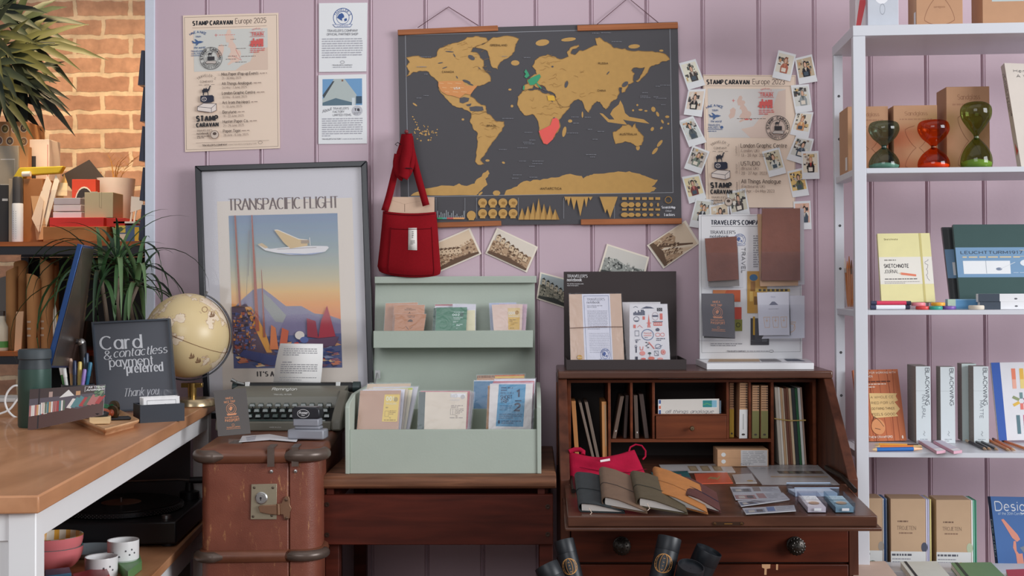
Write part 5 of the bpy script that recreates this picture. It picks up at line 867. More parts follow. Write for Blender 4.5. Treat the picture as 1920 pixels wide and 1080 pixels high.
# ================================================================ TRUNK, FRAMED POSTER, TYPEWRITER
TZ = .89
def trunk():
    yf, yb = -.72,-.035; A = at(378,900, yf); B = at(599,900, yf); x0, x1 = A.x, B.x; root = thing('steamer_trunk', 'worn brown steamer trunk standing on end between counter and school table', 'trunk', ((x0+x1)/2, (yf+yb)/2,0)); w = x1-x0
    m, nt, bs = newmat('trunk_cloth'); tc = nt.nodes.new('ShaderNodeTexCoord'); n1 = nt.nodes.new('ShaderNodeTexNoise'); n1.inputs['Scale'].default_value = 9; n1.inputs['Detail'].default_value = 8
    mp = nt.nodes.new('ShaderNodeMapping'); mp.inputs['Scale'].default_value = (38,38,9); n2 = nt.nodes.new('ShaderNodeTexNoise'); n2.inputs['Scale'].default_value = 2.2; n2.inputs['Detail'].default_value = 9; n2.inputs['Roughness'].default_value = .75
    rp = nt.nodes.new('ShaderNodeValToRGB'); rp.color_ramp.elements[0].position = .3; rp.color_ramp.elements[1].position = .75; rp.color_ramp.elements[0].color = (*alb((104,54,40)), 1); rp.color_ramp.elements[1].color = (*alb((136,78,60)), 1)
    rq = nt.nodes.new('ShaderNodeValToRGB'); rq.color_ramp.elements[0].position = .585; rq.color_ramp.elements[1].position = .72; mx = nt.nodes.new('ShaderNodeMix'); mx.data_type = 'RGBA'; mx.inputs[7].default_value = (*alb((190,140,92)), 1)
    L = nt.links.new; L(tc.outputs['Object'], n1.inputs['Vector']); L(tc.outputs['Object'], mp.inputs[0]); L(mp.outputs[0], n2.inputs['Vector']); L(n1.outputs['Fac'], rp.inputs[0]); L(n2.outputs['Fac'], rq.inputs[0]); L(rq.outputs[0], mx.inputs[0]); L(rp.outputs[0], mx.inputs[6]); L(mx.outputs[2], bs.inputs['Base Color']); bs.inputs['Roughness'].default_value = .42
    wv = nt.nodes.new('ShaderNodeTexNoise'); wv.inputs['Scale'].default_value = 420; L(tc.outputs['Object'], wv.inputs['Vector']); bp = nt.nodes.new('ShaderNodeBump'); bp.inputs['Strength'].default_value = .25; bp.inputs['Distance'].default_value = .002; L(wv.outputs['Fac'], bp.inputs['Height']); L(bp.outputs[0], bs.inputs['Normal'])
    xs = at(541,900, yf).x   # seam
    def rounded(xa, xb, ra, rb, z0, z1, grow=0):
        P = []; xa -= grow; xb += grow; f = yf-grow; bk = yb+grow*.3
        def c(cx, cy, r, a0, a1): return [V((cx+r*math.cos(math.radians(a0+(a1-a0)*i/7)), cy+r*math.sin(math.radians(a0+(a1-a0)*i/7)), z0)) for i in range(8)]
        P += c(xa+ra, f+ra, ra, 180,270) if ra else [V((xa, f, z0))]
        P += c(xb-rb, f+rb, rb, 270,360) if rb else [V((xb, f, z0))]
        P += [V((xb, bk, z0)), V((xa, bk, z0))]; return P
    for nm, xa, xb, ra, rb in (('body_half', x0, xs-.0008,.022,0),('lid_half', xs+.0008, x1,0,.045)):
        b = MB(); b.prism(rounded(xa, xb, ra, rb, .02, TZ), V((0,0, TZ-.02-.004)), m); b.build(nm, root, bevel=.003)
    RIM = M((104,62,44), .4, var=.25, sc=20, bump=.2); WORN = M((92,78,70), .35,.3, var=.3, sc=30)
    for z0, z1, nm in ((TZ-.036, TZ+.0, 'top_rim'),(at(500,1055, yf).z, at(500,1031, yf).z, 'middle_rim')):
        for xa, xb, ra, rb in ((x0, xs-.002,.022,0),(xs+.003, x1,0,.045)):
            b = MB(); rows = []
            for g, z in ((.001, z0),(.009, z0+(z1-z0)*.15),(.012, (z0+z1)/2),(.009, z1-(z1-z0)*.15),(.001, z1)): rows.append([V((p.x, p.y, z)) for p in rounded(xa, xb, ra, rb, 0,0, g)])
            k = len(rows[0]); b.add([p for r_ in rows for p in r_], [(i*k+j, i*k+(j+1) % k, (i+1)*k+(j+1) % k, (i+1)*k+j) for i in range(4) for j in range(k)]+[tuple(range(4*k, 5*k)), tuple(range(k-1,-1,-1))], RIM); b.build(nm, root, smooth=50)
        zc = (z0+z1)/2
        for cx, r_, s in ((x0+.022,.022,1),(x1-.045,.045,2)):
            b = MB(); P = []
            a0, a1 = (178,290) if s == 1 else (240,362)
            for i in range(15):
                a_ = math.radians(a0+(a1-a0)*i/14); P.append(V((cx+(r_+.0075)*math.cos(a_), yf+r_+(r_+.0075)*math.sin(a_), zc)))
            d = V((1,0,0)); P = (P+[P[-1]+d*.03]) if s == 1 else ([P[0]-d*.03]+P)
            b.tube(P, [.003]+[(z1-z0)*.43]*(len(P)-2)+[.003], WORN, n=12); b.build('corner_guard', root, smooth=60)
    for px in (500,545):   # straps of the top rim
        b = MB(); a_, c_ = at(px, 840, yf-.0135), at(px+13,862, yf-.0135); b.box((a_.x, yf-.0145, TZ-.042),(c_.x, yf-.010, TZ+.001), WORN); b.box((a_.x, yf-.0145, TZ+.0008),(c_.x, yf+.05, TZ+.003), WORN); b.lathe([(.004,0),(.004,.003),(.001,.004)], V(((a_.x+c_.x)/2, yf-.0005, TZ-.055)), STEEL, axis=(0,-1,0), n=12); b.build('rim_strap', root)
    NI = M((158,148,126), .4,.55, var=.12); f = PY(yf-.0005); c = crop(350,780,3.6)
    b = MB(); b.slab([f.hit(*q, .003) for q in c((438,460),(608,458),(606,698),(432,696))], f.n, .003, NI)
    for q in c((458,482),(582,484),(450,676),(574,672)): b.lathe([(.0032,0),(.0032,.001),(.001,.0016)], f.hit(*q, .003), M((96,84,72), .4,.7), axis=(0,-1,0), n=10)
    lk = b.build('lock_plate', root, bevel=.0006); b = MB(); ctr = f.hit(*c((505,553))[0], .003); b.lathe([(.0145,.0002),(.0145,.002),(.012,.004),(.009,.004),(.009,.006),(.001,.006)], ctr, STEEL, axis=(0,-1,0), n=28); b.build('keyhole_boss', lk)
    b = MB(); b.lathe([(.0025,0),(.0025,.0006),(.0001,.0006)], ctr+V((-.001,-.006,.001)), BLACK, axis=(0,-1,0), n=12); b.box((ctr.x-.002, ctr.y-.0066, ctr.z-.005),(ctr.x, ctr.y-.006, ctr.z+.001), BLACK); b.build('keyhole', lk)
    b = MB(); BZ = M((150,116,92), .35,.75, var=.15); b.slab([f.hit(*q, .010) for q in c((486,612),(498,600),(610,596),(612,664),(560,660),(498,646))], f.n, .006, BZ); b.tube([f.hit(*q, .008) for q in c((618,590),(620,666))], .004, BZ, n=10); b.build('hasp', root, bevel=.001)
    b = MB(); b.slab([f.hit(*q, .004) for q in c((624,592),(640,590),(652,560),(668,542),(688,545),(694,570),(694,600),(706,626),(696,650),(694,690),(676,706),(656,694),(650,666),(624,664))], f.n, .003, BZ)
    for q in c((670,566),(674,690)): b.lathe([(.004,0),(.004,.0016),(.001,.0022)], f.hit(*q, .0045), M((104,80,66), .4,.7), axis=(0,-1,0), n=10)
    b.build('hasp_staple', root, bevel=.0006); th = math.radians(4.2); root.rotation_euler.z = th; root.location.x -= (yb-yf)/2*math.sin(th)
trunk()
# ---------------------------------------------------------------- framed poster leaning on the wall
def framed_poster():
    P1 = at(528,308,-.035); ztop = P1.z; zb = TZ+.004; yb_ = -.09; tilt = math.degrees(math.atan2((-.035)-yb_, ztop-zb)); pl = Pl(P1, (0,-math.cos(math.radians(tilt)), math.sin(math.radians(tilt))))
    def zhit(px0, py0, slope, z):
        lo, hi = 600,1000
        for _ in range(40):
            mid = (lo+hi)/2
            if pl.hit(px0+slope*(mid-py0), mid).z > z: lo = mid
            else: hi = mid
        return (px0+slope*(lo-py0), lo)
    TL, TR = (367,312),(688.5,302.5); BL, BR = zhit(367,312,.036, zb), zhit(688.5,302.5,.031, zb); cs = [TL, TR, BR, BL]; z0 = min(pl.hit(*c).z for c in cs)
    root = thing('framed_poster', 'tall black framed poster of a seaplane above a harbour leaning on the pink wall', 'picture', pl.hit((BL[0]+BR[0])/2, (BL[1]+BR[1])/2)); m = qmap(pl, cs, 0,0,322,490)
    FRM = M((20,22,28), .3, var=.03); e = 11
    for q in ([(0,0),(322,0),(322-e, e),(e, e)], [(0,490),(e, 490-e),(322-e, 490-e),(322,490)], [(0,0),(e, e),(e, 490-e),(0,490)], [(322,0),(322,490),(322-e, 490-e),(322-e, e)]):
        b = MB(); b.slab([m(x, y, .012) for x, y in q], pl.n, .024, FRM); b.build('frame_bar', root, bevel=.002)
    b = MB(); b.slab([m(x, y, 0) for x, y in ((e-1, e-1),(323-e, e-1),(323-e, 491-e),(e-1,491-e))], pl.n, .004, M((204,202,208), .8, var=.01)); b.build('mount_board', root)
    # mount paper, title and a plain harbour scene
    a = Art(m); k = lambda px, py: ((px-367-.036*(py-312)+(.03*(px-367)*0))*1.0, (py-312+.0295*(px-367)))
    def K(*pts): return [k(*p) for p in pts]
    a.poly(K((407,381),(661,373),(676,770),(420,780)), M((216,206,196), .8, var=.015)); a.up()
    x, y = k(429,398); a.text('TRANSPACIFIC FLIGHT', x, y, 21.5, (92,70,68), W=206, serif=True, bold=.15, thin=.05, track=.1); x, y = k(484,718); a.text("IT'S A SMALL WORLD", x, y, 8.5, (60,54,54), W=118, serif=True, bold=.32, thin=.14)
    X0, Y0 = k(429,409); X1, Y1 = k(645,698); X1 -= 1; w, h = X1-X0, Y1-Y0; U = lambda u, t: (X0+w*u, Y0+h*t)
    sky = [(0, (116,136,166)),(.1, (128,148,168)),(.2, (142,158,164)),(.32, (164,170,160)),(.42, (196,184,150)),(.5, (222,180,116)),(.58, (226,158,92)),(.66, (222,138,88)),(.74, (212,130,104)),(.8, (170,130,130)),(1.0,0)]
    def lerp(c, d, t): return tuple(int((c[i]+(d[i]-c[i])*t)//3*3) for i in range(3))
    for i in range(len(sky)-2):
        for s in range(6):
            t0 = sky[i][0]+(sky[i+1][0]-sky[i][0])*s/6; t1 = sky[i][0]+(sky[i+1][0]-sky[i][0])*(s+1)/6; a.auto = 0; a.poly([U(0, t0), U(1, t0), U(1, t1), U(0, t1)], lerp(sky[i][1], sky[i+1][1], s/6))
    a.auto = 1; a.up()
    a.poly([U(0,.62), U(.1,.55), U(.2,.49), U(.29,.48), U(.38,.53), U(.5,.60), U(.64,.60), U(.76,.65), U(.88,.66), U(1,.69), U(1,.85), U(0,.85)], (132,128,154)); a.poly([U(.28,.5), U(.36,.55), U(.5,.66), U(.62,.72), U(.4,.70), U(.3,.6)], (146,148,146)); a.poly([U(.5,.66), U(.7,.65), U(.9,.70), U(1,.72), U(1,.8), U(.4,.8)], (122,114,146))
    a.poly([U(0,.80), U(1,.78), U(1,1), U(0,1)], (84,92,134)); a.up()
    r = random.Random(21); pal = [(66,82,130),(150,96,110),(196,120,92),(104,112,150),(60,60,92),(206,150,104),(120,84,104),(196,66,52),(44,60,120),(226,196,150),(150,160,190)]
    for _ in range(190):
        u, t = r.uniform(0,.93), r.uniform(.82,.985); a.poly([U(u, t), U(u+r.uniform(.02,.07), t-.006), U(min(1, u+r.uniform(.04,.12)), t+.006), U(u+.02, t+.013)], r.choice(pal))
    # boats: dark hull, masts, sails
    a.poly([U(0,.60), U(.14,.58), U(.24,.72), U(.34,.82), U(.40,.93), U(.28,.94), U(0,.90)], (84,66,84)); a.poly([U(.12,.60), U(.18,.60), U(.30,.76), U(.36,.90), U(.31,.90), U(.22,.76)], (206,146,70))
    for _ in range(150): 
        u = r.uniform(.0,.2); t = r.uniform(.62,.88); a.rect(*U(u, t), *U(u+r.uniform(.01,.035), t+r.uniform(.005,.02)), r.choice([(70,80,130),(150,76,64),(196,130,70),(50,44,60),(120,110,140)]))
    a.poly([U(.055,.0), U(.07,0), U(.09,.60), U(.07,.60)], (150,82,66)); a.poly([U(.212,0), U(.222,0), U(.25,.76), U(.215,.76)], (160,84,64)); a.poly([U(.285,.36), U(.29,.36), U(.305,.8), U(.285,.8)], (150,84,70)); a.line([U(.19,.1), U(.165,.4)], .8, (120,110,110)); a.line([U(.18,.1), U(.14,.56)], .6, (130,120,118)); a.line([U(.02,.60), U(.14,.60)], 2, (90,66,56))
    a.poly([U(.88,.60), U(.95,.80), U(.79,.81), U(.82,.70)], (164,44,62)); a.poly([U(.69,.68), U(.77,.70), U(.79,.81), U(.69,.80)], (150,48,66)); a.poly([U(.66,.82), U(.98,.80), U(.94,.86), U(.70,.87)], (96,66,92))
    a.poly([U(.46,.74), U(.52,.76), U(.5,.85), U(.43,.85)], (196,96,66)); a.poly([U(.36,.72), U(.40,.74), U(.42,.88), U(.34,.88)], (206,120,74)); a.poly([U(.4,.92), U(.1,.88), U(.05,.92), U(.35,.985), U(.5,.97)], (58,66,116)); a.ell(*U(.62,.79), 9,8, (222,214,206)); a.ell(*U(.66,.82), 8,6, (88,104,160)); a.up()
    # seaplane, drawn plain
    a.poly([U(.26,.195), U(.30,.205), U(.37,.225), U(.60,.212), U(.80,.212), U(.90,.215), U(.915,.225), U(.88,.25), U(.76,.268), U(.56,.268), U(.42,.25), U(.33,.235)], (222,220,222)); a.poly([U(.42,.252), U(.60,.268), U(.76,.268), U(.88,.252), U(.70,.262)], (150,162,196)); a.up()
    a.poly([U(.42,.105), U(.45,.105), U(.63,.165), U(.72,.175), U(.72,.21), U(.56,.225), U(.5,.185)], (206,178,130)); a.line([U(.42,.103), U(.45,.102), U(.64,.165), U(.72,.172)], 1.6, (224,216,204)); a.rect(*U(.66,.172), *U(.735,.195),(160,140,120)); a.line([U(.74,.155), U(.745,.21)], 1, (226,222,218)); a.line([U(.44,.228), U(.80,.222)], 1, (150,140,140)); a.poly([U(.26,.195), U(.30,.185), U(.36,.215), U(.33,.222)], (200,176,140))
    a.build('poster_print', root)
    b = MB(); q = [(e-.5, e-.5),(322.5-e, e-.5),(322.5-e, 490.5-e),(e-.5,490.5-e)]; b.add([m(x, y, .0085) for x, y in q], [(3,2,1,0)], CLEAR((250,250,250), .05,.05)); b.build('glass_pane', root)
framed_poster()
# ---------------------------------------------------------------- typewriter
def typewriter():
    z = TZ+.0005; yf, yb = -.375,-.14; L = at(403,800, yf).x; R = at(640,800, yf).x; root = thing('typewriter', 'grey green portable typewriter with a typed sheet of paper on the trunk', 'typewriter', ((L+R)/2, (yf+yb)/2, TZ)); GRN = M((112,110,99), .38, var=.04); DK = M((40,54,52), .35); w = R-L
    def X(px): return at(px, 780, yf).x
    zt = at(520,722,-.2).z; zk = at(520,748, yf+.07).z; P = lambda y, zz: V((0, y, zz))
    prof = [(yf+.02, z+.008),(yb, z+.008),(yb, zt-.02),(yb+.02, zt-.004),(yb+.05, zt),(-.23, zt-.008),(-.255, zk+.002),(-.262, z+.045)]
    b = MB(); b.prism([V((L+.012, y, zz)) for y, zz in prof], V((w-.024,0,0)), GRN); b.build('body_shell', root, bevel=.006)
    for xa, xb in ((L, L+.0145),(R-.028, R)):
        b = MB(); pr = [(yf, z),(yb, z),(yb, zt-.03),(-.24, zt-.012),(-.27, zk+.0),(yf+.03, z+.045),(yf+.004, z+.026)]; b.prism([V((xa, y, zz)) for y, zz in pr], V((xb-xa, 0,0)), GRN); b.build('side_cheek', root, bevel=.005)
    b = MB(); b.box((L+.0146, yf+.002, z),(R-.0281, yf+.022, z+.024), GRN); b.build('front_rail', root, bevel=.003)
    b = MB(); b.prism([V((L+.0146, yf+.023, z+.010)), V((L+.0146,-.263, z+.010)), V((L+.0146,-.263, z+.05)), V((L+.0146, yf+.023, z+.02))], V((w-.043,0,0)), M((16,18,18), .7)); b.build('key_bed', root)
    KEY = M((44,62,58), .22, coat=.5); STM = M((30,34,34), .4,.5)
    for r_ in range(4):
        n = 12; y = yf+.034+r_*.0172; zz = z+.022+r_*.0128
        for k in range(n):
            x = L+.027+k*(w-.080)/(n-1)+(.007 if r_ % 2 else 0); b = MB(); fr = lambda u, v, h: V((x+u, y+v, zz+h)); b.hexa([fr(*p) for p in ((-.0078,-.0068,-.004),(.0078,-.0068,-.004),(.0078,.0068,-.004),(-.0078,.0068,-.004),(-.0064,-.005,.0045),(.0064,-.005,.0045),(.0064,.0058,.0055),(-.0064,.0058,.0055))], KEY); b.box((x-.0015, y, zz-.016),(x+.0015, y+.003, zz-.0041), STM); b.build('key', root, bevel=.001)
    b = MB(); b.box((L+.05, yf+.0235, z+.0202),(R-.075, yf+.031, z+.028), KEY); b.build('space_bar', root, bevel=.002)
    rz = zt-.010; ry = -.155; b = MB(); b.tube([V((L+.01, ry, rz)), V((R-.0, ry, rz))], .0135, M((30,32,34), .5), n=20); b.build('platen_roller', root)
    for x0_, x1_ in ((L-.004, L+.0095),(R+.0005, R+.020)):
        b = MB(); b.tube([V((x0_, ry, rz)), V((x1_, ry, rz))], .016, M((44,58,58), .4), n=18); b.build('platen_knob', root)
    b = MB(); e0 = at(434,712, ry-.02); b.tube([V((L+.03, ry-.012, rz+.01)), V((L+.01, ry-.016, rz+.016)), e0+V((.012,0,-.006)), e0], [.003,.004,.004,.006], M((150,152,150), .3,.8), n=8); b.build('carriage_lever', root)
    for px in (464,634):
        b = MB(); q = at(px, 716, ry-.01); b.box((q.x-.006, q.y-.006, rz-.004),(q.x+.006, q.y+.006, q.z), M((206,206,204), .4)); b.build('paper_bail', root, bevel=.001)
    f = lean(510,740,-.236,14); a = Art(pxmap(Pl(V((0,-.2315,0)),(0,-1,0))))
    c = crop(350,560,3.6); q = c((575,628))[0]; pl = Pl(V((0,-.262, zk)),(0,-1,.25)); 
    n_ = V((0,-(zt-.008-zk-.002),(-.23+.255))).normalized(); n_ = V((0,-abs(n_.y), abs(n_.z))); pl = Pl(V((0,-.255, zk+.002)), n_); a = Art(lambda x, y, h: pl.hit(x, y, h+.0002)); a.text('Remington', q[0], q[1]-2,5.6, (206,206,200), W=46, slant=.35, bold=.16, track=.06); q = c((588,660))[0]; a.text('TRAVEL-RITER', q[0], q[1]-2,2.6, (196,196,190), W=33, bold=.18); a.build('badge_lettering', root)
    a = Art(lambda x, y, h: PY(yf+.002).hit(x, y, h)); q = c((560,876))[0]; a.text('MADE IN U.S.A.', q[0], q[1]-1,2.4, (190,190,186), W=22, bold=.2); a.build('rail_lettering', root)
    # sheet of paper: curls back over the roller
    cs = c((632,302),(920,305),(903,578),(584,575)); b = MB(); N = 12; pts = []
    for i in range(N+1):
        t = i/N
        for s in (0,1):
            u0, u1 = (cs[0], cs[3]) if s == 0 else (cs[1], cs[2]); pts.append(at(u0[0]+(u1[0]-u0[0])*t-(2.2*math.sin(math.pi*t) if s == 0 else -1.5*math.sin(math.pi*t)), u0[1]+(u1[1]-u0[1])*t, -.165-.02*math.sin(t*1.4)+.03*t*t-.0))
    b.add(pts, [(2*i, 2*i+1,2*i+3,2*i+2) for i in range(N)], M((222,220,218), .7, var=.01)); sh = b.build('typed_sheet', smooth=60); tag(sh, 'sheet of white paper with typed lines rising from the typewriter', 'paper'); md = sh.modifiers.new('thick', 'SOLIDIFY'); md.thickness = .0004
    def mp(x, y, h):   # x 0..100 y 0..100 on the sheet
        t = max(0, min(.9999, y/100))*N; i = int(t); f_ = t-i; A_, B_, C_, D_ = pts[2*i], pts[2*i+1], pts[2*i+2], pts[2*i+3]; p0 = A_.lerp(C_, f_); p1 = B_.lerp(D_, f_); return p0.lerp(p1, x/100)+V((0,-h-.0008,0))
    a = Art(mp); a.lines(12,13,88,4,5,1.6, (120,120,126), last=.5); a.lines(14,46,34,1,5,1.8, (120,120,126), last=1); a.lines(12,52,90,5,5,1.6, (120,120,126), last=.6); a.lines(12,84,90,2,6,1.4, (150,150,154)); a.build('typed_text', sh)
typewriter()
# grey passport booklet on a clear stand
c5 = crop(350,560,3.6)
def passport_art(a):
    CP_ = (216,150,112); a.text('HAVE A', 46,22,5.6, CP_, W=22, al='c', bold=.17); a.text('NICE TRIP', 46,30,5.6, CP_, W=34, al='c', bold=.17); a.ring(49,43,15,1.2, CP_, ry=11.5); a.ring(49,43,10,1, CP_, ry=8); a.poly([(42,42),(48,37),(54,40),(50,46),(45,47)], CP_); a.poly([(33,53),(65,53),(62,57),(36,57)], CP_); a.text('PARTNER SHOPS', 48,63.5,4, CP_, W=42, al='c', bold=.18); a.text('PASSPORT', 49,71,6.4, CP_, W=44, al='c', bold=.2); a.ring(50,78,4,.8, CP_, ry=2); a.text("TRAVELER'S COMPANY", 50,84.5,3, CP_, W=42, al='c', bold=.2); a.rect(28,86,72,86.8, CP_)
ppl = lean(440,812,-.62,16,-4)
card('passport_booklet', 'dark grey passport booklet with copper lettering propped on the trunk', 'booklet', c5((182,622),(398,603),(430,910),(212,930)), ppl, .003, M((92,88,86), .6), passport_art, box=(0,0,100,100))
def clearstand(pl, x0, x1, y, zt):
    b = MB(); A = pl.hit(x0, y); B = pl.hit(x1, y); n = V((0,-1,0)); t = .0015
    b.box((A.x, A.y-.014, zt+.0002),(B.x, A.y+.045, zt+.002), GLASS); b.box((A.x, A.y-.0155, zt+.0002),(B.x, A.y-.014, zt+.012), GLASS); return tag(b.build('clear_stand'), 'small clear plastic stand holding the grey passport booklet', 'stand')
clearstand(ppl, 431,456,816, TZ)
# paper slip and self-inking stamp
P = [atz(*q, TZ+.0035) for q in c5((376,926),(560,914),(750,948),(740,966),(560,952),(352,968))]; b = MB(); b.prism([P[0], P[1], P[2], P[3], P[4], P[5]], V((0,0,-.0004)), M((222,222,226), .7, var=.01)); o = b.build('paper_slip'); tag(o, 'white paper slip lying on the trunk top before the typewriter', 'paper'); a = Art(lambda x, y, h: atz(x, y, TZ+.0035+h)); [a.line(c5((400+k*2,936+k*7),(470-k*3,928+k*8)), .8, (130,130,150)) for k in range(4)]; a.build('print', o)
def selfstamp():
    z = TZ+.0042; q = atz(560,823, z); th = math.radians(-7); ca, sa = math.cos(th), math.sin(th); sc_ = (3.72+q.y)/2400; o = atz(571,824, z); root = thing('self_inking_stamp', 'grey and black self inking stamp on the trunk beside the typewriter', 'stamp', o); GR = M((138,140,148), .4); DB = M((34,36,42), .3)
    W_ = .092; D_ = .045; fr = lambda x, y, zz: o+V((x*ca-y*sa, x*sa+y*ca, zz)); H = lambda px: px*sc_
    b = MB(); b.box((-W_/2+.002,0,0),(W_/2+.002, D_, H(18)), GR, fr); b.build('base', root, bevel=.004)
    b = MB(); b.box((-W_/2+.018,.006, H(18)+.0002),(W_/2-.010, D_-.006, H(24)), GR, fr); b.box((-W_/2+.015,.004, H(24)+.0002),(W_/2-.012, D_-.004, H(38)), GR, fr); b.build('pad_housing', root, bevel=.003)
    b = MB(); pr = [(-W_/2+.013, H(38)+.0002),(W_/2-.012, H(38)+.0002),(W_/2-.009, H(46)),(W_/2-.010, H(56)),(W_/2-.016, H(60)),(-W_/2+.018, H(60)),(-W_/2+.012, H(56))]; b.prism([fr(x, .003, zz) for x, zz in pr], fr(0, D_-.006,0)-fr(0,0,0), DB); b.build('cap', root, bevel=.003)
    a = Art(lambda x, y, h: fr(x, .003-h-.0002, y)); cx, cz = -.004, H(48); a.ell(cx, cz, .0155,.0105, (226,226,228)); a.up(); a.ell(cx, cz, .0145,.0095, (44,44,48)); a.up(); a.h += .0002
    a2 = Art(lambda x, y, h: fr(x, .003-h-.0006,-y)); a2.text('Premier', cx, -cz+.001,.0062, (226,226,228), W=.022, al='c', slant=.3, bold=.15); a2.text('Maxi', cx, -cz+.0055,.003, (226,226,228), al='c', bold=.18); a.b.v += [];
    k = len(a.b.v); a.b.v += a2.b.v; a.b.f += [[i+k for i in f] for f in a2.b.f]; a.b.mi += [a.b._m(a2.b.mats[i]) for i in a2.b.mi]; a.build('oval_badge', root)
selfstamp()
# ================================================================ SCHOOL TABLE AND GREEN RACK
TBZ = .808
def school_table():
    y = -.62; x0, x1 = at(603,893, y).x, at(1043,893, y).x; root = thing('school_table', 'old dark brown school table carrying the sage green rack', 'table', ((x0+x1)/2,-.32,0))
    TOP = WOOD((142,96,70),(88,58,44),(3,34,34), .5, bump=.3); DKW = WOOD((92,38,26),(60,24,16),(2.5,22,22), .5)
    t = .031; b = MB(); pr = [(-.035, TBZ),(y+.012, TBZ),(y+.003, TBZ-.004),(y, TBZ-.013),(y+.002, TBZ-.024),(y+.010, TBZ-t),(-.035, TBZ-t)]; b.prism([V((x0, p, z)) for p, z in pr], V((x1-x0,0,0)), TOP); b.build('table_top', root, bevel=.003)
    za = at(820,928, y+.01).z; zb = at(820,1022, y+.01).z; a0, a1 = at(606,960, y+.012).x, at(1037,960, y+.012).x
    b = MB(); b.box((a0, y+.012, zb),(a1, y+.034, za), DKW); ap = b.build('front_apron', root, bevel=.002)
    for q in ((613,946),(613,1003),(1027,950),(1027,1002)):
        b = MB(); b.lathe([(.006,0),(.006,.0008),(.002,.0012),(.001,.0008)], at(*q, y+.0118), M((60,44,36), .4,.6), axis=(0,-1,0), n=14); b.build('screw', ap)
    for xa in (a0+.012, a1-.032):
        b = MB(); b.box((xa, y+.06, za-.02),(xa+.02,-.05, TBZ-t-.0002), DKW); b.build('side_rail', root)
        b = MB(); b.box((xa-.005, y+.02, za+.0002),(xa+.012, y+.034, TBZ-t-.0002), DKW); b.build('spacer', root)
    for xa in (a0+.001, a1-.034):
        for ya in (y+.0345,-.09):
            b = MB(); b.box((xa, ya, 0),(xa+.034, ya+.04, za-.021 if ya < -.2 else TBZ-t-.0003), DKW); b.build('leg', root, bevel=.002)
    b = MB(); b.box((a0+.03,-.05, zb),(a1-.03,-.03, TBZ-t-.0003), DKW); b.build('back_rail', root)
school_table()
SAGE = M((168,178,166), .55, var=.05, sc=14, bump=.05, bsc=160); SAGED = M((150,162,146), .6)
YB = -.58
def green_rack():
    s = (3.72+YB)/2400; x0, x1 = at(647,850, YB).x, at(1015,850, YB).x; root = thing('display_rack', 'sage green wooden two tier rack for thin notebooks on the school table', 'rack', ((x0+x1)/2,-.32, TBZ))
    z0 = TBZ+.0004; zf = at(820,806, YB).z; zs = at(655,742, YB+.12).z; t = .011
    b = MB(); b.box((x0+t, YB+.004, z0),(x1-t, YB+.016, zf), SAGE); b.build('front_board', root, bevel=.0012)
    for xa in (x0, x1-t+.0):
        b = MB(); pr = [(YB, z0),(-.10, z0),(-.10, zs+.006),(YB+.11, zs+.006),(YB+.012, at(650,757, YB).z),(YB, at(650,764, YB).z)]; b.prism([V((xa, p, z)) for p, z in pr], V((t-.0003,0,0)), SAGE); b.build('side_board', root, bevel=.0015)
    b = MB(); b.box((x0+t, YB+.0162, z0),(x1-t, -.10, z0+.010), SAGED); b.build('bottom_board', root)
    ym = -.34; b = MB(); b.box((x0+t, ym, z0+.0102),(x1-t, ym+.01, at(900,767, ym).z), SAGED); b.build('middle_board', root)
    zt = at(850,524,-.035).z
    pa, pb = V((0,-.098, z0+.02)), V((0,-.030, zt)); n = V((0,-(pb.z-pa.z),(pb.y-pa.y))).normalized(); n = n if n.y < 0 else -n; pl = Pl(pb, n)
    def zx(px, z):  # x on the back panel at height z
        u = (z-pa.z)/(pb.z-pa.z); return at(px, 600, pa.y+(pb.y-pa.y)*u).x
    b = MB(); L0, L1 = zx(704, zt), zx(1003, zt); b.prism([V((L0, pa.y, pa.z)), V((L1, pa.y, pa.z)), V((L1, pb.y, zt)), V((L0, pb.y, zt))], -n*.010, SAGE); b.build('back_board', root)
    b = MB(); za, zb = at(850,518,-.05).z, at(850,531,-.05).z; b.box((at(702.5,524,-.052).x, -.055, zb),(at(1006,524,-.052).x, -.006, za), SAGE); b.build('top_strip', root, bevel=.0015)
    yl = -.165; za, zb = at(850,620, yl).z, at(850,652, yl).z; xl, xr = at(700,636, yl).x, at(999,636, yl).x; b = MB(); b.box((xl, yl, zb),(xr, yl+.010, za), SAGE); b.build('ledge_lip', root, bevel=.001)
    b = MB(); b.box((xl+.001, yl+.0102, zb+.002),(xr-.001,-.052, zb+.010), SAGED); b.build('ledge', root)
    q = at(709,702,-.1); b = MB(); b.box((q.x-.008,-.104, q.z-.012),(q.x+.006,-.098, q.z+.012), M((196,196,196), .3,.7)); b.tube([q+V((-.002,-.008,.004)), at(703,722,-.16), at(701,748,-.22)], .002, M((190,190,190), .3,.7), n=6); b.build('lid_stay', root)
    return zb+.0102
LEDZ = green_rack()
SLEEVE = [M(c, .35, var=.02) for c in ((222,222,224),(206,206,210))]
def pad(label, cs, pl, th, col, art=None, box=(0,0,100,100), group=None, name='notebook', cat='notebook', film=True):
    o = card(name, label, cat, cs, pl, th, col if isinstance(col, bpy.types.Material) else M(col, .6), art, box, group)
    if film:
        m = qmap(pl, cs, 0,0,1,1); b = MB(); b.slab([m(x, y, .0032) for x, y in ((-.012,-.012),(1.025,-.012),(1.025,1.0),(-.012,1.0))], pl.n, .0006, FILM); b.build('clear_sleeve', o)
    return o
cu = crop(630,490,4.571); GU = 'notebook refills on the upper ledge'; GL = 'notebook refills in the lower bin'
def tray(px, y, tilt, z):   # leaning plane whose foot stands at height z
    d = at(px, 700, y); a = math.radians(tilt); return Pl(V((d.x, y, z)),(0,-math.cos(a), math.sin(a)))
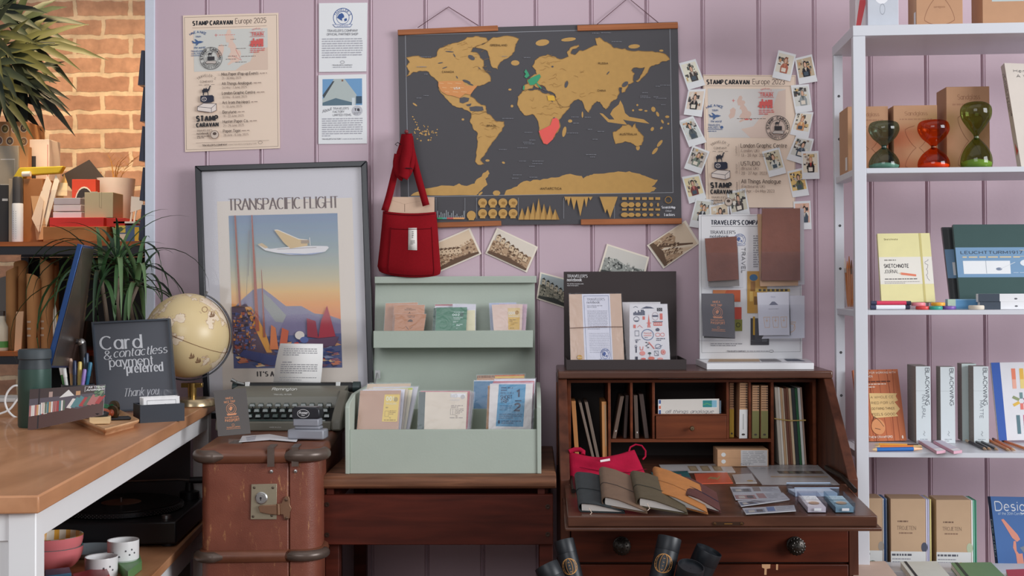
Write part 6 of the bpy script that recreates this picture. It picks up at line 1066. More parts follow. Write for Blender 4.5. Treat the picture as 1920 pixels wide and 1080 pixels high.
def down(cs, pl, z):
    "lengthen a front so that its foot reaches height z"
    def ext(t, b):
        lo, hi = 0.3,6
        for _ in range(40):
            m = (lo+hi)/2; p = pl.hit(t[0]+(b[0]-t[0])*m, t[1]+(b[1]-t[1])*m)
            if p.z > z: lo = m
            else: hi = m
        return (t[0]+(b[0]-t[0])*lo, t[1]+(b[1]-t[1])*lo)
    return [cs[0], cs[1], ext(cs[1], cs[2]), ext(cs[0], cs[3])]
def tpad(label, cs, y, tilt, z, th, col, art=None, box=(0,0,100,100), group=None, cf=None, **kw):
    pl = tray(cs[0][0], y, tilt, z); full = down(cs, pl, z+.0005)
    if art:   # art drawn in the visible part
        o = pad(label, full, pl, th, col, group=group, **kw); a = Art(qmap(pl, cs, *box)); art(a); a.build('print', o); return o
    return pad(label, full, pl, th, col, group=group, **kw)
DKB = (70,56,48)
tpad('back tan notebook refill at the left end of the upper ledge', cu((425,360),(700,352),(700,590),(412,590)), -.088,10, LEDZ, .002, (196,146,112), group=GU)
tpad('tan notebook refill with a small printed mark, upper ledge left', cu((497,375),(760,373),(752,590),(490,590)), -.106,11, LEDZ, .002, (192,140,104), lambda a: (a.text('TRAVEL', 50,16,4, DKB, al='c'), a.text("TRAVELER'S", 52,22,5, DKB, al='c', slant=.2), a.line([(48,36),(52,28),(54,36)], 1.2, DKB)), group=GU)
tpad('tan folded envelope standing foremost at the left of the upper ledge', cu((508,452),(772,452),(752,590),(498,590)), -.120,12, LEDZ, .002, (186,130,92), lambda a: (a.lines(40,12,64,1,5,3, DKB, last=1), a.lines(44,20,64,1,5,3, DKB, last=1), a.poly([(42,48),(46,36),(52,32),(58,38),(60,48)], (84,66,58)), a.line([(38,76),(48,96)], 1.8, DKB), a.line([(62,76),(54,92)], 1.2, DKB), a.line([(0,30),(20,60)], .8, (206,160,124))), group=GU)
tpad('white and red edged notebook refill behind the green one', cu((850,370),(1112,366),(1112,590),(846,590)), -.088,10, LEDZ, .002, (214,206,208), lambda a: a.rect(0,0,100,5, (176,96,100)), group=GU)
tpad('white notebook refill sticking out right of the green one', cu((1000,366),(1198,368),(1196,590),(1000,590)), -.098,10, LEDZ, .002, (210,208,212), group=GU)
tpad('pale yellow notebook refill right of the green one', cu((1040,420),(1192,418),(1192,590),(1040,590)), -.106,10, LEDZ, .002, (220,212,170), group=GU)
tpad('dark green notebook refill just behind the front green one', cu((838,400),(1000,396),(1000,590),(828,590)), -.113,11, LEDZ, .002, (74,110,92), group=GU)
def n102(a):
    W_ = (206,222,212); a.text('PASSPORT SIZE', 58,24,4.6, W_, W=32, bold=.16); a.text('002', 54,38,10, W_, W=22, bold=.2); a.ell(84,32,6,8, (58,92,76)); a.text('TRAVELERS', 56,48,4.4, W_, W=32, bold=.18); a.text('notebook', 57,54,4, W_, W=22, bold=.18); a.lines(57,62,76,2,4,1.8, W_); a.rect(55,72,64,86, (96,146,120)); a.lines(67,75,88,2,5,2.4, W_); a.text('TC', 70,95,4, W_, al='c')
tpad('bright green notebook refill with white print on the upper ledge', cu((860,395),(1124,393),(1114,590),(850,590)), -.124,12, LEDZ, .003, (76,128,100), n102, group=GU)
tpad('light blue edged notebook refill behind the peach one', cu((1312,358),(1545,352),(1545,590),(1324,590)), -.088,10, LEDZ, .002, (176,186,204), group=GU)
tpad('pink edged notebook refill sticking out right of the peach one', cu((1400,364),(1638,368),(1624,590),(1400,590)), -.103,11, LEDZ, .002, (208,176,186), group=GU)
def n109(a): a.rect(52,14,92,98, (214,176,92)); a.up(); W_ = (228,222,204); a.rect(52,14,92,50, (222,196,140)); a.up(); a.text('009', 54,40,12, W_, W=20, bold=.2); a.ell(82,32,6,8, (176,136,74)); a.text('TRAVELERS', 54,50,4, W_, W=32, bold=.16); a.lines(56,60,80,2,5,2, (140,110,60)); a.lines(62,72,86,2,6,1.6, (160,130,76)); a.lines(58,92,88,1,5,2, (140,110,60))
tpad('peach notebook refill with a yellow label, right end of the upper ledge', cu((1335,372),(1600,368),(1592,590),(1352,590)), -.120,12, LEDZ, .003, (222,196,178), n109, group=GU)
# lower bin
cl = crop(630,680,4.5); BZ_ = TBZ+.0106
for i, (dx, dy, col, lb) in enumerate([(18,-12, (206,182,150), 'rearmost pale tan notebook in the left lower stack'),(32,-6, (196,196,200), 'grey clear wrapped notebook at the right of the left stack'),(22,-4, (222,214,180), 'cream notebook with a lime tab in the left lower stack'),(13,-3, (206,190,158), 'beige notebook inside the left lower stack'),(7,-1, (218,218,224), 'white notebook right behind the kraft one')]):
    y = -.452-.012*i-(0.0); cs = [(675.5+dx*.75,732+dy+(0 if i else 0)),(752+dx, 731+dy),(747+dx*.62,806),(669+dx*.4,806)]
    tpad(lb, cs, y, 13, BZ_, .004, col, (lambda a: a.rect(70,0,100,5, (186,200,90))) if i == 2 else None, group=GL)
def kraft_lab(a):
    Y = (226,196,96); q = [(61,10),(98,9),(96,80),(59,79)]; a.poly(q, Y); a.up(); W_ = (236,226,190)
    for k in range(9): a.ell(62.5+k*4.3,10,1.3,1, (178,138,110)); a.ell(60.5+k*4.3,79.5,1.3,1, (178,138,110))
    a.text('001', 66,27,12, W_, W=18, bold=.2); a.ell(89,23,5,6, (170,150,90)); a.text('TRAVELERS', 65,36,4, W_, W=26, bold=.15); a.text('001', 66,45,3, DKB); a.line([(65,52),(74,52),(74,66),(65,66),(65,52)], .7, (170,140,70)); a.lines(76,52,92,3,4,1.5, (150,120,60)); a.text('TC', 78,71,3, DKB, al='c'); a.lines(64,75,92,1,4,1.8, (150,120,60), last=1)
tpad('front kraft brown notebook with a yellow stamp label in the green rack', cl((205,235),(548,233),(525,568),(175,568)), -.520,13, BZ_, .005, (186,148,122), kraft_lab, group=GL)
for i, (dx, col, lb) in enumerate([(12, (206,204,206), 'rearmost clear wrapped notebook of the middle lower stack'),(8, (196,186,180), 'grey beige notebook of the middle lower stack'),(4, (190,96,98), 'red striped notebook right behind the cream one')]):
    tpad(lb, [(785.5+dx*.8,734-i*1.5+2),(877+dx, 734-i*1.5+2),(873+dx*.7,806),(783+dx*.5,806)], -.485-.013*i, 10, BZ_, .004, col, group=GL)
def cream(a):
    a.rect(0,0,13.5,100, (92,104,100)); a.rect(66,4,97,14, (232,230,226)); a.up(); a.text('MD', 67,16,11, (206,204,200), W=12, bold=.25); a.ell(91,13,4.5,6, (190,186,180)); a.text('PAPER', 67,24,5, (214,210,204), W=18); a.lines(68,36,92,2,4,1.8, (150,140,130)); a.line([(67,44),(77,44),(77,60),(67,60),(67,44)], .6, (150,140,130)); a.line([(72,44),(72,60)], .6, (150,140,130)); a.lines(79,45,94,4,4,1.6, (150,140,130)); a.text('TC', 80,65,3, DKB, al='c'); a.lines(66,68,94,1,4,1.8, (150,140,130), last=1)
tpad('front cream notebook with a dark green spine in the green rack', cl((700,247),(1108,247),(1094,568),(688,568)), -.527,10, BZ_, .005, (220,208,186), cream, group=GL)
# right stack
for i, (cs, y, col, lb, ar) in enumerate([
  ([(1190,108),(1590,100),(1585,300),(1185,300)], -.28, (186,140,104), 'spiral notebook with a kraft and orange cover at the very back', lambda a: (a.rect(38,0,100,5, (196,104,50)), a.rect(38,6,100,14, (220,180,84)), [a.rect(1+k*3.4,1,2.6+k*3.4,11, (90,70,58)) for k in range(11)])),
  ([(1165,150),(1560,148),(1555,385),(1158,385)], -.305, (72,120,152), 'deep blue notebook standing behind the short trip refill', lambda a: a.rect(0,0,100,3, (206,214,220)))]):
    tpad(lb, cl(*cs), y, 9, BZ_, .005, col, ar, group=GL)
for i, (dx, dy, col, lb) in enumerate([(8,-9, (222,222,226), 'rearmost white wrapped refill at the right of the lower bin'),(6,-5, (196,110,112), 'red topped refill behind the short trip one'),(4,-2, (206,178,190), 'pink edged refill behind the short trip one'),(-4,3, (206,156,110), 'orange tan refill showing at the left of the short trip one')]):
    tpad(lb, [(919+dx, 720+dy),(996+dx, 719+dy),(993+dx*.7,806),(914+dx*.7,806)], -.470-.014*i, 8, BZ_, .004, col, group=GL)
def short(a):
    BL = (92,152,184); N_ = (52,62,84); a.poly([(21,1),(84,1),(81,93),(17,92)], BL); a.up(); a.lines(26,9,54,2,5,2.4, (62,90,120)); a.text('REFILL FOR A', 26,22.5,4.4, (62,84,112), W=30); a.text('SHORT', 26,33,8, N_, W=27, bold=.13); a.text('TRIP', 26,42,8, N_, W=18, bold=.13)
    a.text('1', 63,31,19, N_, W=8, bold=.22); a.rect(60,36,75,38, N_); a.text('2', 60,60,19, N_, W=12, bold=.22); a.lines(25,48,54,3,4.2,1.4, (70,104,132)); a.lines(24,66,78,3,4,1.6, (70,104,132)); a.rect(22,79,26,86, N_); a.lines(30,81,76,2,4,1.6, (62,84,112))
tpad('front white refill with a blue label in the green rack', cl((1300,178),(1660,178),(1646,568),(1286,568)), -.530,8, BZ_, .006, (222,218,210), short, group=GL)
# ================================================================ RED CLOTH BAG
def red_bag():
    RED = M((128,14,24), .9, var=.10, sc=140, bump=.25, bsc=700); pl = PY(-.066); c = crop(690,240,3.857); root = thing('tote_bag', 'small red cloth bag hanging from a pin with a kraft card inside', 'bag', at(768,522,-.06))
    N = 24; lo = [(108,600),(100,660),(88,760),(78,880),(68,1000),(130,1080)]
    b = MB(); pl = PY(-.062); cs = [pl.hit(*q) for q in c((108,600),(492,606),(524,1052),(72,1004))]; 
    fr = []; bk = []
    def sl(P, t):
        t *= len(P)-1; i = min(int(t), len(P)-2); f = t-i; return (P[i][0]+(P[i+1][0]-P[i][0])*f, P[i][1]+(P[i+1][1]-P[i][1])*f)
    Lf = c((108,600),(98,720),(84,860),(68,1000),(82,1036)); Rt = c((492,606),(504,720),(515,880),(527,1030),(520,1056))
    for j in range(N+1):
        for i in range(N+1):
            u, t = i/N, j/N; a_, b2 = sl(Lf, t), sl(Rt, t); x = a_[0]+(b2[0]-a_[0])*u; y = a_[1]+(b2[1]-a_[1])*u
            y += (9 if t > 0 else 0)*max(0, t-.75)*4*math.sin(math.pi*u)**.6+(3.5*math.sin(math.pi*u)*(1-t)); e = (math.sin(math.pi*u)**.35 if 0 < u < 1 else 0)*(.35+.65*math.sin(math.pi*min(1,.08+t*.84))**.7)
            d = .034*e+.0025*math.sin(u*9+t*4)*e+.003*math.sin(t*11-u*3)*e*(1-t); fr.append(at(x, y, -.042-d)); bk.append(at(x, y, -.040+.02*e))
    k = (N+1)**2; fs = []
    for j in range(N):
        for i in range(N):
            q = (j*(N+1)+i, j*(N+1)+i+1, (j+1)*(N+1)+i+1, (j+1)*(N+1)+i); fs += [q[::-1], tuple(v+k for v in q)]
    for i in range(N): fs += [(N*(N+1)+i+1, N*(N+1)+i, k+N*(N+1)+i, k+N*(N+1)+i+1)]
    b.add(fr+bk, fs, RED); b.build('bag_body', root, smooth=70)
    def P(x, y, h): # on the front surface
        u, t = x, y; i = min(int(u*N), N-1); j = min(int(t*N), N-1); f, g = u*N-i, t*N-j; A_ = fr[j*(N+1)+i].lerp(fr[j*(N+1)+i+1], f); B_ = fr[(j+1)*(N+1)+i].lerp(fr[(j+1)*(N+1)+i+1], f); return A_.lerp(B_, g)+V((0,-h, 0))
    b = MB(); M_ = 14; g = []
    for h in (.0016,0):
        for j in range(M_+1):
            for i in range(M_+1): g.append(P(.17+.72*i/M_, .235+.70*j/M_, h))
    K = (M_+1)**2; fs = [(j*(M_+1)+i, (j+1)*(M_+1)+i, (j+1)*(M_+1)+i+1, j*(M_+1)+i+1) for j in range(M_) for i in range(M_)]
    ed = [i for i in range(M_+1)]+[(j+1)*(M_+1)+M_ for j in range(M_)]+[M_*(M_+1)+M_-1-i for i in range(M_)]+[(M_-1-j)*(M_+1) for j in range(M_-1)]
    fs += [(ed[i], ed[(i+1) % len(ed)], ed[(i+1) % len(ed)]+K, ed[i]+K) for i in range(len(ed))]; b.add(g, fs, RED); b.build('front_pocket', root, smooth=50)
    b = MB(); ST = M((92,8,16), .9)
    for e in ([(.17,.235+.7*k/9) for k in range(10)], [(.89,.235+.7*k/9) for k in range(10)], [(.17+.72*k/9,.255) for k in range(10)], [(.17+.72*k/9,.935) for k in range(10)], [(.03+.94*k/9,.03) for k in range(10)]): b.tube([P(u_, t_, .0022) for u_, t_ in e], .0011, ST, n=5)
    b.build('stitching', root)
    b = MB(); pts = [P(.48+.15*u_, .235+.275*t, .0028) for t in (0,.33,.66,1) for u_ in (0,.5,1)]; b.add(pts, [(j*3+i, (j+1)*3+i, (j+1)*3+i+1, j*3+i+1) for j in range(3) for i in range(2)], M((222,216,210), .8)); lb = b.build('white_label', root); md = lb.modifiers.new('thick', 'SOLIDIFY'); md.thickness = .0008
    a = Art(lambda x, y, h: P(.48+.15*x/100,.235+.275*y/100,.0036+h)); [a.lines(42,18+k*8,62,1,5,4, (120,116,112), last=1) for k in range(4)]; a.lines(25,58,80,4,5,2.2, (120,116,112)); a.build('label_print', root)
    def band(ps, w, name, yoff=0):
        b = MB(); n = len(ps); A_ = []; B_ = []
        for i in range(n):
            p = V(ps[i]); t = (V(ps[min(i+1, n-1)])-V(ps[max(i-1,0)])).normalized(); s = V((t.z, 0,-t.x)); s = s.normalized() if s.length > .1 else V((1,0,0)); A_.append(p+s*w/2); B_.append(p-s*w/2)
        b.add(A_+B_, [(i, i+1, n+i+1, n+i) for i in range(n-1)], RED); o = b.build(name, root, smooth=70); md = o.modifiers.new('thick', 'SOLIDIFY'); md.thickness = .0025; md.offset = 0
    def bz(pts, y0, y1, n=14):
        out = []
        for i in range(n+1): 
            q = sl(pts, i/n); out.append(at(q[0], q[1], y0+(y1-y0)*i/n))
        for _ in range(2): out = [out[0]]+[(out[i-1]+out[i]*2+out[i+1])/4 for i in range(1, n)]+[out[-1]]
        return out
    band(bz(c((120,600),(150,510),(190,340),(228,190),(256,110),(266,48)), -.055,-.040), .020, 'strap')
    band(bz(c((420,560),(395,470),(352,320),(318,180),(300,100),(292,46)), -.062,-.050), .020, 'strap')
    band(bz(c((282,42),(286,110),(284,190),(262,250),(268,330),(252,362)), -.075,-.078), .029, 'strap')
    band(bz(c((300,60),(312,160),(318,240),(296,320),(262,356)), -.066,-.072), .020, 'strap')
    band(bz(c((218,190),(206,250),(210,310),(240,352),(256,360)), -.062,-.07), .022, 'strap')
    b = MB(); q = at(*c((285,42))[0], -.055); b.tube([V((q.x, 0.002, q.z+.006)), V((q.x, -.085, q.z+.002))], .0035, STEEL, n=10); b.ball(V((q.x, -.087, q.z+.002)), .006, M((120,40,44), .5), n=12); tag(b.build('wall_pin'), 'wall pin holding the red cloth bag strap', 'pin')
    b = MB(); [b.tube([at(*c((238+dx, 120))[0], -.05), at(*c((215+dx, 104))[0], -.054), at(*c((196+dx, 118))[0], -.054), at(*c((214+dx, 130))[0], -.052)], .0012, M((44,36,40), .4,.5), n=6) for dx in (0,)]; b.build('wire_clip', root)
    b = MB(); b.tube([at(*c((270,290))[0], -.082), at(*c((318,292))[0], -.082), at(*c((322,302))[0], -.082)], .0013, M((44,36,40), .4,.5), n=6); b.build('wire_clip', root)
    def kart(a): a.line([(0,12),(37,48),(100,8)], .7, (150,124,104)); a.line([(38,48),(38,100)], 1, (120,96,80))
    card('kraft_envelope', 'kraft card envelope sticking out of the red bag', 'envelope', c((134,498),(480,500),(480,760),(134,756)), PY(-.046), .004, M((206,176,152), .8), kart, (0,0,100,240))
red_bag()
# ================================================================ WRITING BUREAU
DX0, DX1 = at(1046,720,-.31).x, at(1561,700,-.31).x; DT = 1.04; FZ = .78; YH = -.57; YT = -.31; YFL = -.87; FLZ = .757
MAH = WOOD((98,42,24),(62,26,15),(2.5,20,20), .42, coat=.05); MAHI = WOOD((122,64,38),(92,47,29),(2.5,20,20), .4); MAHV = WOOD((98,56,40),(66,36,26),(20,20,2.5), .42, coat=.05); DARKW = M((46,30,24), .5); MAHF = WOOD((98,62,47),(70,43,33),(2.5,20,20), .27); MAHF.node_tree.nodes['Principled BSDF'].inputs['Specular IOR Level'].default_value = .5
GY = -.245
def gx(px): return at(px, 780, GY).x
def gz(py): return at(1300, py, GY).z
flapn = V((0,-(FZ-FLZ),(YH-YFL))).normalized()
FLAP = Pl((0, YH, FZ), flapn)
def bureau():
    root = thing('writing_bureau', 'open dark mahogany writing bureau with pigeonholes, right of the school table', 'bureau', ((DX0+DX1)/2,-.3,0)); t = .024
    b = MB(); b.prism([V((DX0, YT-.006, DT)), V((DX1, YT-.006, DT)), V((DX1,-.02, DT)), V((DX0,-.02, DT))], V((0,0,-.020)), MAHF); b.build('top_board', root, bevel=.004)
    for xa in (DX0, DX1-t):
        b = MB(); pr = [(-.02,0),(YH, 0),(YH, FZ-.03),(YH, FZ+.012),(YT, DT-.0204),(-.02, DT-.0204)]; b.prism([V((xa, y, z)) for y, z in pr], V((t, 0,0)), MAHV); b.build('side_panel', root, bevel=.002)
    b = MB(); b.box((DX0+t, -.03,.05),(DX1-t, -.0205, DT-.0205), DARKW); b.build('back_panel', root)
    b = MB(); b.box((DX0+t, YH+.003, FZ-.022),(DX1-t, -.0302, FZ), MAHF); b.build('writing_board', root)
    # flap
    x0, x1 = FLAP.hit(1064,966).x, FLAP.hit(1644,966).x; up = flapn
    def fp(x, y, h): return V((x, y, FZ+(FLZ-FZ)*(y-YH)/(YFL-YH)))+up*h
    b = MB(); b.hexa([fp(x0, YFL, -.024), fp(x1, YFL, -.024), fp(x1, YH-.002,-.024), fp(x0, YH-.002,-.024), fp(x0, YFL, 0), fp(x1, YFL, 0), fp(x1, YH-.002,0), fp(x0, YH-.002,0)], MAHF); fl = b.build('fall_front', root, bevel=.002)
    b = MB(); b.hexa([fp(x0-.006, YFL-.010,-.032), fp(x1+.008, YFL-.010,-.032), fp(x1+.008, YH-.03,-.032), fp(x0-.006, YH-.03,-.032), fp(x0-.006, YFL-.010,-.0245), fp(x1+.008, YFL-.010,-.0245), fp(x1+.008, YH-.03,-.0245), fp(x0-.006, YH-.03,-.0245)], MAHF); b.build('edge_moulding', fl, bevel=.002)
    f = PY(YFL-.0003); c = crop(1320,830,4.32); b = MB(); q = [f.hit(*p) for p in c((68,648),(80,642),(315,642),(326,652),(315,668),(78,670))]; b.prism(q, V((0,-.0008,0)), M((70,50,38), .35,.6)); b.lathe([(.003,0),(.003,.0006),(.001,.001)], f.hit(*c((88,656))[0], .0009), M((110,80,50), .3,.8), axis=(0,-1,0), n=10); b.lathe([(.003,0),(.003,.0006),(.001,.001)], f.hit(*c((304,656))[0], .0009), M((110,80,50), .3,.8), axis=(0,-1,0), n=10); b.box(tuple(f.hit(1358,983))[:1]+(YFL-.0014, f.hit(1358,983).z),(f.hit(1373,983).x, YFL-.0010, f.hit(1358,981).z), M((160,120,66), .3,.8)); b.build('lock_plate', fl)
    # brass stays
    for xa in (DX0+t+.006, DX1-t-.006):
        b = MB(); b.tube([V((xa, YH+.21, FZ+.012)), V((xa, YH+.04, FZ+.014)), fp(xa, YH-.09,.006)], .006, M((36,28,24), .4,.5), n=8); b.build('flap_stay', root)
    # pigeonholes
    zt = gz(717); zs0, zs1 = gz(829), gz(823); zb = FZ+.0003; X = [gx(p) for p in (1064,1070.5,1140,1145,1181.5,1186.5,1223,1228,1362,1367,1403.5,1408.5,1445.5,1451,1524,1530)]
    d = lambda a_, c_, z0, z1: (b.box((a_, GY, z0),(c_, -.0304, z1), MAHI))
    for i, z0 in ((0, zb),(2, zb),(4, zs1),(6, zs1),(8, zs1),(10, zs1),(12, zb),(14, zb)):
        b = MB(); d(X[i], X[i+1], z0+(.0003 if z0 > zb else 0), zt); b.build('divider', root, bevel=.0008)
    b = MB(); b.box((X[0], GY-.002, zt+.0002),(X[15], -.0304, zt+.008), MAHI); b.build('gallery_top', root)
    b = MB(); d(X[3]+.0002, X[12]-.0002, zs0, zs1); b.build('gallery_shelf', root)
    b = MB(); d(X[7]+.0002, X[8]-.0002, gz(779), gz(776.5)); b.build('drawer_roof', root)
    b = MB(); b.box((X[0]-.03, GY+.02, zb),(X[0]-.0003, GY+.03, zt), MAHI); b.box((X[15]+.0003, GY+.02, zb),(DX1-t-.0003, GY+.03, zt), MAHI); b.build('filler_strip', root)
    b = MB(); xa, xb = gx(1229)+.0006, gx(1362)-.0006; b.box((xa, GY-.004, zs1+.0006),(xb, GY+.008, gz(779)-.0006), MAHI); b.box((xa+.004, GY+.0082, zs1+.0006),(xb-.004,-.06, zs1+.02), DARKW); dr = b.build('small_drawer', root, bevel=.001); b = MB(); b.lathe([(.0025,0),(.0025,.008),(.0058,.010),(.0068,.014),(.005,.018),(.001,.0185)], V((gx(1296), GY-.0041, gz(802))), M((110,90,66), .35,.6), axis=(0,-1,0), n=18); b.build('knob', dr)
    # body below
    zd = [(at(1300,988, YH).z+.02, at(1300,1054, YH).z),(at(1300,1058, YH).z, .40),(.39,.12)]
    for k, (za, zb2) in enumerate(zd):
        b = MB(); b.box((DX0+t+.002, YH-.004, zb2),(DX1-t-.002, YH+.014, za), MAH); b.box((DX0+t+.006, YH+.0142, zb2+.002),(DX1-t-.006,-.05, zb2+.03), DARKW); dr = b.build('drawer', root, bevel=.002)
        if k < 2:
            for px in (1165,1490):
                zc = at(px, 1021 if k == 0 else 1128, YH).z; kb = MB(); ctr = V((at(px, 1020, YH).x, YH-.0042, zc)); kb.lathe([(.021,0),(.021,.004),(.012,.007),(.012,.012),(.020,.017),(.0205,.023),(.015,.029),(.006,.031),(.006,.034),(.001,.035)], ctr, M((64,60,56), .35,.75, var=.3, sc=200), axis=(0,-1,0), n=28)
                for r_, n_, h in ((.019,16,.021),(.0125,11,.028)):
                    for j in range(n_): a_ = 2*math.pi*j/n_; kb.ball(ctr+V((math.cos(a_)*r_, -h, math.sin(a_)*r_)), .0034 if r_ > .015 else .0028, M((52,48,46), .3,.8), n=8)
                kb.build('knob', dr)
        if k == 1:
            a = Art(lambda x, y, h: PY(YH-.0042).hit(x, y, h)); c = crop(1320,830,4.32); PL_ = (206,160,118); a.poly(c((468,985),(538,985),(536,1018),(508,1022),(506,1072),(488,1070),(490,1020),(470,1012)), PL_); a.poly(c((584,985),(600,985),(598,1032),(584,1030)), PL_); a.build('torn_veneer', dr)
    for z in (zd[0][1]-.003, ):
        b = MB(); b.box((DX0+t+.001, YH+.012, zd[1][0]+.0005),(DX1-t-.001,-.06, zd[0][1]-.0005), DARKW); b.build('drawer_rail', root)
    b = MB(); b.box((DX0+t+.001, YH+.016, zd[0][0]+.001),(DX1-t-.001,-.06, FZ-.023), DARKW); b.build('top_rail', root); b = MB(); b.box((DX0+t+.001, YH+.004,.0),(DX1-t-.001, YH+.02,.118), MAH); b.build('plinth', root)
bureau()
# ---------------------------------------------------------------- things in the pigeonholes
GB = FZ+.0006; GS = gz(823)+.0006
def upright(label, top, bot, w, y, dp, z, col, name='notebook', cat='notebook', group=None, art=None, bevel=.0008, film=False):
    "thin upright book seen by its spine: top/bot picture x of the spine's left edge, w px wide"
    A = at(top[0], top[1], y); B = at(bot[0], bot[1], y); s = (3.72+y)/2400*w; zz = z; m = col if isinstance(col, bpy.types.Material) else M(col, .6)
    Bx = B.x+(A.x-B.x)*0; h = A.z-zz; b = MB(); dx = A.x-Bx; b.hexa([V((Bx, y, zz)), V((Bx+s, y, zz)), V((Bx+s, y+dp, zz)), V((Bx, y+dp, zz)), V((A.x, y, A.z)), V((A.x+s, y, A.z)), V((A.x+s, y+dp, A.z)), V((A.x, y+dp, A.z))], m); o = b.build(name, bevel=bevel); tag(o, label, cat, group)
    if art:
        a = Art(lambda x, t, hh: V((A.x+(Bx-A.x)*t/100+s*x/100, y-hh-.0002, A.z+(zz-A.z)*t/100))); art(a); a.build('print', o)
    return o
G1 = 'notebooks in the left pigeonhole'; DF = lambda a: a.rect(60,5,85,70, (176,150,120))
upright('orange tan notebook at the far left of the left pigeonhole', (1071,752),(1079,866), 8, GY+.012,.13, GB, (186,126,72), group=G1)
upright('grey wrapped notebook leaning left in the left pigeonhole', (1085,755),(1113,866), 5, GY+.006,.13, GB, (120,104,92), group=G1)
upright('second grey wrapped notebook leaning beside the first', (1096,754),(1121,866), 6, GY+.006,.13, GB, (112,96,84), group=G1)
upright('tan notebook with a pale edge, right in the left pigeonhole', (1128,753),(1130,866), 9, GY+.006,.13, GB, (190,132,78), group=G1, art=DF)
G2 = 'dark notebooks in the narrow pigeonholes'
upright('brown wrapped notebook leaning right in the second pigeonhole', (1163,743),(1148,822), 7, GY+.008,.12, GS, (92,72,60), group=G2, art=lambda a: a.ell(60,82,16,2, (200,196,190)))
upright('dark brown notebook at the right of the second pigeonhole', (1173,741),(1169,822), 6, GY+.012,.12, GS, (64,46,40), group=G2)
upright('grey brown wrapped notebook in the third pigeonhole', (1188,741),(1191,822), 7, GY+.008,.12, GS, (84,68,58), group=G2, art=lambda a: a.ell(60,86,16,2, (190,186,180)))
upright('dark notebook leaning left in the third pigeonhole', (1198,739),(1209,822), 8, GY+.010,.12, GS, (60,44,38), group=G2)
def env_art(a):
    a.rect(0,0,4,100, (226,226,226)); a.rect(1,4,4.5,30, (70,96,150)); a.rect(1,44,4.5,66, (206,110,80)); a.rect(1,74,4.5,100, (70,96,150)); a.rect(72,6,97,60, (226,224,220)); a.up(); a.rect(73,10,88,56, (44,132,132)); a.rect(88,10,96,56, (130,180,200)); a.line([(74,40),(80,30),(87,42)], 4, (84,160,110)); a.text('all things analogue', 12,94,22, (110,110,116), W=78, slant=.1, bold=.03, thin=.1)
DRZ = gz(776.5)+.0004
card('airmail_envelope', 'white airmail envelope with a teal stamp above the small drawer', 'envelope', [(1234,749),(1348.5,747.5),(1348.5,776),(1234,776)], PY(GY+.012), .0012, M((214,208,200), .8, var=.02), env_art)
card('airmail_envelope', 'pale blue envelope peeping out behind the stamped one', 'envelope', [(1240,752),(1352,751),(1352,775.5),(1240,775.5)], PY(GY+.022), .0012, M((166,190,206), .8), None)
def spiral(label, top, bot, w, lower, z, y=GY+.006):
    o = upright(label, top, bot, w, y, .14, z, KRAFT, 'spiral_notebook', 'notebook', 'spiral notebooks in the bureau', art=lambda a: (a.rect(0,48,100,100, lower), [a.rect(8,3+k*4.4,92,4.6+k*4.4, (128,92,66)) for k in range(10)], [a.rect(78,2.6+k*4.4,96,5.2+k*4.4, (60,52,48)) for k in range(10)], a.up(), a.ell(50,93,22,1.8, (70,60,56)), a.rect(42,56,56,84, tuple(max(0, x-40) for x in lower)) if lower[2] > 150 else None)); return o
spiral('spiral notebook with a yellow lower cover in the shaded slot', (1368,718),(1368,820), 8, (196,160,60), GS, GY+.03)
spiral('spiral notebook with a white lower cover beside the yellow one', (1387,718),(1386,823), 15, (222,222,220), GS)
spiral('spiral notebook with an olive lower cover, left of the pair', (1410.5,723),(1410,823), 13, (122,120,72), GS)
spiral('spiral notebook with an olive lower cover, right of the pair', (1427,723),(1427,823), 13, (128,124,76), GS)
cols = [((196,186,172), 6, 'cream notebook at the left of the banded bundle'),((222,216,206), 4, 'white notebook second in the banded bundle'),((196,160,122), 4, 'tan notebook third in the banded bundle'),((206,190,166), 3, 'beige notebook fourth in the banded bundle'),((110,66,50), 5, 'red brown notebook fifth in the banded bundle'),((128,84,62), 4, 'brown notebook sixth in the banded bundle'),((206,184,150), 5, 'light tan notebook in the middle of the banded bundle'),((46,48,52), 7, 'black notebook in the banded bundle'),((40,92,56), 5, 'green notebook in the banded bundle'),((206,204,200), 5, 'pale grey notebook in the banded bundle'),((156,128,112), 3.6, 'brown grey notebook at the right of the banded bundle')]
xx = 1452.0
for cc, w, lb in cols:
    upright(lb, (xx, 726+(xx % 3)),(xx+9.5,866), w-.35, GY+.008,.12, GB, cc, group='banded notebook bundle'); xx += w
b = MB(); L_, R_ = at(1453.5,785, GY+.0065), at(1508,788, GY+.0065); b.tube([L_+V((-.001,.1,0)), L_+V((-.001,-.0005,0)), L_.lerp(R_, .5)+V((0,-.0015,-.003)), R_+V((.003,-.0005,0)), R_+V((.003,.1,0))], .0016, M((190,160,90), .5), n=8); tag(b.build('rubber_band'), 'yellowish rubber band around the notebook bundle', 'rubber band')
def boxart(a): a.rect(46,4,98,96, (196,194,194)); a.up(); a.line([(0,50),(46,50)], 1, (150,110,80)); a.ell(12,30,4.5,12, (206,206,204)); a.ell(12,70,4.5,12, (206,206,204)); a.lines(49,14,94,8,10,3, (150,150,152)); a.text('MT', 56,92,12, (150,150,152), al='c')
A, B = at(1345,843, GY-.022), at(1441,872, GY-.022); b = MB(); b.box((A.x, GY-.022, GB),(B.x, GY+.06, A.z), KRAFT); o = b.build('kraft_box', bevel=.001); tag(o, 'low kraft box with a grey label and two round buttons', 'box'); a = Art(lambda x, y, h: V((A.x+(B.x-A.x)*x/100, GY-.022-h, A.z+(GB-A.z)*y/100))); boxart(a); a.build('print', o)
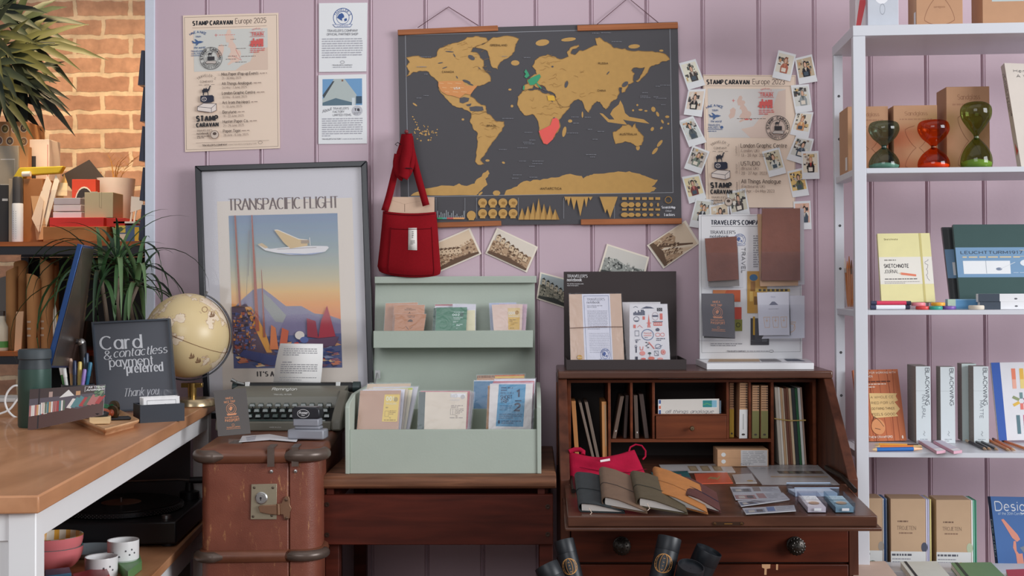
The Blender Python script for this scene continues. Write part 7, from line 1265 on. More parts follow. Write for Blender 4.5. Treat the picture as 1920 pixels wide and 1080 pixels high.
# ---------------------------------------------------------------- on the writing surface
cA = crop(1040,830,4.32); cB = crop(1320,830,4.32)
def flat(name, label, cat, cs, z, th, mat, art=None, group=None, film=False, box=(0,0,100,100)):
    pl = Pl((0, YH, FZ+z),(0,0,1)) if min(c[1] for c in cs) < 909 and max(c[1] for c in cs) <= 912 else Pl(FLAP.p+flapn*z, flapn)
    o = card(name, label, cat, cs, pl, th, mat, art, box, group)
    if film:
        m = qmap(pl, cs, 0,0,1,1); b = MB(); b.slab([m(x, y, .0022) for x, y in ((-.02,-.03),(1.02,-.03),(1.02,1.03),(-.02,1.03))], pl.n, .0006, FILM); b.build('clear_film', o)
    return o
def stampsheet(a): [a.rect(38+k*17,22,50+k*17,86, (150,130,100)) for k in range(3)]; a.up(); [a.rect(40+k*17,34,48+k*17,74, (170,150,116)) for k in range(3)]
flat('sticker_sheet', 'white sheet with three brown stamps at the back of the bureau', 'sheet', cA((845,178),(1420,170),(1465,238),(885,240)), .001,.0008, M((200,196,190), .5), stampsheet, film=True)
flat('sticker_pack', 'teal packet with a red picture on the bureau top', 'packet', cA((780,240),(1075,228),(1125,325),(830,330)), .0022,.0016, M((44,104,104), .4), lambda a: (a.rect(40,25,78,80, (150,90,84)), a.up(), a.lines(42,40,76,3,14,7, (90,60,60))), film=True)
flat('sticker_pack', 'orange packet with a gold drawing on the bureau top', 'packet', cA((1130,250),(1395,240),(1445,325),(1155,332)), .0022,.0016, M((206,92,62), .4), lambda a: (a.line([(35,60),(45,40),(60,66),(72,38)], 5, (170,140,80)), a.ell(52,52,10,10, (150,120,76))), film=True)
flat('sticker_pack', 'grey clear packet with a gold spot beside the orange one', 'packet', cB((228,258),(385,250),(430,325),(258,328)), .0022,.0016, M((176,170,164), .4), lambda a: a.ell(72,78,16,9, (170,140,90)), film=True)
def bigsheet(a): a.rect(35,33,96,48, (110,96,82)); a.up(); [a.rect(36+k*7.4,35,41+k*7.4,46, r_) for k, r_ in enumerate([(60,50,44),(150,120,90),(120,130,110),(60,56,50),(90,84,80),(150,140,120),(70,56,48),(110,90,70)])]; a.rect(20,60,96,66, (170,146,116)); a.lines(6,16,92,2,6,2, (150,146,142))
flat('sticker_sheet', 'large clear wrapped sheet with a dark picture strip on the bureau', 'sheet', cB((340,180),(920,180),(1100,340),(470,338)), .001,.0008, M((178,174,170), .4), bigsheet, film=True)
for i, (cs, lb) in enumerate([([(210,358),(600,355),(625,400),(232,405)], 'rearmost'),([(232,410),(640,404),(695,458),(256,462)], 'second from the back'),([(272,470),(480,462),(690,462),(300,515)], 'third from the back'),([(310,530),(730,505),(745,552),(340,578)], 'front')]):
    def f(a, i=i): a.rect(2,30,40,92, [(120,122,126),(150,118,116),(96,104,120),(130,136,146)][i]); a.rect(45,8,60,80, [(130,120,116),(150,120,118),(110,110,116),(100,116,150)][i]); a.up(); a.lines(63,20,96,4,18,6, (150,150,156)); a.rect(8,44,20,80, (176,170,160)); a.rect(24,40,36,78, (90,88,90))
    flat('sticker_packet', lb+' long clear sticker packet in the fan on the flap', 'packet', cB(*cs), .0018+.0019*i, .0012, M((178,180,184), .35), f, group='fan of sticker packets', film=True)
# clear drawers / boxes
def clearbox(label, F4, topb, h, tint, inner):
    "front face corners px (TL TR BR BL) on the flap, back edge of the top (left, right px)"
    o = FLAP.hit(*F4[3]); e = FLAP.hit(*F4[2]); ex = (e-o); W_ = ex.length; ex.normalize(); back = FLAP.hit(topb[0], topb[1]+h*.9); ey = (back-o); ey = (ey-ex*ey.dot(ex)); Dp = ey.length; ey.normalize(); ez = ex.cross(ey); ez = ez if ez.z > 0 else -ez; H = h*(3.72+o.y)/2400; fr = lambda x, y, z: o+ex*x+ey*y+ez*(z+.0004)
    root = thing('clear_case', label, 'case', o+ex*W_/2+ey*Dp/2); t = .0015; m = CLEAR(tint, .06,.08); b = MB()
    b.box((0,0,0),(W_, t, H), m, fr); b.box((0, Dp-t, 0),(W_, Dp, H), m, fr); b.box((0, t, 0),(t, Dp-t, H), m, fr); b.box((W_-t, t, 0),(W_, Dp-t, H), m, fr); b.box((t, t, 0),(W_-t, Dp-t, t), m, fr); b.build('case_shell', root)
    b = MB(); b.box((.003,.003,.002),(W_-.003, Dp-.003, H*.55), M(inner, .6), fr); b.build('contents', root); b = MB(); b.box((W_*.35,-.0012, H*.25),(W_*.7,-.0002, H*.5), M((206,208,212), .4), fr); b.build('front_tab', root)
    a = Art(lambda x, y, hh: fr(W_*x/100, Dp*y/100, H*.55+.0012+hh)); a.ell(52,34,26,12, (176,146,122)); a.rect(10,60,90,92, tuple(min(255, c+20) for c in inner)); a.up(); a.lines(14,68,84,3,8,3, (140,146,156)); a.build('print', root)
clearbox('white clear case at the front of the bureau flap', cB((833,490),(1000,485),(1000,575),(833,575)),(cB((765,400))[0][0], 922), 20, (246,246,250),(222,216,216))
clearbox('pale blue clear case beside the white one on the flap', cB((1058,490),(1225,485),(1225,575),(1058,575)),(cB((968,400))[0][0], 922), 20, (236,243,247),(152,174,186))
def bigcase():
    fr0 = FLAP.hit(1492,934); fr1 = FLAP.hit(1577,925); 
    P = [Pl((0,0, FZ+.0),(0,0,1)).hit(*q) for q in ((1476,915),(1560,915))]
    o = FLAP.hit(1490,932); ex = V((1,0,0)); ey = V((-.18,.98,0)).normalized(); fr = lambda x, y, z: V((o.x, o.y, FZ+(FLZ-FZ)*(o.y-YH)/(YFL-YH)))+ex*x+ey*y+V((0,-(FLZ-FZ)/(YH-YFL)*0+0,0))+V((0,0, z+.0006+(FZ-FLZ)/(YH-YFL)*ey.y*y))
    W_, Dp, H = .104,.052,.020; root = thing('clear_case', 'wide open clear tray with pale blue rims behind the two cases', 'case', o); m = CLEAR((240,245,250), .08,.1); b = MB(); t = .0016
    b.box((0,0,0),(W_, t, H), m, fr); b.box((0, Dp-t, 0),(W_, Dp, H), m, fr); b.box((0, t, 0),(t, Dp-t, H), m, fr); b.box((W_-t, t, 0),(W_, Dp-t, H), m, fr); b.build('case_shell', root); b = MB(); b.box((.003,.003,.0),(W_-.003, Dp-.003,.008), M((214,214,222), .5), fr); b.build('contents', root)
    b = MB(); [b.box(lo, hi, M((176,200,226), .4), fr) for lo, hi in (((0,0, H+.0001),(W_, t, H+.0015)),((0, Dp-t, H+.0001),(W_, Dp, H+.0015)))]; b.build('blue_rim', root)
bigcase()
# red pouch
def pouch():
    RED = M((158,20,52), .9, var=.12, sc=120, bump=.25, bsc=600); cs = cA((112,78),(645,62),(762,318),(128,300)); pl = lean(1130,900,-.545,38); root = thing('cloth_pouch', 'crumpled crimson cloth pouch lying at the left of the bureau', 'pouch', V((pl.hit(1140,898).x, -.50, FZ)))
    N = 20; fr = []; bk = []
    for j in range(N+1):
        for i in range(N+1):
            u, t = i/N, j/N; x = (cs[0][0]*(1-u)+cs[1][0]*u)*(1-t)+(cs[3][0]*(1-u)+cs[2][0]*u)*t; y = (cs[0][1]*(1-u)+cs[1][1]*u)*(1-t)+(cs[3][1]*(1-u)+cs[2][1]*u)*t; y += 12*math.sin(math.pi*u)**1.2*(1-t)**1.5
            e = (math.sin(math.pi*u)**.5 if 0 < u < 1 else 0)*(math.sin(math.pi*t)**.5 if 0 < t < 1 else 0); d = .014*e+.0035*e*(math.sin(u*11+t*6)+math.sin(t*9-u*8+1)); fr.append(pl.hit(x, y, d+.003)); bk.append(pl.hit(x, y, -.004*e))
    k = (N+1)**2; fs = []
    for j in range(N):
        for i in range(N):
            q = (j*(N+1)+i, j*(N+1)+i+1, (j+1)*(N+1)+i+1, (j+1)*(N+1)+i); fs += [q[::-1], tuple(v+k for v in q)]
    rim = [i for i in range(N)]+[j*(N+1)+N for j in range(N)]+[N*(N+1)+N-i for i in range(N)]+[(N-j)*(N+1) for j in range(N)]
    fs += [(rim[i], rim[(i+1) % len(rim)], rim[(i+1) % len(rim)]+k, rim[i]+k) for i in range(len(rim))]
    b = MB(); b.add([V((p.x, p.y, max(p.z, FZ+.001))) for p in fr+bk], fs, RED); b.build('pouch_body', root, smooth=70)
    b = MB(); b.tube([pl.hit(*q, .002) for q in cA((600,78),(612,40),(655,18),(705,28),(736,70),(735,115),(712,140))], .0022, RED, n=8); b.build('cord_loop', root)
    b = MB(); b.tube([pl.hit(*q, .006) for q in cA((116,84),(160,66),(205,66),(232,84),(228,108))], .006, RED, n=8); b.build('folded_edge', root, smooth=60)
    b = MB(); b.slab([pl.hit(*q, .0235) for q in cA((366,180),(444,166),(446,184),(368,197))], pl.n, .001, M((222,206,206), .7)); b.build('white_tag', root); b = MB(); b.tube([pl.hit(*q, .0165) for q in cA((200,226),(400,262),(600,268),(740,240))], .0008, M((110,16,40), .9), n=5); b.build('stitch_line', root)
pouch()
# five leather notebooks fanned on the flap
LEA = lambda c: M(c, .55, var=.2, sc=40, bump=.2, bsc=120)
for i, (pl_, pr_, tl_, col, bandc, lb) in enumerate([
  ((1086,961),(1172,964),(1079,902),(44,50,52),(20,22,24), 'black leather notebook, leftmost in the fan of five'),((1129,949),(1214,964.5),(1124,892),(104,82,66),(60,48,42), 'worn grey brown leather notebook, second from left'),
  ((1194,951),(1290,966.5),(1182,900),(80,70,52),(46,42,34), 'olive leather notebook in the middle of the fan'),((1235,942),(1328,966.5),(1225,892),(166,108,58),(150,100,58), 'light tan leather notebook, second from right'),
  ((1284,944),(1352,964.5),(1279,910),(84,48,44),(34,34,56), 'maroon leather notebook with a dark blue elastic, rightmost of the fan')]):
    p0 = Pl(FLAP.p+flapn*(.0155 if i else 0), flapn).hit(*pl_); p1 = Pl(FLAP.p+flapn*(.003 if i else 0), flapn).hit(*pr_); w = (p1-p0).length; ex = (p1-p0).normalized(); yb = p0.y+.125; T = at(tl_[0], tl_[1], yb); d = (T-p0); L = d.length; d.normalize(); n = ex.cross(d).normalized(); n = n if n.z > 0 else -n; r_ = .0105 if i < 4 else .009
    root = thing('leather_notebook', lb, 'notebook', (p0+p1)/2, 'fan of leather notebooks'); lift = n*.0002*i
    def pt(x, h, y, p0=p0, ex=ex, d=d, n=n, lift=lift): return p0+ex*x+n*(h+.0006)+d*y+lift
    ins = [(w, .001),(.004,.001)]+[(.008-.008*math.sin(math.radians(a_)), r_+.001-(r_)*math.cos(math.radians(a_))) for a_ in range(15,180,15)]+[(.012,2*r_+.001),(w*.35,2*r_-.001),(w*.7, r_*1.1),(w*.98,.0038)]
    out = [(w*.98,.0054),(w*.7, r_*1.1+.0018),(w*.35,2*r_+.001),(.012,2*r_+.003)]+[(.008-(.0102)*math.sin(math.radians(a_)), r_+.001-(r_+.002)*math.cos(math.radians(a_))) for a_ in range(165,0,-15)]+[(.004,-.0006),(w, -.0006)]
    P = ins+out; b = MB(); k = len(P); mat = LEA(col); A_ = [pt(x, h+.0008,0) for x, h in P]; B_ = [pt(x, h+.0008, L) for x, h in P]; m_ = len(ins)
    fs = [(j, (j+1) % k, (j+1) % k+k, j+k) for j in range(k)]
    for j in range(m_-1):
        fs.append((j, k-1-j, k-2-j, j+1)); fs.append((k+j, k+j+1,2*k-2-j, 2*k-1-j))
    b.add(A_+B_, fs, mat); b.build('leather_cover', root, smooth=50)
    b = MB(); q = [(w*.96,.0016)]+[(x+.0012, h) for x, h in ins[1:-1]]; pg = [(x if x > .006 else .006, min(max(h, .0022), 2*r_)) for x, h in q]; b.prism([pt(x*.97+.0005, h*.92+.001,.003) for x, h in pg], d*(L-.006), M((214,210,204), .8, var=.03)); b.build('pages', root)
    b = MB(); y_ = L*.46; b.tube([pt(x, h+.0012, y_) for x, h in out], .0011, M(bandc, .6), n=6); b.build('elastic_band', root)
    if i in (0,2,4):
        b = MB(); b.tube([pt(.022,.012,-.0005), pt(.028,.004,-.006), pt(.022,.0022,-.014)] if i != 4 else [pt(.034,.010,-.0005), pt(.034,.004,-.010), pt(.026,.0014,-.024)], .0009, M((206,186,170), .7), n=6); b.build('bookmark_string', root)
# ---------------------------------------------------------------- on the bureau top
def brown_display():
    DB = M((48,38,38), .6, var=.03); yb, yf = -.055,-.255; z = DT+.0004; root = thing('display_stand', 'dark brown cardboard display board with a shallow tray on the bureau', 'display', (at(1165,690,-.15).x, -.15, DT))
    x0, x1 = at(1057.5,600, yb).x, at(1268.5,600, yb).x; xf0, xf1 = at(1062,685, yf).x, at(1287,685, yf).x; x0 = min(x0, xf0); zt = at(1160,509, yb).z
    b = MB(); b.box((x0, yb, z),(x1, yb+.006, zt), DB); b.build('back_board', root, bevel=.0008)
    zf = at(1160,674.5, yf).z; b = MB(); t = .003; b.box((xf0, yf, z),(xf1, yf+t, zf), DB); b.box((xf0, yf+t, z),(xf0+t, yb-.0005, zf), DB); b.box((xf1-t, yf+t, z),(xf1, yb-.0005, zf), DB); b.box((xf0+t, yf+t, z),(xf1-t, yb-.0005, z+.003), DB); b.build('tray', root)
    a = Art(pxmap(PY(yb))); c = crop(1040,490,4.907); W_ = (196,194,196); q = c((115,148))[0]; a.text("TRAVELER'S", q[0], q[1], 5.2, W_, W=38, serif=True, bold=.2, thin=.1, track=.1); q = c((116,183))[0]; a.text('notebook', q[0], q[1], 5.6, W_, W=27, serif=True, bold=.22, thin=.1, track=.1); q = c((117,212))[0]; a.text('For all the travelers who', q[0], q[1], 2.2, W_, W=30, bold=.22); q = c((117,228))[0]; a.text('have a free spirit.', q[0], q[1], 2.2, W_, W=21, bold=.22); a.build('lettering', root)
    return z+.0036
tz_ = brown_display(); cD = crop(1040,490,4.907)
def tn_art(a):
    WB_ = (216,216,222); a.poly([(24.5,0),(78,0),(79,100),(26,100)], WB_); a.up(); a.line([(28,3),(75,3),(76,100)], .8, (130,140,160)); a.line([(28,3),(30,100)], .8, (130,140,160)); a.text("TRAVELER'S", 34,10,3.6, (110,110,118), W=34, serif=True, bold=.18, thin=.08, track=.1); a.text('notebook', 34,14.5,3.6, (110,110,118), W=24, serif=True, bold=.18, thin=.08, track=.1); a.lines(34,18,64,2,2.2,1, (150,150,156)); a.lines(34,26,72,14,2.1,.9, (170,170,178)); a.lines(36,60,74,12,2.6,.8, (170,170,178)); globe_logo(a, 65,92,9, (74,96,150)); a.ell(17,96,5,3.6, (196,148,60)); a.up(); a.text('BROWN', 17,97,1.8, (230,214,170), al='c', bold=.2)
def pack(label, cs, y, tilt, th, col, art, group=None, name='notebook_pack', string=False):
    pl = tray(cs[0][0], y, tilt, tz_); full = down(cs, pl, tz_+.0004); o = pad(label, full, pl, th, col, None, group=group, name=name); a = Art(qmap(pl, cs, 0,0,100,100)); art(a); a.build('print', o)
    if string:
        m = qmap(pl, cs, 0,0,100,100); b = MB(); b.tube([m(0,52,.0028), m(50,50.5,.0032), m(100,50.5,.0028)], .0009, M((110,84,74), .7), n=6); b.build('string', o)
    return o
pack('thick kraft wrapped notebook with a white printed band in the brown display', cD((132,303),(612,297),(640,908),(148,908)), -.212,12,.022, (206,178,154), tn_art, string=True)
pack('rear white travel print notebook in the brown display', cD((622,376),(972,374),(992,908),(660,908)), -.150,9,.006, (216,212,208), lambda a: None)
RD_ = (216,120,108); NV = (88,92,108)
def tokyo(a):
    r = random.Random(8); a.poly([(30,8),(44,4),(56,5),(66,8)], NV); a.line([(10,6),(16,4),(22,6)], 1, NV); a.rect(72,7,86,13, (50,50,54)); a.up(); a.text('O-O', 79,12,4, (200,200,200), al='c')
    for x, h in ((10,5),(14,7),(18,5),(22,9),(26,6),(30,10),(34,10),(37,8)): a.rect(x, 20-h, x+3.4,20, NV)
    a.poly([(46,42),(50,18),(54,42),(51,42),(50,36),(49,42)], RD_); a.line([(44,34),(56,34)], 1.2, RD_); a.line([(46,41),(54,41)], .8, RD_); a.ring(18,27,7,1, NV, ry=4.5); a.line([(12,30),(24,30)], 1.4, NV); a.rect(34,22,40,28, RD_); a.ring(67,22,8,.7, (170,150,150), ry=7); a.rect(60,20,74,23, NV); a.rect(79,17,86,28, RD_); a.rect(60,31,86,32.6, NV); a.rect(62,33,84,39, RD_); a.up(); [a.rect(64+k*5,34.5,67+k*5,37, (226,214,208)) for k in range(4)]
    a.rect(10,37,16,43, RD_); a.line([(20,42),(26,38),(34,43)], .8, RD_); a.ring(46,55,15,1.3, (96,116,150), ry=9.5); a.text('TRAVELER', 46,54,3, RD_, al='c', W=20); a.rect(36,56,56,57, RD_); a.lines(38,60,54,1,2,1, NV); a.line([(14,48),(24,48),(24,57),(14,57),(14,48)], .8, NV); a.ell(72,46,5,3, NV); a.ring(72,55,6,.8, RD_, ry=3); a.ring(84,55,5,.8, RD_, ry=3); a.lines(68,62,90,2,3,1.4, NV)
    for k in range(7): a.line([(14+r.uniform(0,14), 62+r.uniform(0,8)),(14+r.uniform(0,14), 62+r.uniform(0,8))], .8, NV)
    for k in range(4): a.rect(40+k % 2*4,68+k*3,45+k % 2*4,69.6+k*3, (60,62,70))
    a.line([(48,68),(62,80)], 2, RD_); a.ring(72,76,7,1, (96,110,140), ry=4); a.line([(64,80),(82,74)], .8, NV); a.rect(15,76,18,87, (70,72,84)); a.ring(16,76,2.4,.8, NV); a.line([(26,76),(27,82),(33,82),(34,76)], 1.4, RD_); a.ell(32,88,7,4, (226,150,140)); a.ell(50,88,4,2, (70,90,84)); a.line([(50,94),(50,88)], 1, NV); a.line([(62,84),(72,84),(72,92),(62,92),(62,84),(72,92)], .8, NV); a.ell(84,86,5.6,4.6, RD_); a.up(); a.ring(84,86,3,.8, (226,214,208)); a.rect(14,94,20,100, (60,62,76)); a.ell(34,98,6,2, RD_); a.ell(54,97,8,3, (214,120,100)); a.ell(76,98,7,2.4, (226,160,150))
pack('white notebook printed with small red and grey travel pictures', cD((688,395),(1036,392),(1062,908),(690,908)), -.205,9,.006, (224,222,220), tokyo)
# white acrylic stand
cS = crop(1290,370,3.177)
def white_display():
    yb, yf = -.075,-.262; z = DT+.0004; root = thing('acrylic_display', 'white acrylic display panel with clear pockets at the right end of the bureau', 'display', (at(1412,690,-.16).x, -.16, DT)); WA = M((224,224,226), .25, var=.01)
    x0, x1 = at(1311,550, yb).x, at(1503.5,550, yb).x; zt = at(1400,402, yb).z; b = MB(); b.box((x0, yb, z+.0174),(x1, yb+.006, zt), WA); b.build('back_panel', root, bevel=.001)
    h = .017; b = MB(); xa, xb = at(1325,686, yf).x, at(1526,686, yf).x; xc, xd = at(1306,668, yb).x, at(1516,668, yb).x; b.hexa([V((xa, yf, z)), V((xb, yf, z)), V((xd, yb+.02, z)), V((xc, yb+.02, z)), V((xa, yf, z+h)), V((xb, yf, z+h)), V((xd, yb+.02, z+h)), V((xc, yb+.02, z+h))], WA); b.build('base', root, bevel=.001)
    p = PY(yb); a = Art(lambda x, y, hh: p.hit(1290+x/3.177,370+y/3.177, hh)); 
    a.line([(78,110),(668,108),(668,920),(82,925),(78,110)], 1.6, (120,120,124)); a.text("TRAVELER'S COMPANY", 138,165,30, (62,64,76), W=322, bold=.22, thin=.16); a.rect(138,172,620,174, (120,120,124)); a.text("TRAVELER'S", 132,217,18, (70,72,82), W=150, serif=True, bold=.2, thin=.1, track=.1); a.text('notebook', 132,240,16, (70,72,82), W=110, serif=True, bold=.2, thin=.1, track=.1); globe_logo(a, 308,252,34, (90,110,160)); a.lines(388,230,440,14,14,6, (150,150,156)); a.text('TRAVEL', 320,300,20, (70,72,82), rot=90, W=150, serif=True, bold=.16, thin=.08)
    a.rect(148,552,312,622, (196,96,62)); a.up(); a.poly([(148,552),(230,552),(190,622),(148,622)], (206,130,84)); a.rect(352,440,470,690, (196,150,74)); a.up(); a.ell(390,478,24,20, (62,110,150)); a.rect(372,500,400,560, (150,104,50)); a.rect(366,560,386,620, (216,180,100)); a.rect(392,590,420,640, (130,96,56)); a.rect(400,545,606,562, (206,176,96)); [a.rect(420+k*26,546,436+k*26,560, (96,90,80)) for k in range(7)]; a.rect(372,720,482,880, (66,66,72)); a.up(); a.rect(386,710,398,820, (190,150,60)); a.rect(440,740,470,860, (96,98,104)); a.rect(276,654,318,726, (196,84,70)); a.rect(276,728,322,796, (130,130,60)); a.up(); a.ring(298,760,12,4, (60,60,40)); a.lines(134,872,322,2,11,5, (150,150,156), last=.8); a.text("TRAVELER'S COMPANY", 232,921,9, (110,110,118), W=110, bold=.2); a.lines(350,916,480,1,5,4, (150,150,156), last=1); a.ring(496,916,12,2, (120,120,124), ry=7); a.build('panel_print', root)
    PC = CLEAR((253,253,254), .05,.06)
    for (u0, v0, u1, v1), y in (((104,330,330,540), -.125),((354,325,698,548), -.125),((78,640,282,858), -.150),((398,640,700,858), -.150)):
        q = PY(y); A = q.hit(1290+u0/3.177,370+v0/3.177); B = q.hit(1290+u1/3.177,370+v1/3.177); b = MB(); b.box((A.x, y, B.z),(B.x, y+.0015, A.z), PC); b.box((A.x, y+.0016, B.z),(B.x, yb-.0004, B.z+.0015), PC); b.build('clear_pocket', root)
    q = PY(yf+.002); b = MB(); b.box((xa+.004, yf+.004, z+h+.0002),(xb-.004, yf+.0055, z+h+.008), PC); b.build('clear_fence', root)
    a = Art(lambda x, y, hh: Pl((0,0, z+h+.0003),(0,0,1)).hit(1290+x/3.177,370+y/3.177, hh)); a.poly([(130,962),(420,960),(430,978),(118,980)], (190,160,128)); a.poly([(420,960),(520,960),(560,978),(440,978)], (130,126,128)); a.poly([(570,960),(640,960),(700,976),(590,976)], (84,90,104)); a.build('base_print', root)
white_display()
BRL = M((130,80,62), .38, var=.2, sc=30, bump=.25, bsc=60)
def pocketed(label, cs, y, th, col, art=None, film=True, name='notebook', cat='notebook', group='notebooks in the clear pockets'): return pad(label, cs, Pl((0, y, 0),(0,-1,0)), th, col, art, group=group, film=film, name=name, cat=cat)
pocketed('small brown leather notebook in a clear pocket of the white panel', cS((102,245),(290,232),(302,490),(120,500)), -.108,.010, BRL)
pocketed('grey booklet edge under the small brown notebook', cS((112,300),(296,292),(306,528),(124,532)), -.094,.006, (130,124,120), film=False)
pocketed('tall brown leather notebook in clear wrap at the panel top right', cS((443,66),(668,65),(668,495),(437,495)), -.112,.010, BRL)
pocketed('kraft card standing behind the tall brown notebook', cS((415,100),(664,98),(656,526),(430,530)), -.095,.008, (196,158,124), film=False)
pocketed('clear wrapped notebook edge right of the tall brown one', cS((560,66),(690,66),(694,520),(560,520)), -.086,.003, (196,196,202), film=False)
pocketed('dark grey passport booklet in the lower left clear pocket', cS((80,573),(270,573),(278,838),(88,826)), -.136,.004, (96,94,96), passport_art)
pocketed('second dark grey booklet just behind the passport booklet', cS((92,580),(276,580),(280,842),(96,838)), -.126,.004, (84,82,84), film=False)
def mount(a):
    a.text('TRAVEL', 50,13,3.4, (150,150,170), al='c'); a.poly([(36,30),(46,22),(54,22),(66,30)], (110,112,126)); a.lines(34,39,66,1,3,1.4, (160,160,166), last=1)
    for x in (17,45,72): a.line([(x, 58),(x+20,58),(x+18,82),(x+3,82),(x, 58)], 1.1, (214,176,140)); a.line([(x+6,66),(x+14,66)], 1.4, (214,176,140)); a.line([(x+10,60),(x+10,70)], 1.4, (214,176,140))
pocketed('white packet with gold clips and a small mountain print', cS((412,567),(600,562),(606,820),(424,822)), -.136,.004, (206,206,210), mount, name='clip_packet', cat='packet')
pocketed('second white packet with gold clips further right', cS((600,586),(694,586),(694,838),(440,842)), -.124,.004, (206,206,210), lambda a: (a.ring(62,76,12,1.6, (214,176,140), ry=10), a.line([(56,62),(72,62),(70,78)], 1.4, (214,176,140))), name='clip_packet', cat='packet')
# ---------------------------------------------------------------- black map tubes on the floor
def tube_(label, top, low, rpx, y0, y1, globe_, cap=False, zt=None):
    T = at(*top, y0); Lw = at(*low, y1); d = (Lw-T).normalized(); k = (0.004-T.z)/d.z; Bt = T+d*k; r_ = rpx*(3.72+y0)/2400; root = thing('map_tube', label, 'tube', Bt, 'black map tubes under the bureau'); ax = T-Bt; Ln = ax.length; TB = M((22,26,31), .42)
    b = MB(); b.lathe([(.001,0),(r_, 0),(r_, Ln-.03)], Bt, TB, axis=ax, n=36); b.build('tube_body', root)
    b = MB(); b.lathe([(r_*1.002, Ln-.0298),(r_*1.015, Ln-.029),(r_*1.015, Ln-.002),(r_*1.0, Ln),(r_*.94, Ln),(r_*.93, Ln-.006),(.001, Ln-.006)], Bt, TB, axis=ax, n=36); b.build('tube_cap', root)
    if globe_:
        w = ax.normalized(); front = (CP-T); front = (front-w*front.dot(w)).normalized(); s = front.cross(w).normalized(); s = s if s.x > 0 else -s
        def mp(x, y, h): a_ = x/r_; return Bt+w*(Ln-y)+(front*math.cos(a_)+s*math.sin(a_))*(r_+.0004+h)
        a = Art(mp); GD = (196,140,76); cy = .060; R = r_*.78; a.ring(-.002, cy, R, .0012, GD, n=36)
        for q in (.38,.76): a.ring(-.002, cy, R*q, .0009, GD, ry=R)
        for v in (-.6,-.2,.2,.6): hw = R*math.sqrt(1-v*v); a.line([(-.002-hw, cy+R*v),(-.002, cy+R*v+.0016),(-.002+hw, cy+R*v)], .0009, GD)
        a.text('Scratch', r_*.62, cy+R+.014,.018, (206,206,210), rot=90, serif=True, bold=.2, thin=.07); a.text('Deluxe', -r_*.2, cy+R+.018,.013, (196,196,200), rot=90, slant=.3); a.build('printed_globe', root)
tube_('black map tube with a golden globe at the left front of the bureau', (1057,1013),(1074,1080), 18.5,-.905,-.93, True)
tube_('capped black tube at the left behind the school table leg', (1024,1060),(1036,1085), 23,-.98,-.99, False)
tube_('black map tube with a golden globe in the middle of the bureau', (1256,1008),(1240,1080), 22,-.925,-.95, True)
tube_('short black tube with its round lid facing up', (1296,1061),(1290,1085), 25,-.985,-.975, False)
tube_('black map tube leaning right of the middle one, open end up', (1330,1031),(1305,1085), 25,-.90,-.893, False)
# ================================================================ WHITE SHELVES AT THE RIGHT
PHI = math.radians(3.2); EX = V((math.cos(PHI), -math.sin(PHI), 0)); EY = V((math.sin(PHI), math.cos(PHI), 0)); SO = at(1602,400,-.45); SO.z = 0; SD = .30
WSH = M((202,204,210), .35, var=.015)
def SP(d): return Pl(SO+EY*d, -EY)                       # plane parallel to the shelf front, d behind it
def sf(x, y, z): return SO+EX*x+EY*y+V((0,0, z))
def su(px, py, d): q = SP(d).hit(px, py); return (q-SO).dot(EX), q.z
LV = [SP(0).hit(1640, y).z for y in (47,315,581.5,848.5,1117)]; TH = [.027,.0135,.0125,.0125,.0125]
def white_shelf():
    root = thing('white_shelf', 'tall white metal shelf with five levels at the right of the bureau', 'shelf', sf(.45,.15,0)); Wd = .92; p = .031; q = .024
    for x, y, a_, c_ in ((0,0, p, q),(0, SD-q, q, q),(Wd-p, 0, p, q),(Wd-q, SD-q, q, q)):
        b = MB(); b.box((x, y, 0),(x+a_, y+c_, LV[0]-.0272), WSH, sf); po = b.build('post', root, bevel=.001)
        if x == 0 and y > 0:
            b = MB(); [b.lathe([(.0035,0),(.0035,.0006),(.001,.0007)], sf(.013, y-.0002, SP(SD).hit(1556, v).z), BLACK, axis=-EY, n=10) for v in (183,263,424,504,660,740,1000)]; b.build('peg_hole', po)
    for i, (z, t) in enumerate(zip(LV, TH)):
        b = MB()
        if i == 0: b.box((0,0, z-t),(Wd, SD, z), WSH, sf)
        else: b.box((p+.0003,.001, z-t),(Wd-p-.0003, SD-.0245, z), WSH, sf); b.box((.003, q+.0004, z-t-.004),(p, SD-q-.0004, z-.0005), WSH, sf)
        b.build('shelf_board' if i else 'top_board', root, bevel=.001)
white_shelf()
z1, z2, z3, z4, z5 = [z+.0006 for z in LV]
def sbox(name, label, cat, x0, x1, yt, d, dp, z, mat, art=None, group=None, ang=0, side=None, bev=.001, un=(100,100)):
    "box standing on level z: front x0..x1 px, top yt px at depth d, dp deep, turned by ang about its front left corner"
    a_, zt = su(x0, yt, d); c_, _ = su(x1, yt, d); w = c_-a_; ca, sa = math.cos(math.radians(ang)), math.sin(math.radians(ang)); fr = lambda x, y, h: sf(a_+x*ca-y*sa, d+x*sa+y*ca, z+h); H = zt-z; m = mat if isinstance(mat, bpy.types.Material) else M(mat, .75)
    b = MB(); b.box((0,0,0),(w, dp, H), m, fr); o = b.build(name, bevel=bev); tag(o, label, cat, group)
    if art: a = Art(lambda x, y, h: fr(w*x/un[0], -h, H*(1-y/un[1]))); art(a); a.build('print', o)
    if side: a = Art(lambda x, y, h: fr(-h, dp*(1-x/100), H*(1-y/100))); side(a); a.build('side_print', o)
    return o
KB3 = M((178,136,104), .8, var=.05, sc=50); LNB = (140,96,70)
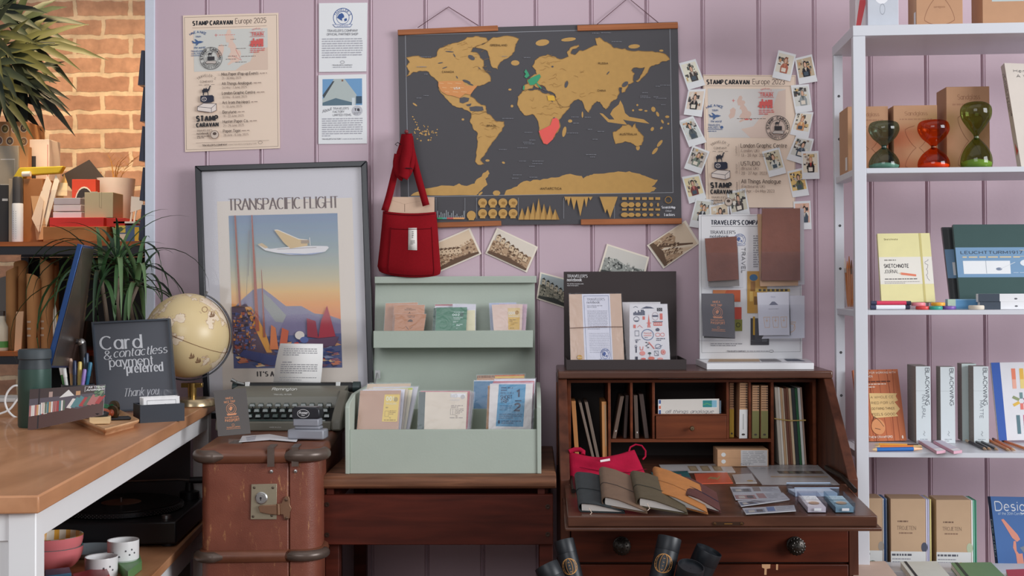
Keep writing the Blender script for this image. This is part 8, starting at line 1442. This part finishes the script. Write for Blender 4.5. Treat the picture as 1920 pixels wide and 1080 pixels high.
def hg(a, cx, w, top, bot):   # printed hourglass outline
    m = (top+bot)/2; P = []
    for k in range(25): t = k/24; y = top+(bot-top)*t; P.append((cx+w*(.12+.88*abs(math.cos(math.pi*t))**.8*(math.sin(math.pi*min(1, t*9+.08 if t < .5 else (1-t)*9+.08)/2) if t < .1 or t > .9 else 1)), y))
    a.line(P, 1, LNB); a.line([(2*cx-x, y) for x, y in P], 1, LNB)
def sand(a): a.text('Sandglass', 52,15,5.6, LNB, W=52, al='c', serif=True, bold=.16, thin=.08, track=.1); a.lines(14,21,88,1,4,2, (160,116,88), last=1); hg(a, 55,30,31,98)
sk = lambda a: a.rect(70,76,92,96, (216,210,204))
sbox('sandglass_box', 'small kraft box with a printed hourglass, half behind the shelf post', 'box', 1589,1665,200,.13,.12, z2, KB3, sand, 'kraft hourglass boxes', side=sk)
sbox('sandglass_box', 'small kraft box with a printed hourglass behind the amber hourglass', 'box', 1675,1757,198,.12,.1, z2, KB3, sand, 'kraft hourglass boxes')
sbox('sandglass_box', 'tall kraft box with a printed hourglass behind the olive hourglass', 'box', 1774,1855,163,.13,.1, z2, KB3, sand, 'kraft hourglass boxes')
def hourglass(label, cx, R, ytop, yn, d, tint, sandc, tall):
    u, zn = su(cx, yn, d); zt = su(cx, ytop, d)[1]; c = sf(u, d, z2); H = zt-z2; hn = zn-z2; s = (SP(d).hit(cx, yn)-CP).length/F; r_ = R*s; root = thing('hourglass', label, 'hourglass', c, 'glass hourglasses')
    lo = [(.001,0),(r_*.86,.001),(r_*.98, hn*.10),(r_, hn*.24),(r_*.93, hn*.44),(r_*.70, hn*.68),(r_*.36, hn*.88),(.0052, hn)]; h2 = H-hn
    up_ = [(.0052, hn+.0005)]+([(r_*.34, hn+h2*.14),(r_*.72, hn+h2*.33),(r_*.95, hn+h2*.55),(r_, hn+h2*.72),(r_*.90, hn+h2*.9),(r_*.6, H*.992),(.001, H)] if not tall else [(r_*.22, hn+h2*.1),(r_*.55, hn+h2*.28),(r_*.88, hn+h2*.5),(r_*.99, hn+h2*.68),(r_*.92, hn+h2*.85),(r_*.6, hn+h2*.96),(.001, H)])
    g = CLEAR(tint, .07,.03)
    def fine(P):
        Q = []
        for i in range(len(P)-1):
            a_, b2, c2, d2 = [V(P[max(0, min(len(P)-1, j))]) for j in (i-1, i, i+1, i+2)]
            for k in range(4): t = k/4; Q.append(tuple(.5*((2*b2)+(c2-a_)*t+(2*a_-5*b2+4*c2-d2)*t*t+(3*b2-a_-3*c2+d2)*t**3)))
        return [(max(x, .001), y) for x, y in Q]+[P[-1]]
    for nm, P in (('lower_bulb', lo),('upper_bulb', up_)):
        b = MB(); b.lathe(fine(P), c, g, n=36); b.build(nm, root, smooth=80)
    b = MB(); hs = hn*.30; b.lathe([(.001,.002),(r_*.84,.0025),(r_*.94, hn*.12),(r_*.95, hs*.62),(r_*.7, hs*.86),(r_*.3, hs),(.001, hs*1.02)], c, M(sandc, .9, var=.03), n=36); b.build('sand', root, smooth=80)
    b = MB(); b.lathe([(.0056, hn-.005),(.0066, hn),(.0056, hn+.005)], c, M(tuple(int(x*.45) for x in tint), .15), n=20); b.build('neck', root)
hourglass('dark teal green glass hourglass with pale blue sand, leftmost of the three', 1657.5,27,227,276,.055, (176,198,188),(190,214,206), False)
hourglass('amber orange glass hourglass with yellow sand, middle of the three', 1750.5,27.5,225,276,.055, (240,150,84),(230,166,60), False)
hourglass('tall olive green glass hourglass with pale green sand, right of three', 1830.5,27,190,258,.055, (190,204,146),(190,214,160), True)
# top of the shelf
sbox('clear_pack', 'white box with a red diagonal band at the left end of the shelf top', 'box', 1603,1624,-60,.06,.08, z1, M((206,196,198), .4), lambda a: a.poly([(40,52),(100,52),(40,100),(0,100)], (206,80,84)))
sbox('grey_pack', 'grey white pack with a round white label on the shelf top', 'box', 1626,1684,-70,.035,.06, z1, M((186,190,198), .4), lambda a: (a.ell(46,44,28,20, (222,222,226)), a.ring(48,72,8,1.4, (150,154,162)), a.rect(6,98,94,99, (150,154,162))))
def outline(a): hg(a, 50,34,20,97); a.text('sandglass', 50,74,2.6, LNB, al='c', W=24)
sbox('sandglass_box', 'kraft box with an hourglass outline on the shelf top', 'box', 1717,1804,-90,.05,.09, z1, KB3, outline, 'kraft boxes on the shelf top', side=lambda a: a.rect(72,78,92,98, (210,206,206)))
sbox('sandglass_box', 'kraft box with a grey window label at the right end of the shelf top', 'box', 1841,1930,-90,.06,.1, z1, KB3, lambda a: (a.rect(20,6,96,66, (176,186,186)), a.up(), a.rect(36,20,56,38, (222,162,66)), a.rect(38,38,54,44, (196,130,50)), a.rect(62,20,80,36, (130,136,140))), 'kraft boxes on the shelf top')
def sbook(name, label, cs, d, tilt, th, cover, art=None, z=None, pages=None, cat='book', group=None, turn=0):
    "book leaning back: front cover corners in px (TL TR BR BL); spine and pages follow behind"
    a_ = math.radians(tilt); p = SP(d).hit(*cs[3]); p = V((p.x, p.y, (z or p.z))); nn = (-EY*math.cos(a_)+V((0,0,1))*math.sin(a_)); nn.rotate(Euler((0,0, math.radians(turn)))); pl = Pl(p, nn)
    m = cover if isinstance(cover, bpy.types.Material) else M(cover, .45); q = qmap(pl, cs, 0,0,100,100); b = MB(); t = .0014
    b.slab([q(*c) for c in ((0,0),(100,0),(100,100),(0,100))], pl.n, t, m); b.slab([q(*c, -th+t) for c in ((0,0),(100,0),(100,100),(0,100))], pl.n, t, m); b.slab([q(*c, -t) for c in ((0,0),(1.4,0),(1.4,100),(0,100))], pl.n, th-2*t, m); o = b.build(name); tag(o, label, cat, group)
    b = MB(); b.slab([q(*c, -t*1.02) for c in ((1.5,1),(99,1),(99,99),(1.5,99))], pl.n, th-2.04*t, M(pages or (222,218,208), .8)); b.build('pages', o)
    if art: a = Art(q); art(a); a.build('print', o)
    return o, pl, q, th
def spine_art(res, f):
    o, pl, q, th = res; A = q(0,0); B = q(0,100); s = (q(0,50)-q(100,50)).normalized(); a = Art(lambda x, y, h: A.lerp(B, y/140)-pl.n*th*(x/20)+s*(h+.0002)); f(a); a.build('spine_print', o)
r_ = sbook('hardback_book', 'thick cream hardback leaning at the right edge of the hourglass shelf', [(1883,118),(1990,122),(2006,312),(1915,313)], .02,9,.030, (206,196,186), lambda a: (a.text('Herman Miller', 14,9,3.2, (70,66,66), W=82, bold=.16), a.text('A Way of Living', 18,14,3.2, (70,66,66), W=86, bold=.16), a.line([(40,66),(60,58),(80,70)], 3, (76,160,120))), z2)
spine_art(r_, lambda a: (a.text('Herman Miller', 12,12,5, (90,84,80), rot=90, W=52, bold=.15), a.text('A Way of Living', 5,14,5, (90,84,80), rot=90, W=56, bold=.15), a.poly([(2,118),(12,106),(12,123)], (206,86,70))))
# third level
def sn(a):
    a.text('Sketchnote', 12,10,2.8, (120,110,70), W=26, bold=.18); a.rect(0,34.5,100,74, (222,218,208)); a.up(); a.rect(79,0,83,100, (196,184,120)); a.lines(10,39,32,1,3,1.4, (110,106,100), last=1); K = (50,48,52); a.text('SKETCHNOTE', 9,50.5,6, K, W=46, bold=.17); a.text('JOURNAL', 9,58,5, K, W=26, bold=.1); a.poly([(40,57),(68,60),(68,63),(40,60.5)], (216,124,96)); a.poly([(36,58),(40,57),(40,60.5)], (210,180,150)); a.lines(9,66.5,72,1,4,1.3, (90,86,84), last=1); a.lines(8,70.5,74,2,2,.8, (150,146,140))
    r = random.Random(2); a.line([(90+r.uniform(-4,3), 38+k*2.1) for k in range(16)], .6, (150,146,150))
sbook('sketch_journal', 'pale yellow notebook with a white band and elastic on the third shelf', [(1645,438),(1743,437),(1754,566),(1653,567)], .10,10,.014, (222,214,158), sn, None, cat='notebook')
def lt(a):
    BL = (112,146,178); a.rect(0,31,100,71, BL); a.up(); a.text('LEUCHTTURM1917', 4,40,4.4, (62,78,96), W=48, bold=.16); a.lines(5,44,50,1,3,1.6, (210,190,150), last=1); a.line([(50,35),(56,35),(56,43),(50,43)], .5, (206,190,160)); a.rect(5,49,42,66.5, (222,224,226)); a.up(); a.line([(23,49),(23,66)], .5, (170,176,184)); a.ell(33,60,2.4,2, (120,130,150)); a.line([(34,60),(46,51)], .6, (206,210,214)); a.ell(55,52,5.2,4.6, (214,220,226)); a.lines(44,65,56,1,2,1, (160,180,200), last=1)
sbook('large_notebook', 'large dark green notebook with a pale blue band on the third shelf', [(1787,421),(2030,420),(2036,560),(1800,561)], .085,9,.014, M((58,82,80), .3, coat=.2), lt, None, cat='notebook')
sbook('large_notebook', 'dark notebook with a pale blue band behind the large green one', [(1766,426),(2000,424),(2010,560),(1782,561)], .115,9,.012, M((54,56,58), .3, coat=.2), lambda a: (a.rect(0,31,100,71, (112,146,178)), a.up(), a.rect(5,49,12,67, (220,222,226))), None, cat='notebook')
def rod(name, label, cat, p, q, r_, z, parts, group, n=10):
    "pen lying on a level from picture point p to q; parts = (length fraction, radius factor, colour)"
    A, B = [t if isinstance(t, V) else atz(t[0], t[1], z+r_) for t in (p, q)]; ax = B-A; L = ax.length; root = thing(name, label, cat, (A+B)/2-V((0,0, r_)), group); x = 0; nm = ['tip', 'barrel', 'cap']
    for i, (f, k0, k1, c) in enumerate(parts): b = MB(); b.lathe([(.0003, x*L),(r_*k0, x*L),(r_*k1, (x+f)*L-.0003),(.0003, (x+f)*L-.0002)], A, M(c, .4), axis=ax, n=n); b.build(nm[i], root); x += f
def on(px, d, z): return sf(su(px, 575, d)[0], d, z)
for i, (x0, x1, d, h, c) in enumerate([(1633,1704,.052,0, (226,226,228)),(1633,1708,.040,.0105, (206,60,90)),(1632,1706,.028,0, (226,226,230))]): rod('marker_pen', ['rear white', 'upper red striped', 'front white'][i]+' marker in the little pile at the left of the third shelf', 'pen', on(x0, d, z3+.006+h), on(x1, d, z3+.006+h), .006, z3, [(.14,1,1, (56,60,84)),(.74,1,1, c),(.12,.9,.9, (40,40,60))], 'markers on the third shelf')
for x, d, h, c, lb in [(1730,.035,0, (206,66,64), 'red'),(1754,.03,0, (48,150,130), 'green'),(1722,.045,.0093, (222,130,140), 'pink'),(1759,.045,.0093, (226,160,50), 'orange'),(1779,.045,0, (120,84,160), 'purple')]:
    q = on(x, d, z3+h); b = MB(); b.lathe([(.001,0),(.0165,0),(.0175,.002),(.0175,.0065),(.016,.0085),(.001,.0088)], q, M(c, .4), n=28); o = b.build('coloured_disc'); tag(o, f'small round {lb} disc in the cluster on the third shelf', 'disc', 'coloured round discs'); a = Art(lambda u, v, h: q+V((u, v, .0089+h))); a.ell(0,0,.009,.009, tuple(min(255, k+14) for k in c)); a.build('print', o)
q = on(1830.5,.0225, z3); b = MB(); b.lathe([(.001,0),(.0185,0),(.0195,.002),(.0195,.008),(.018,.0105),(.001,.011)], q, M((206,196,180), .6), n=28); tag(b.build('cream_puck'), 'round cream puck right of the coloured discs', 'puck')
def slot(name, label, cat, x0, x1, yt, yb, d, dp, mat, z, art=None, group=None):
    a_, zt = su(x0, yt, d); c_, zb = su(x1, yb, d); b = MB(); b.box((a_, d, z or zb),(c_, d+dp, zt), mat if isinstance(mat, bpy.types.Material) else M(mat, .4), sf); o = b.build(name, bevel=.0008); tag(o, label, cat, group)
    if art: a = Art(lambda x, y, h: sf(a_+(c_-a_)*x/100, d-h, zt+((z or zb)-zt)*y/100)); art(a); a.build('print', o)
slot('blue_pack', 'clear pack with a blue card lying before the large notebooks', 'packet', 1777,1838,561,577,.045,.025, (120,160,190), z3, lambda a: (a.rect(0,0,24,100, (170,190,170)), a.rect(26,10,98,90, (84,136,176))))
for i, (x0, yt, yb, lb) in enumerate([(1834,551,563.5, 'upper'),(1837,565,578, 'lower')]): slot('pen_set', lb+' black and white boxed pen at the right of the third shelf', 'pen', x0,1935, yt, yb, .02,.02, (222,222,224), z3+(.0186 if i == 0 else 0), lambda a: (a.rect(0,0,40,100, (56,66,78)), a.ell(70,60,3,10, (90,90,96))), 'boxed pens')
def pencup():
    u, _ = su(1594,575,.2); c = sf(u, .20, z3); zt = su(1594,503,.2)[1]-z3; b = MB(); b.lathe([(.001,0),(.0155,0),(.016, zt),(.0148, zt),(.0143,.003),(.001,.003)], c, GLASS, n=24); tag(b.build('glass_cup'), 'clear glass of paint brushes behind the white shelf post', 'cup'); r = random.Random(6)
    for i, (dx, h, cc) in enumerate([(-.010,1.26, (206,196,186)),(-.006,1.18, (190,112,52)),(-.001,1.30, (176,104,50)),(.004,1.20, (110,70,46)),(.010,1.27, (200,120,60)),(.016,1.22, (214,206,200))]):
        p = c+V((dx*.5, r.uniform(-.004,.004), .0042)); q = c+V((dx*1.3, r.uniform(-.006,.006), zt*h)); L = (q-p).length; t = thing('paint_brush', f'{["leftmost white tipped", "second", "tall brown", "dark brown", "fifth orange brown", "rightmost white tipped"][i]} brush in the glass on the third shelf', 'brush', p, 'brushes in the glass'); b = MB(); b.lathe([(.0008,0),(.0022,.01),(.0026, L*.7)], p, M((196,116,56), .4), axis=q-p, n=8); b.build('handle', t); b = MB(); b.lathe([(.0026, L*.7),(.0028, L*.85),(.001, L)], p, M(cc, .6), axis=q-p, n=8); b.build('bristles', t)
pencup()
# fourth level
def wood_cover(a):
    r = random.Random(3)
    for k in range(16): x = r.uniform(0,96); a.line([(x, 0),(x+r.uniform(-3,3), 40),(x+r.uniform(-4,4), 100)], r.uniform(.4,1.6), r.choice([(168,84,50),(186,104,66),(146,70,42)]))
    W_ = (226,206,190); a.up(3); a.text('THE CASE FOR WORKING WITH', 6,6,3, W_, W=88, bold=.2); a.text('YOUR HANDS', 6,11,3, W_, W=36, bold=.2); a.lines(6,17,80,1,3,2, (100,52,34), last=1); a.lines(6,20.5,70,2,4,1.4, W_); a.poly([(30,33),(92,34),(88,38),(92,44),(84,46),(90,52),(94,56),(84,62),(88,66),(36,68),(30,60)], (226,190,130)); a.up()
    for k, t in enumerate(['A WHOLE CE', 'RIED FOR US', 'DO FIXING THINGS', 'FEELS GOOD']): a.text(t, 32,40.5+k*8,3.2, (90,66,44), W=50, bold=.13, slant=.1)
    a.ell(42,80,15,11, (216,146,96)); a.up(); a.line([(30,72),(36,66),(46,72),(54,80)], .8, (70,40,30)); a.line([(34,82),(46,84)], .8, (70,40,30)); a.text('MATTHEW CRAWFORD', 6,96,3.4, W_, W=64, bold=.22); a.ell(92,95,2,2.4, W_)
sbook('paperback_book', 'orange brown wood patterned paperback behind the shelf post', [(1599,694),(1683,692),(1700,826),(1614,828)], .215,11,.018, (190,106,64), wood_cover, z4)
PAT = M((150,146,140), .7, var=.35, sc=260)
def bw(sub):
    def f(a):
        a.rect(0,0,27,137, (204,212,214)); a.up(); a.rect(0,43.3,27,43.8, (170,178,180)); a.text('BLACKWING', 17.5,3,7, (66,70,78), rot=90, W=66, bold=.14, track=.12)
        if sub: a.text(sub, 11,51 if sub == 'NATURAL' else 61,6, (110,116,124), rot=90, W=42 if sub == 'NATURAL' else 31, bold=.12)
        a.line([(14,115),(16,118),(13,121),(16,124)], .9, (150,156,160)); a.lines(7,130,22,2,3,1, (130,136,142))
    return f
for x0, x1, yt, d, dp, sub, lb in [(1717,1744.5,687,.195,.1, 'NATURAL', 'tall white pencil box with two printed words, leftmost of the row'),(1763,1790,688,.195,.045, '', 'tall white pencil box with one printed word, middle of the row'),(1803,1830,682,.25,.045, None, 'pale blank pencil box behind the right hand one'),(1825,1853,687,.195,.05, 'MATTE', 'tall white pencil box with two printed words, rightmost of the row')]:
    sbox('pencil_box', lb, 'box', x0, x1, yt, d, dp, z4, PAT, bw(sub) if sub is not None else lambda a: a.rect(0,0,27,137, (196,210,208)), 'pencil boxes on the fourth shelf', un=(27,137))
def water(a):
    a.rect(0,0,13,100, (52,90,168)); a.up()
    for x, c, c2 in ((29, (226,130,100),(230,170,150)),(41, (226,180,80),(230,206,130))): a.rect(x, 8, x+6,34, c); a.up(.2); a.rect(x, 22, x+6,34, c2)
    for k, c in enumerate([(110,140,140),(150,110,130),(206,110,130),(222,120,110),(220,180,80),(140,150,110)]): q = math.radians(90-60*k); a.poly([(41+4*math.cos(q)-2.4*math.sin(q), 50-3*math.sin(q)-1.8*math.cos(q)),(41+15*math.cos(q)-2.4*math.sin(q), 50-11*math.sin(q)-1.8*math.cos(q)),(41+15*math.cos(q)+2.4*math.sin(q), 50-11*math.sin(q)+1.8*math.cos(q)),(41+4*math.cos(q)+2.4*math.sin(q), 50-3*math.sin(q)+1.8*math.cos(q))], c)
    for x, c in ((31, (90,120,130)),(42, (206,90,120))): a.rect(x, 68, x+5.6,92, c)
    a.poly([(57,16),(59,10),(61,16),(66,60),(64,60)], (90,96,104))
sbook('watercolour_pad', 'white pad with a blue spine and paint swatches, right edge of the fourth shelf', [(1858,680),(1985,678),(1990,824),(1873,826)], .21,8,.012, (218,218,222), water, z4, cat='pad')
for i, (p, q, r_, parts) in enumerate([((1640,833),(1722,835), .0034, [(.1,.3,1, (222,190,140)),(.65,1,1, (226,160,60)),(.25,1,1, (70,50,40))]),((1641,837),(1728,837), .0034, [(.1,.3,1, (222,190,140)),(.72,1,1, (214,120,50)),(.18,1,1, (200,170,120))]),((1636,843),(1729,841.5), .0052, [(.08,.3,1, (222,190,140)),(.74,1,1, (30,96,166)),(.18,.96,.5, (226,180,140))])]):
    rod('pencil', ['rearmost yellow pencil lying at the left of the fourth shelf', 'orange pencil lying between yellow and blue ones', 'thick blue pencil lying foremost on the fourth shelf'][i], 'pencil', p, q, r_, z4, parts, 'pencils on the fourth shelf')
for i, (p, q) in enumerate([((1812,826),(1850,843)),((1824,825),(1858,843)),((1832,824),(1872,844))]): rod('pencil', ['black pencil with a pale end, left of three black ones', 'middle black pencil of the three', 'right hand black pencil of the three'][i], 'pencil', p, q, .0036, z4, [(.16,1,1, (206,190,160) if i == 0 else (60,60,62)),(.72,1,1, (38,38,42)),(.12,1,.2, (196,160,120))], 'black pencils')
for i, (p, q) in enumerate([((1852,824),(1894,845)),((1862,823),(1904,845)),((1880,826),(1928,843))]): rod('pencil', ['left hand orange pencil beside the black ones', 'middle orange pencil beside the black ones', 'right hand orange pencil, at the frame edge'][i], 'pencil', p, q, .0036, z4, [(.1,1,1, (60,50,44)),(.78,1,1, (206,120,52)),(.12,1,.2, (222,180,130))], 'orange pencils')
for i, cs in enumerate([[(1720,824),(1736,824),(1773,844),(1756,846)], [(1750,826),(1766,825),(1804,844),(1788,846)]]):
    P = [atz(x, y, z4+.008) for x, y in cs]; b = MB(); b.prism(P, V((0,0,-.0076)), M((206,160,176), .35)); o = b.build('lead_case', bevel=.0008); tag(o, ['pink clear case of pencil leads, left one with a red end', 'pink clear case of pencil leads, right one with a white end'][i], 'case', 'pink lead cases'); a = Art(lambda x, y, h: (P[0].lerp(P[1], x/100)).lerp(P[3].lerp(P[2], x/100), y/100)+V((0,0, h))); a.rect(8,2,92,78, (200,196,210)); a.rect(6,80,94,99, (222,222,226)); a.build('print', o)
# fifth level
def tro(col):
    def f(a): a.lines(20,27,50,1,3,1.8, (110,84,66), last=1); a.text('TROJETEN', 18,37,4.2, (90,66,52), W=54, serif=True, bold=.17, thin=.08, track=.12); a.lines(24,41,62,1,3,1.6, (130,100,80), last=1); a.ell(96,58,9,6, col[0]); a.up(); a.rect(0,63,100,100, (206,206,204)); a.up(); a.lines(3,67,62,1,3,2.4, (80,80,88), last=1); a.lines(4,72,56,6,3.6,1.2, (130,130,138)); a.rect(6,93,26,100, (70,70,74)); a.ell(70,84,20,9, col[1]); a.up(); a.rect(50,84,90,92, (206,208,206) if col[2] is None else col[2]); a.ell(70,80,9,5, col[3])
    return f
for i, (x0, x1, yt, d, col, strip, lb) in enumerate([(1592,1654,934,.10, ((150,140,130),(90,110,90), None, (70,90,70)), [(222,222,222),(60,100,160),(150,170,196)], 'kraft book box with blue page edges behind the shelf post'),(1669.5,1735,935,.09, ((70,74,90),(70,110,160),(214,130,96),(120,160,200)), [(196,196,216),(180,180,206),(206,194,130)], 'kraft book box with a blue arch picture, second from left'),(1755,1820,937,.09, ((170,180,150),(210,206,196), None, (206,130,70)), [(222,224,222),(110,176,150),(60,130,104)], 'kraft book box with orange flowers and green page edges')]):
    sbox('book_box', lb, 'box', x0, x1, yt, d+.06,.075, z5, M((184,154,124), .8, var=.05), tro(col), 'kraft book boxes on the fifth shelf')
    for k, c in enumerate(strip): sbox('slim_book', ['first', 'second', 'third'][k]+' slim coloured book at the right side of the '+['left', 'middle', 'right'][i]+' kraft book box', 'book', x1+.6+k*(3.6 if i else 3), x1+(k+1)*(3.6 if i else 3), yt+1, d+.064,.07, z5, c, None, 'slim coloured books')
def des(a):
    a.text('Design', 6,17,11, (214,216,220), W=62, bold=.12); a.text('of the 20th Century', 10,22,3, (190,206,222), W=46, bold=.13); PKC = (214,140,120); a.poly([(14,28),(18,27),(40,46),(44,52),(38,55),(30,50)], PKC); a.poly([(32,54),(36,54),(36,66),(40,70),(34,70),(30,62)], PKC); a.poly([(34,70),(46,69),(48,96),(36,97)], PKC); a.poly([(42,62),(72,54),(80,58),(74,66),(48,68)], (120,130,140)); a.text('TASCHEN', 60,95,2.6, (206,210,216), W=22)
r_ = sbook('hardback_book', 'blue hardback with a pink chair picture at the right of the fifth shelf', [(1857,931),(1968,933),(1976,1085),(1875,1086)], .19,8,.026, (66,104,160), des, z5)
spine_art(r_, lambda a: (a.rect(0,0,20,140, (34,62,100)), a.up(), a.text('Design', 6,40,11, (206,210,216), rot=90, W=62, bold=.13)))
for i, (cs, c, el, lb) in enumerate([([(1600,1053),(1660,1052),(1690,1090),(1600,1090)], (206,180,164), None, 'pale pink notebook lying at the left of the fifth shelf'),([(1688,1053),(1756,1052),(1790,1090),(1716,1090)], (206,206,196),(44,46,50), 'white notebook with a black elastic lying on the fifth shelf'),([(1783,1055),(1858,1054),(1896,1092),(1812,1092)], (104,136,96),(50,60,50), 'green notebook with a dark elastic lying on the fifth shelf'),([(1886,1068),(1940,1066),(1960,1090),(1894,1092)], (170,60,76), None, 'red notebook lying at the right edge of the fifth shelf')]):
    P = [atz(x, y, z5+.0776) for x, y in cs]; b = MB(); b.prism(P, V((0,0,-.0018)), M(c, .6)); b.prism([p-V((0,0,.0142)) for p in P], V((0,0,-.0014)), M(c, .6)); o = b.build('lying_notebook'); tag(o, lb, 'notebook', 'notebooks lying on the fifth shelf'); ctr = sum(P, V((0,0,0)))/4; b = MB(); b.prism([ctr+(p-ctr)*.985-V((0,0,.0019)) for p in P], V((0,0,-.0122)), M((206,200,188), .8)); b.build('pages', o)
    if el: a = Art(lambda x, y, h: (P[0].lerp(P[1], x/100)).lerp(P[3].lerp(P[2], x/100), y/100)+V((0,0, h+.0005))); a.rect(10,0,17,100, el); a.build('elastic_band', o)
b = MB(); b.box((.035,.004,.0003),(.80,.115,.0605), WSH, lambda x, y, z: sf(x, y, z5+z)); tag(b.build('display_riser', bevel=.001), 'low white riser carrying the lying notebooks on the fifth shelf', 'riser')
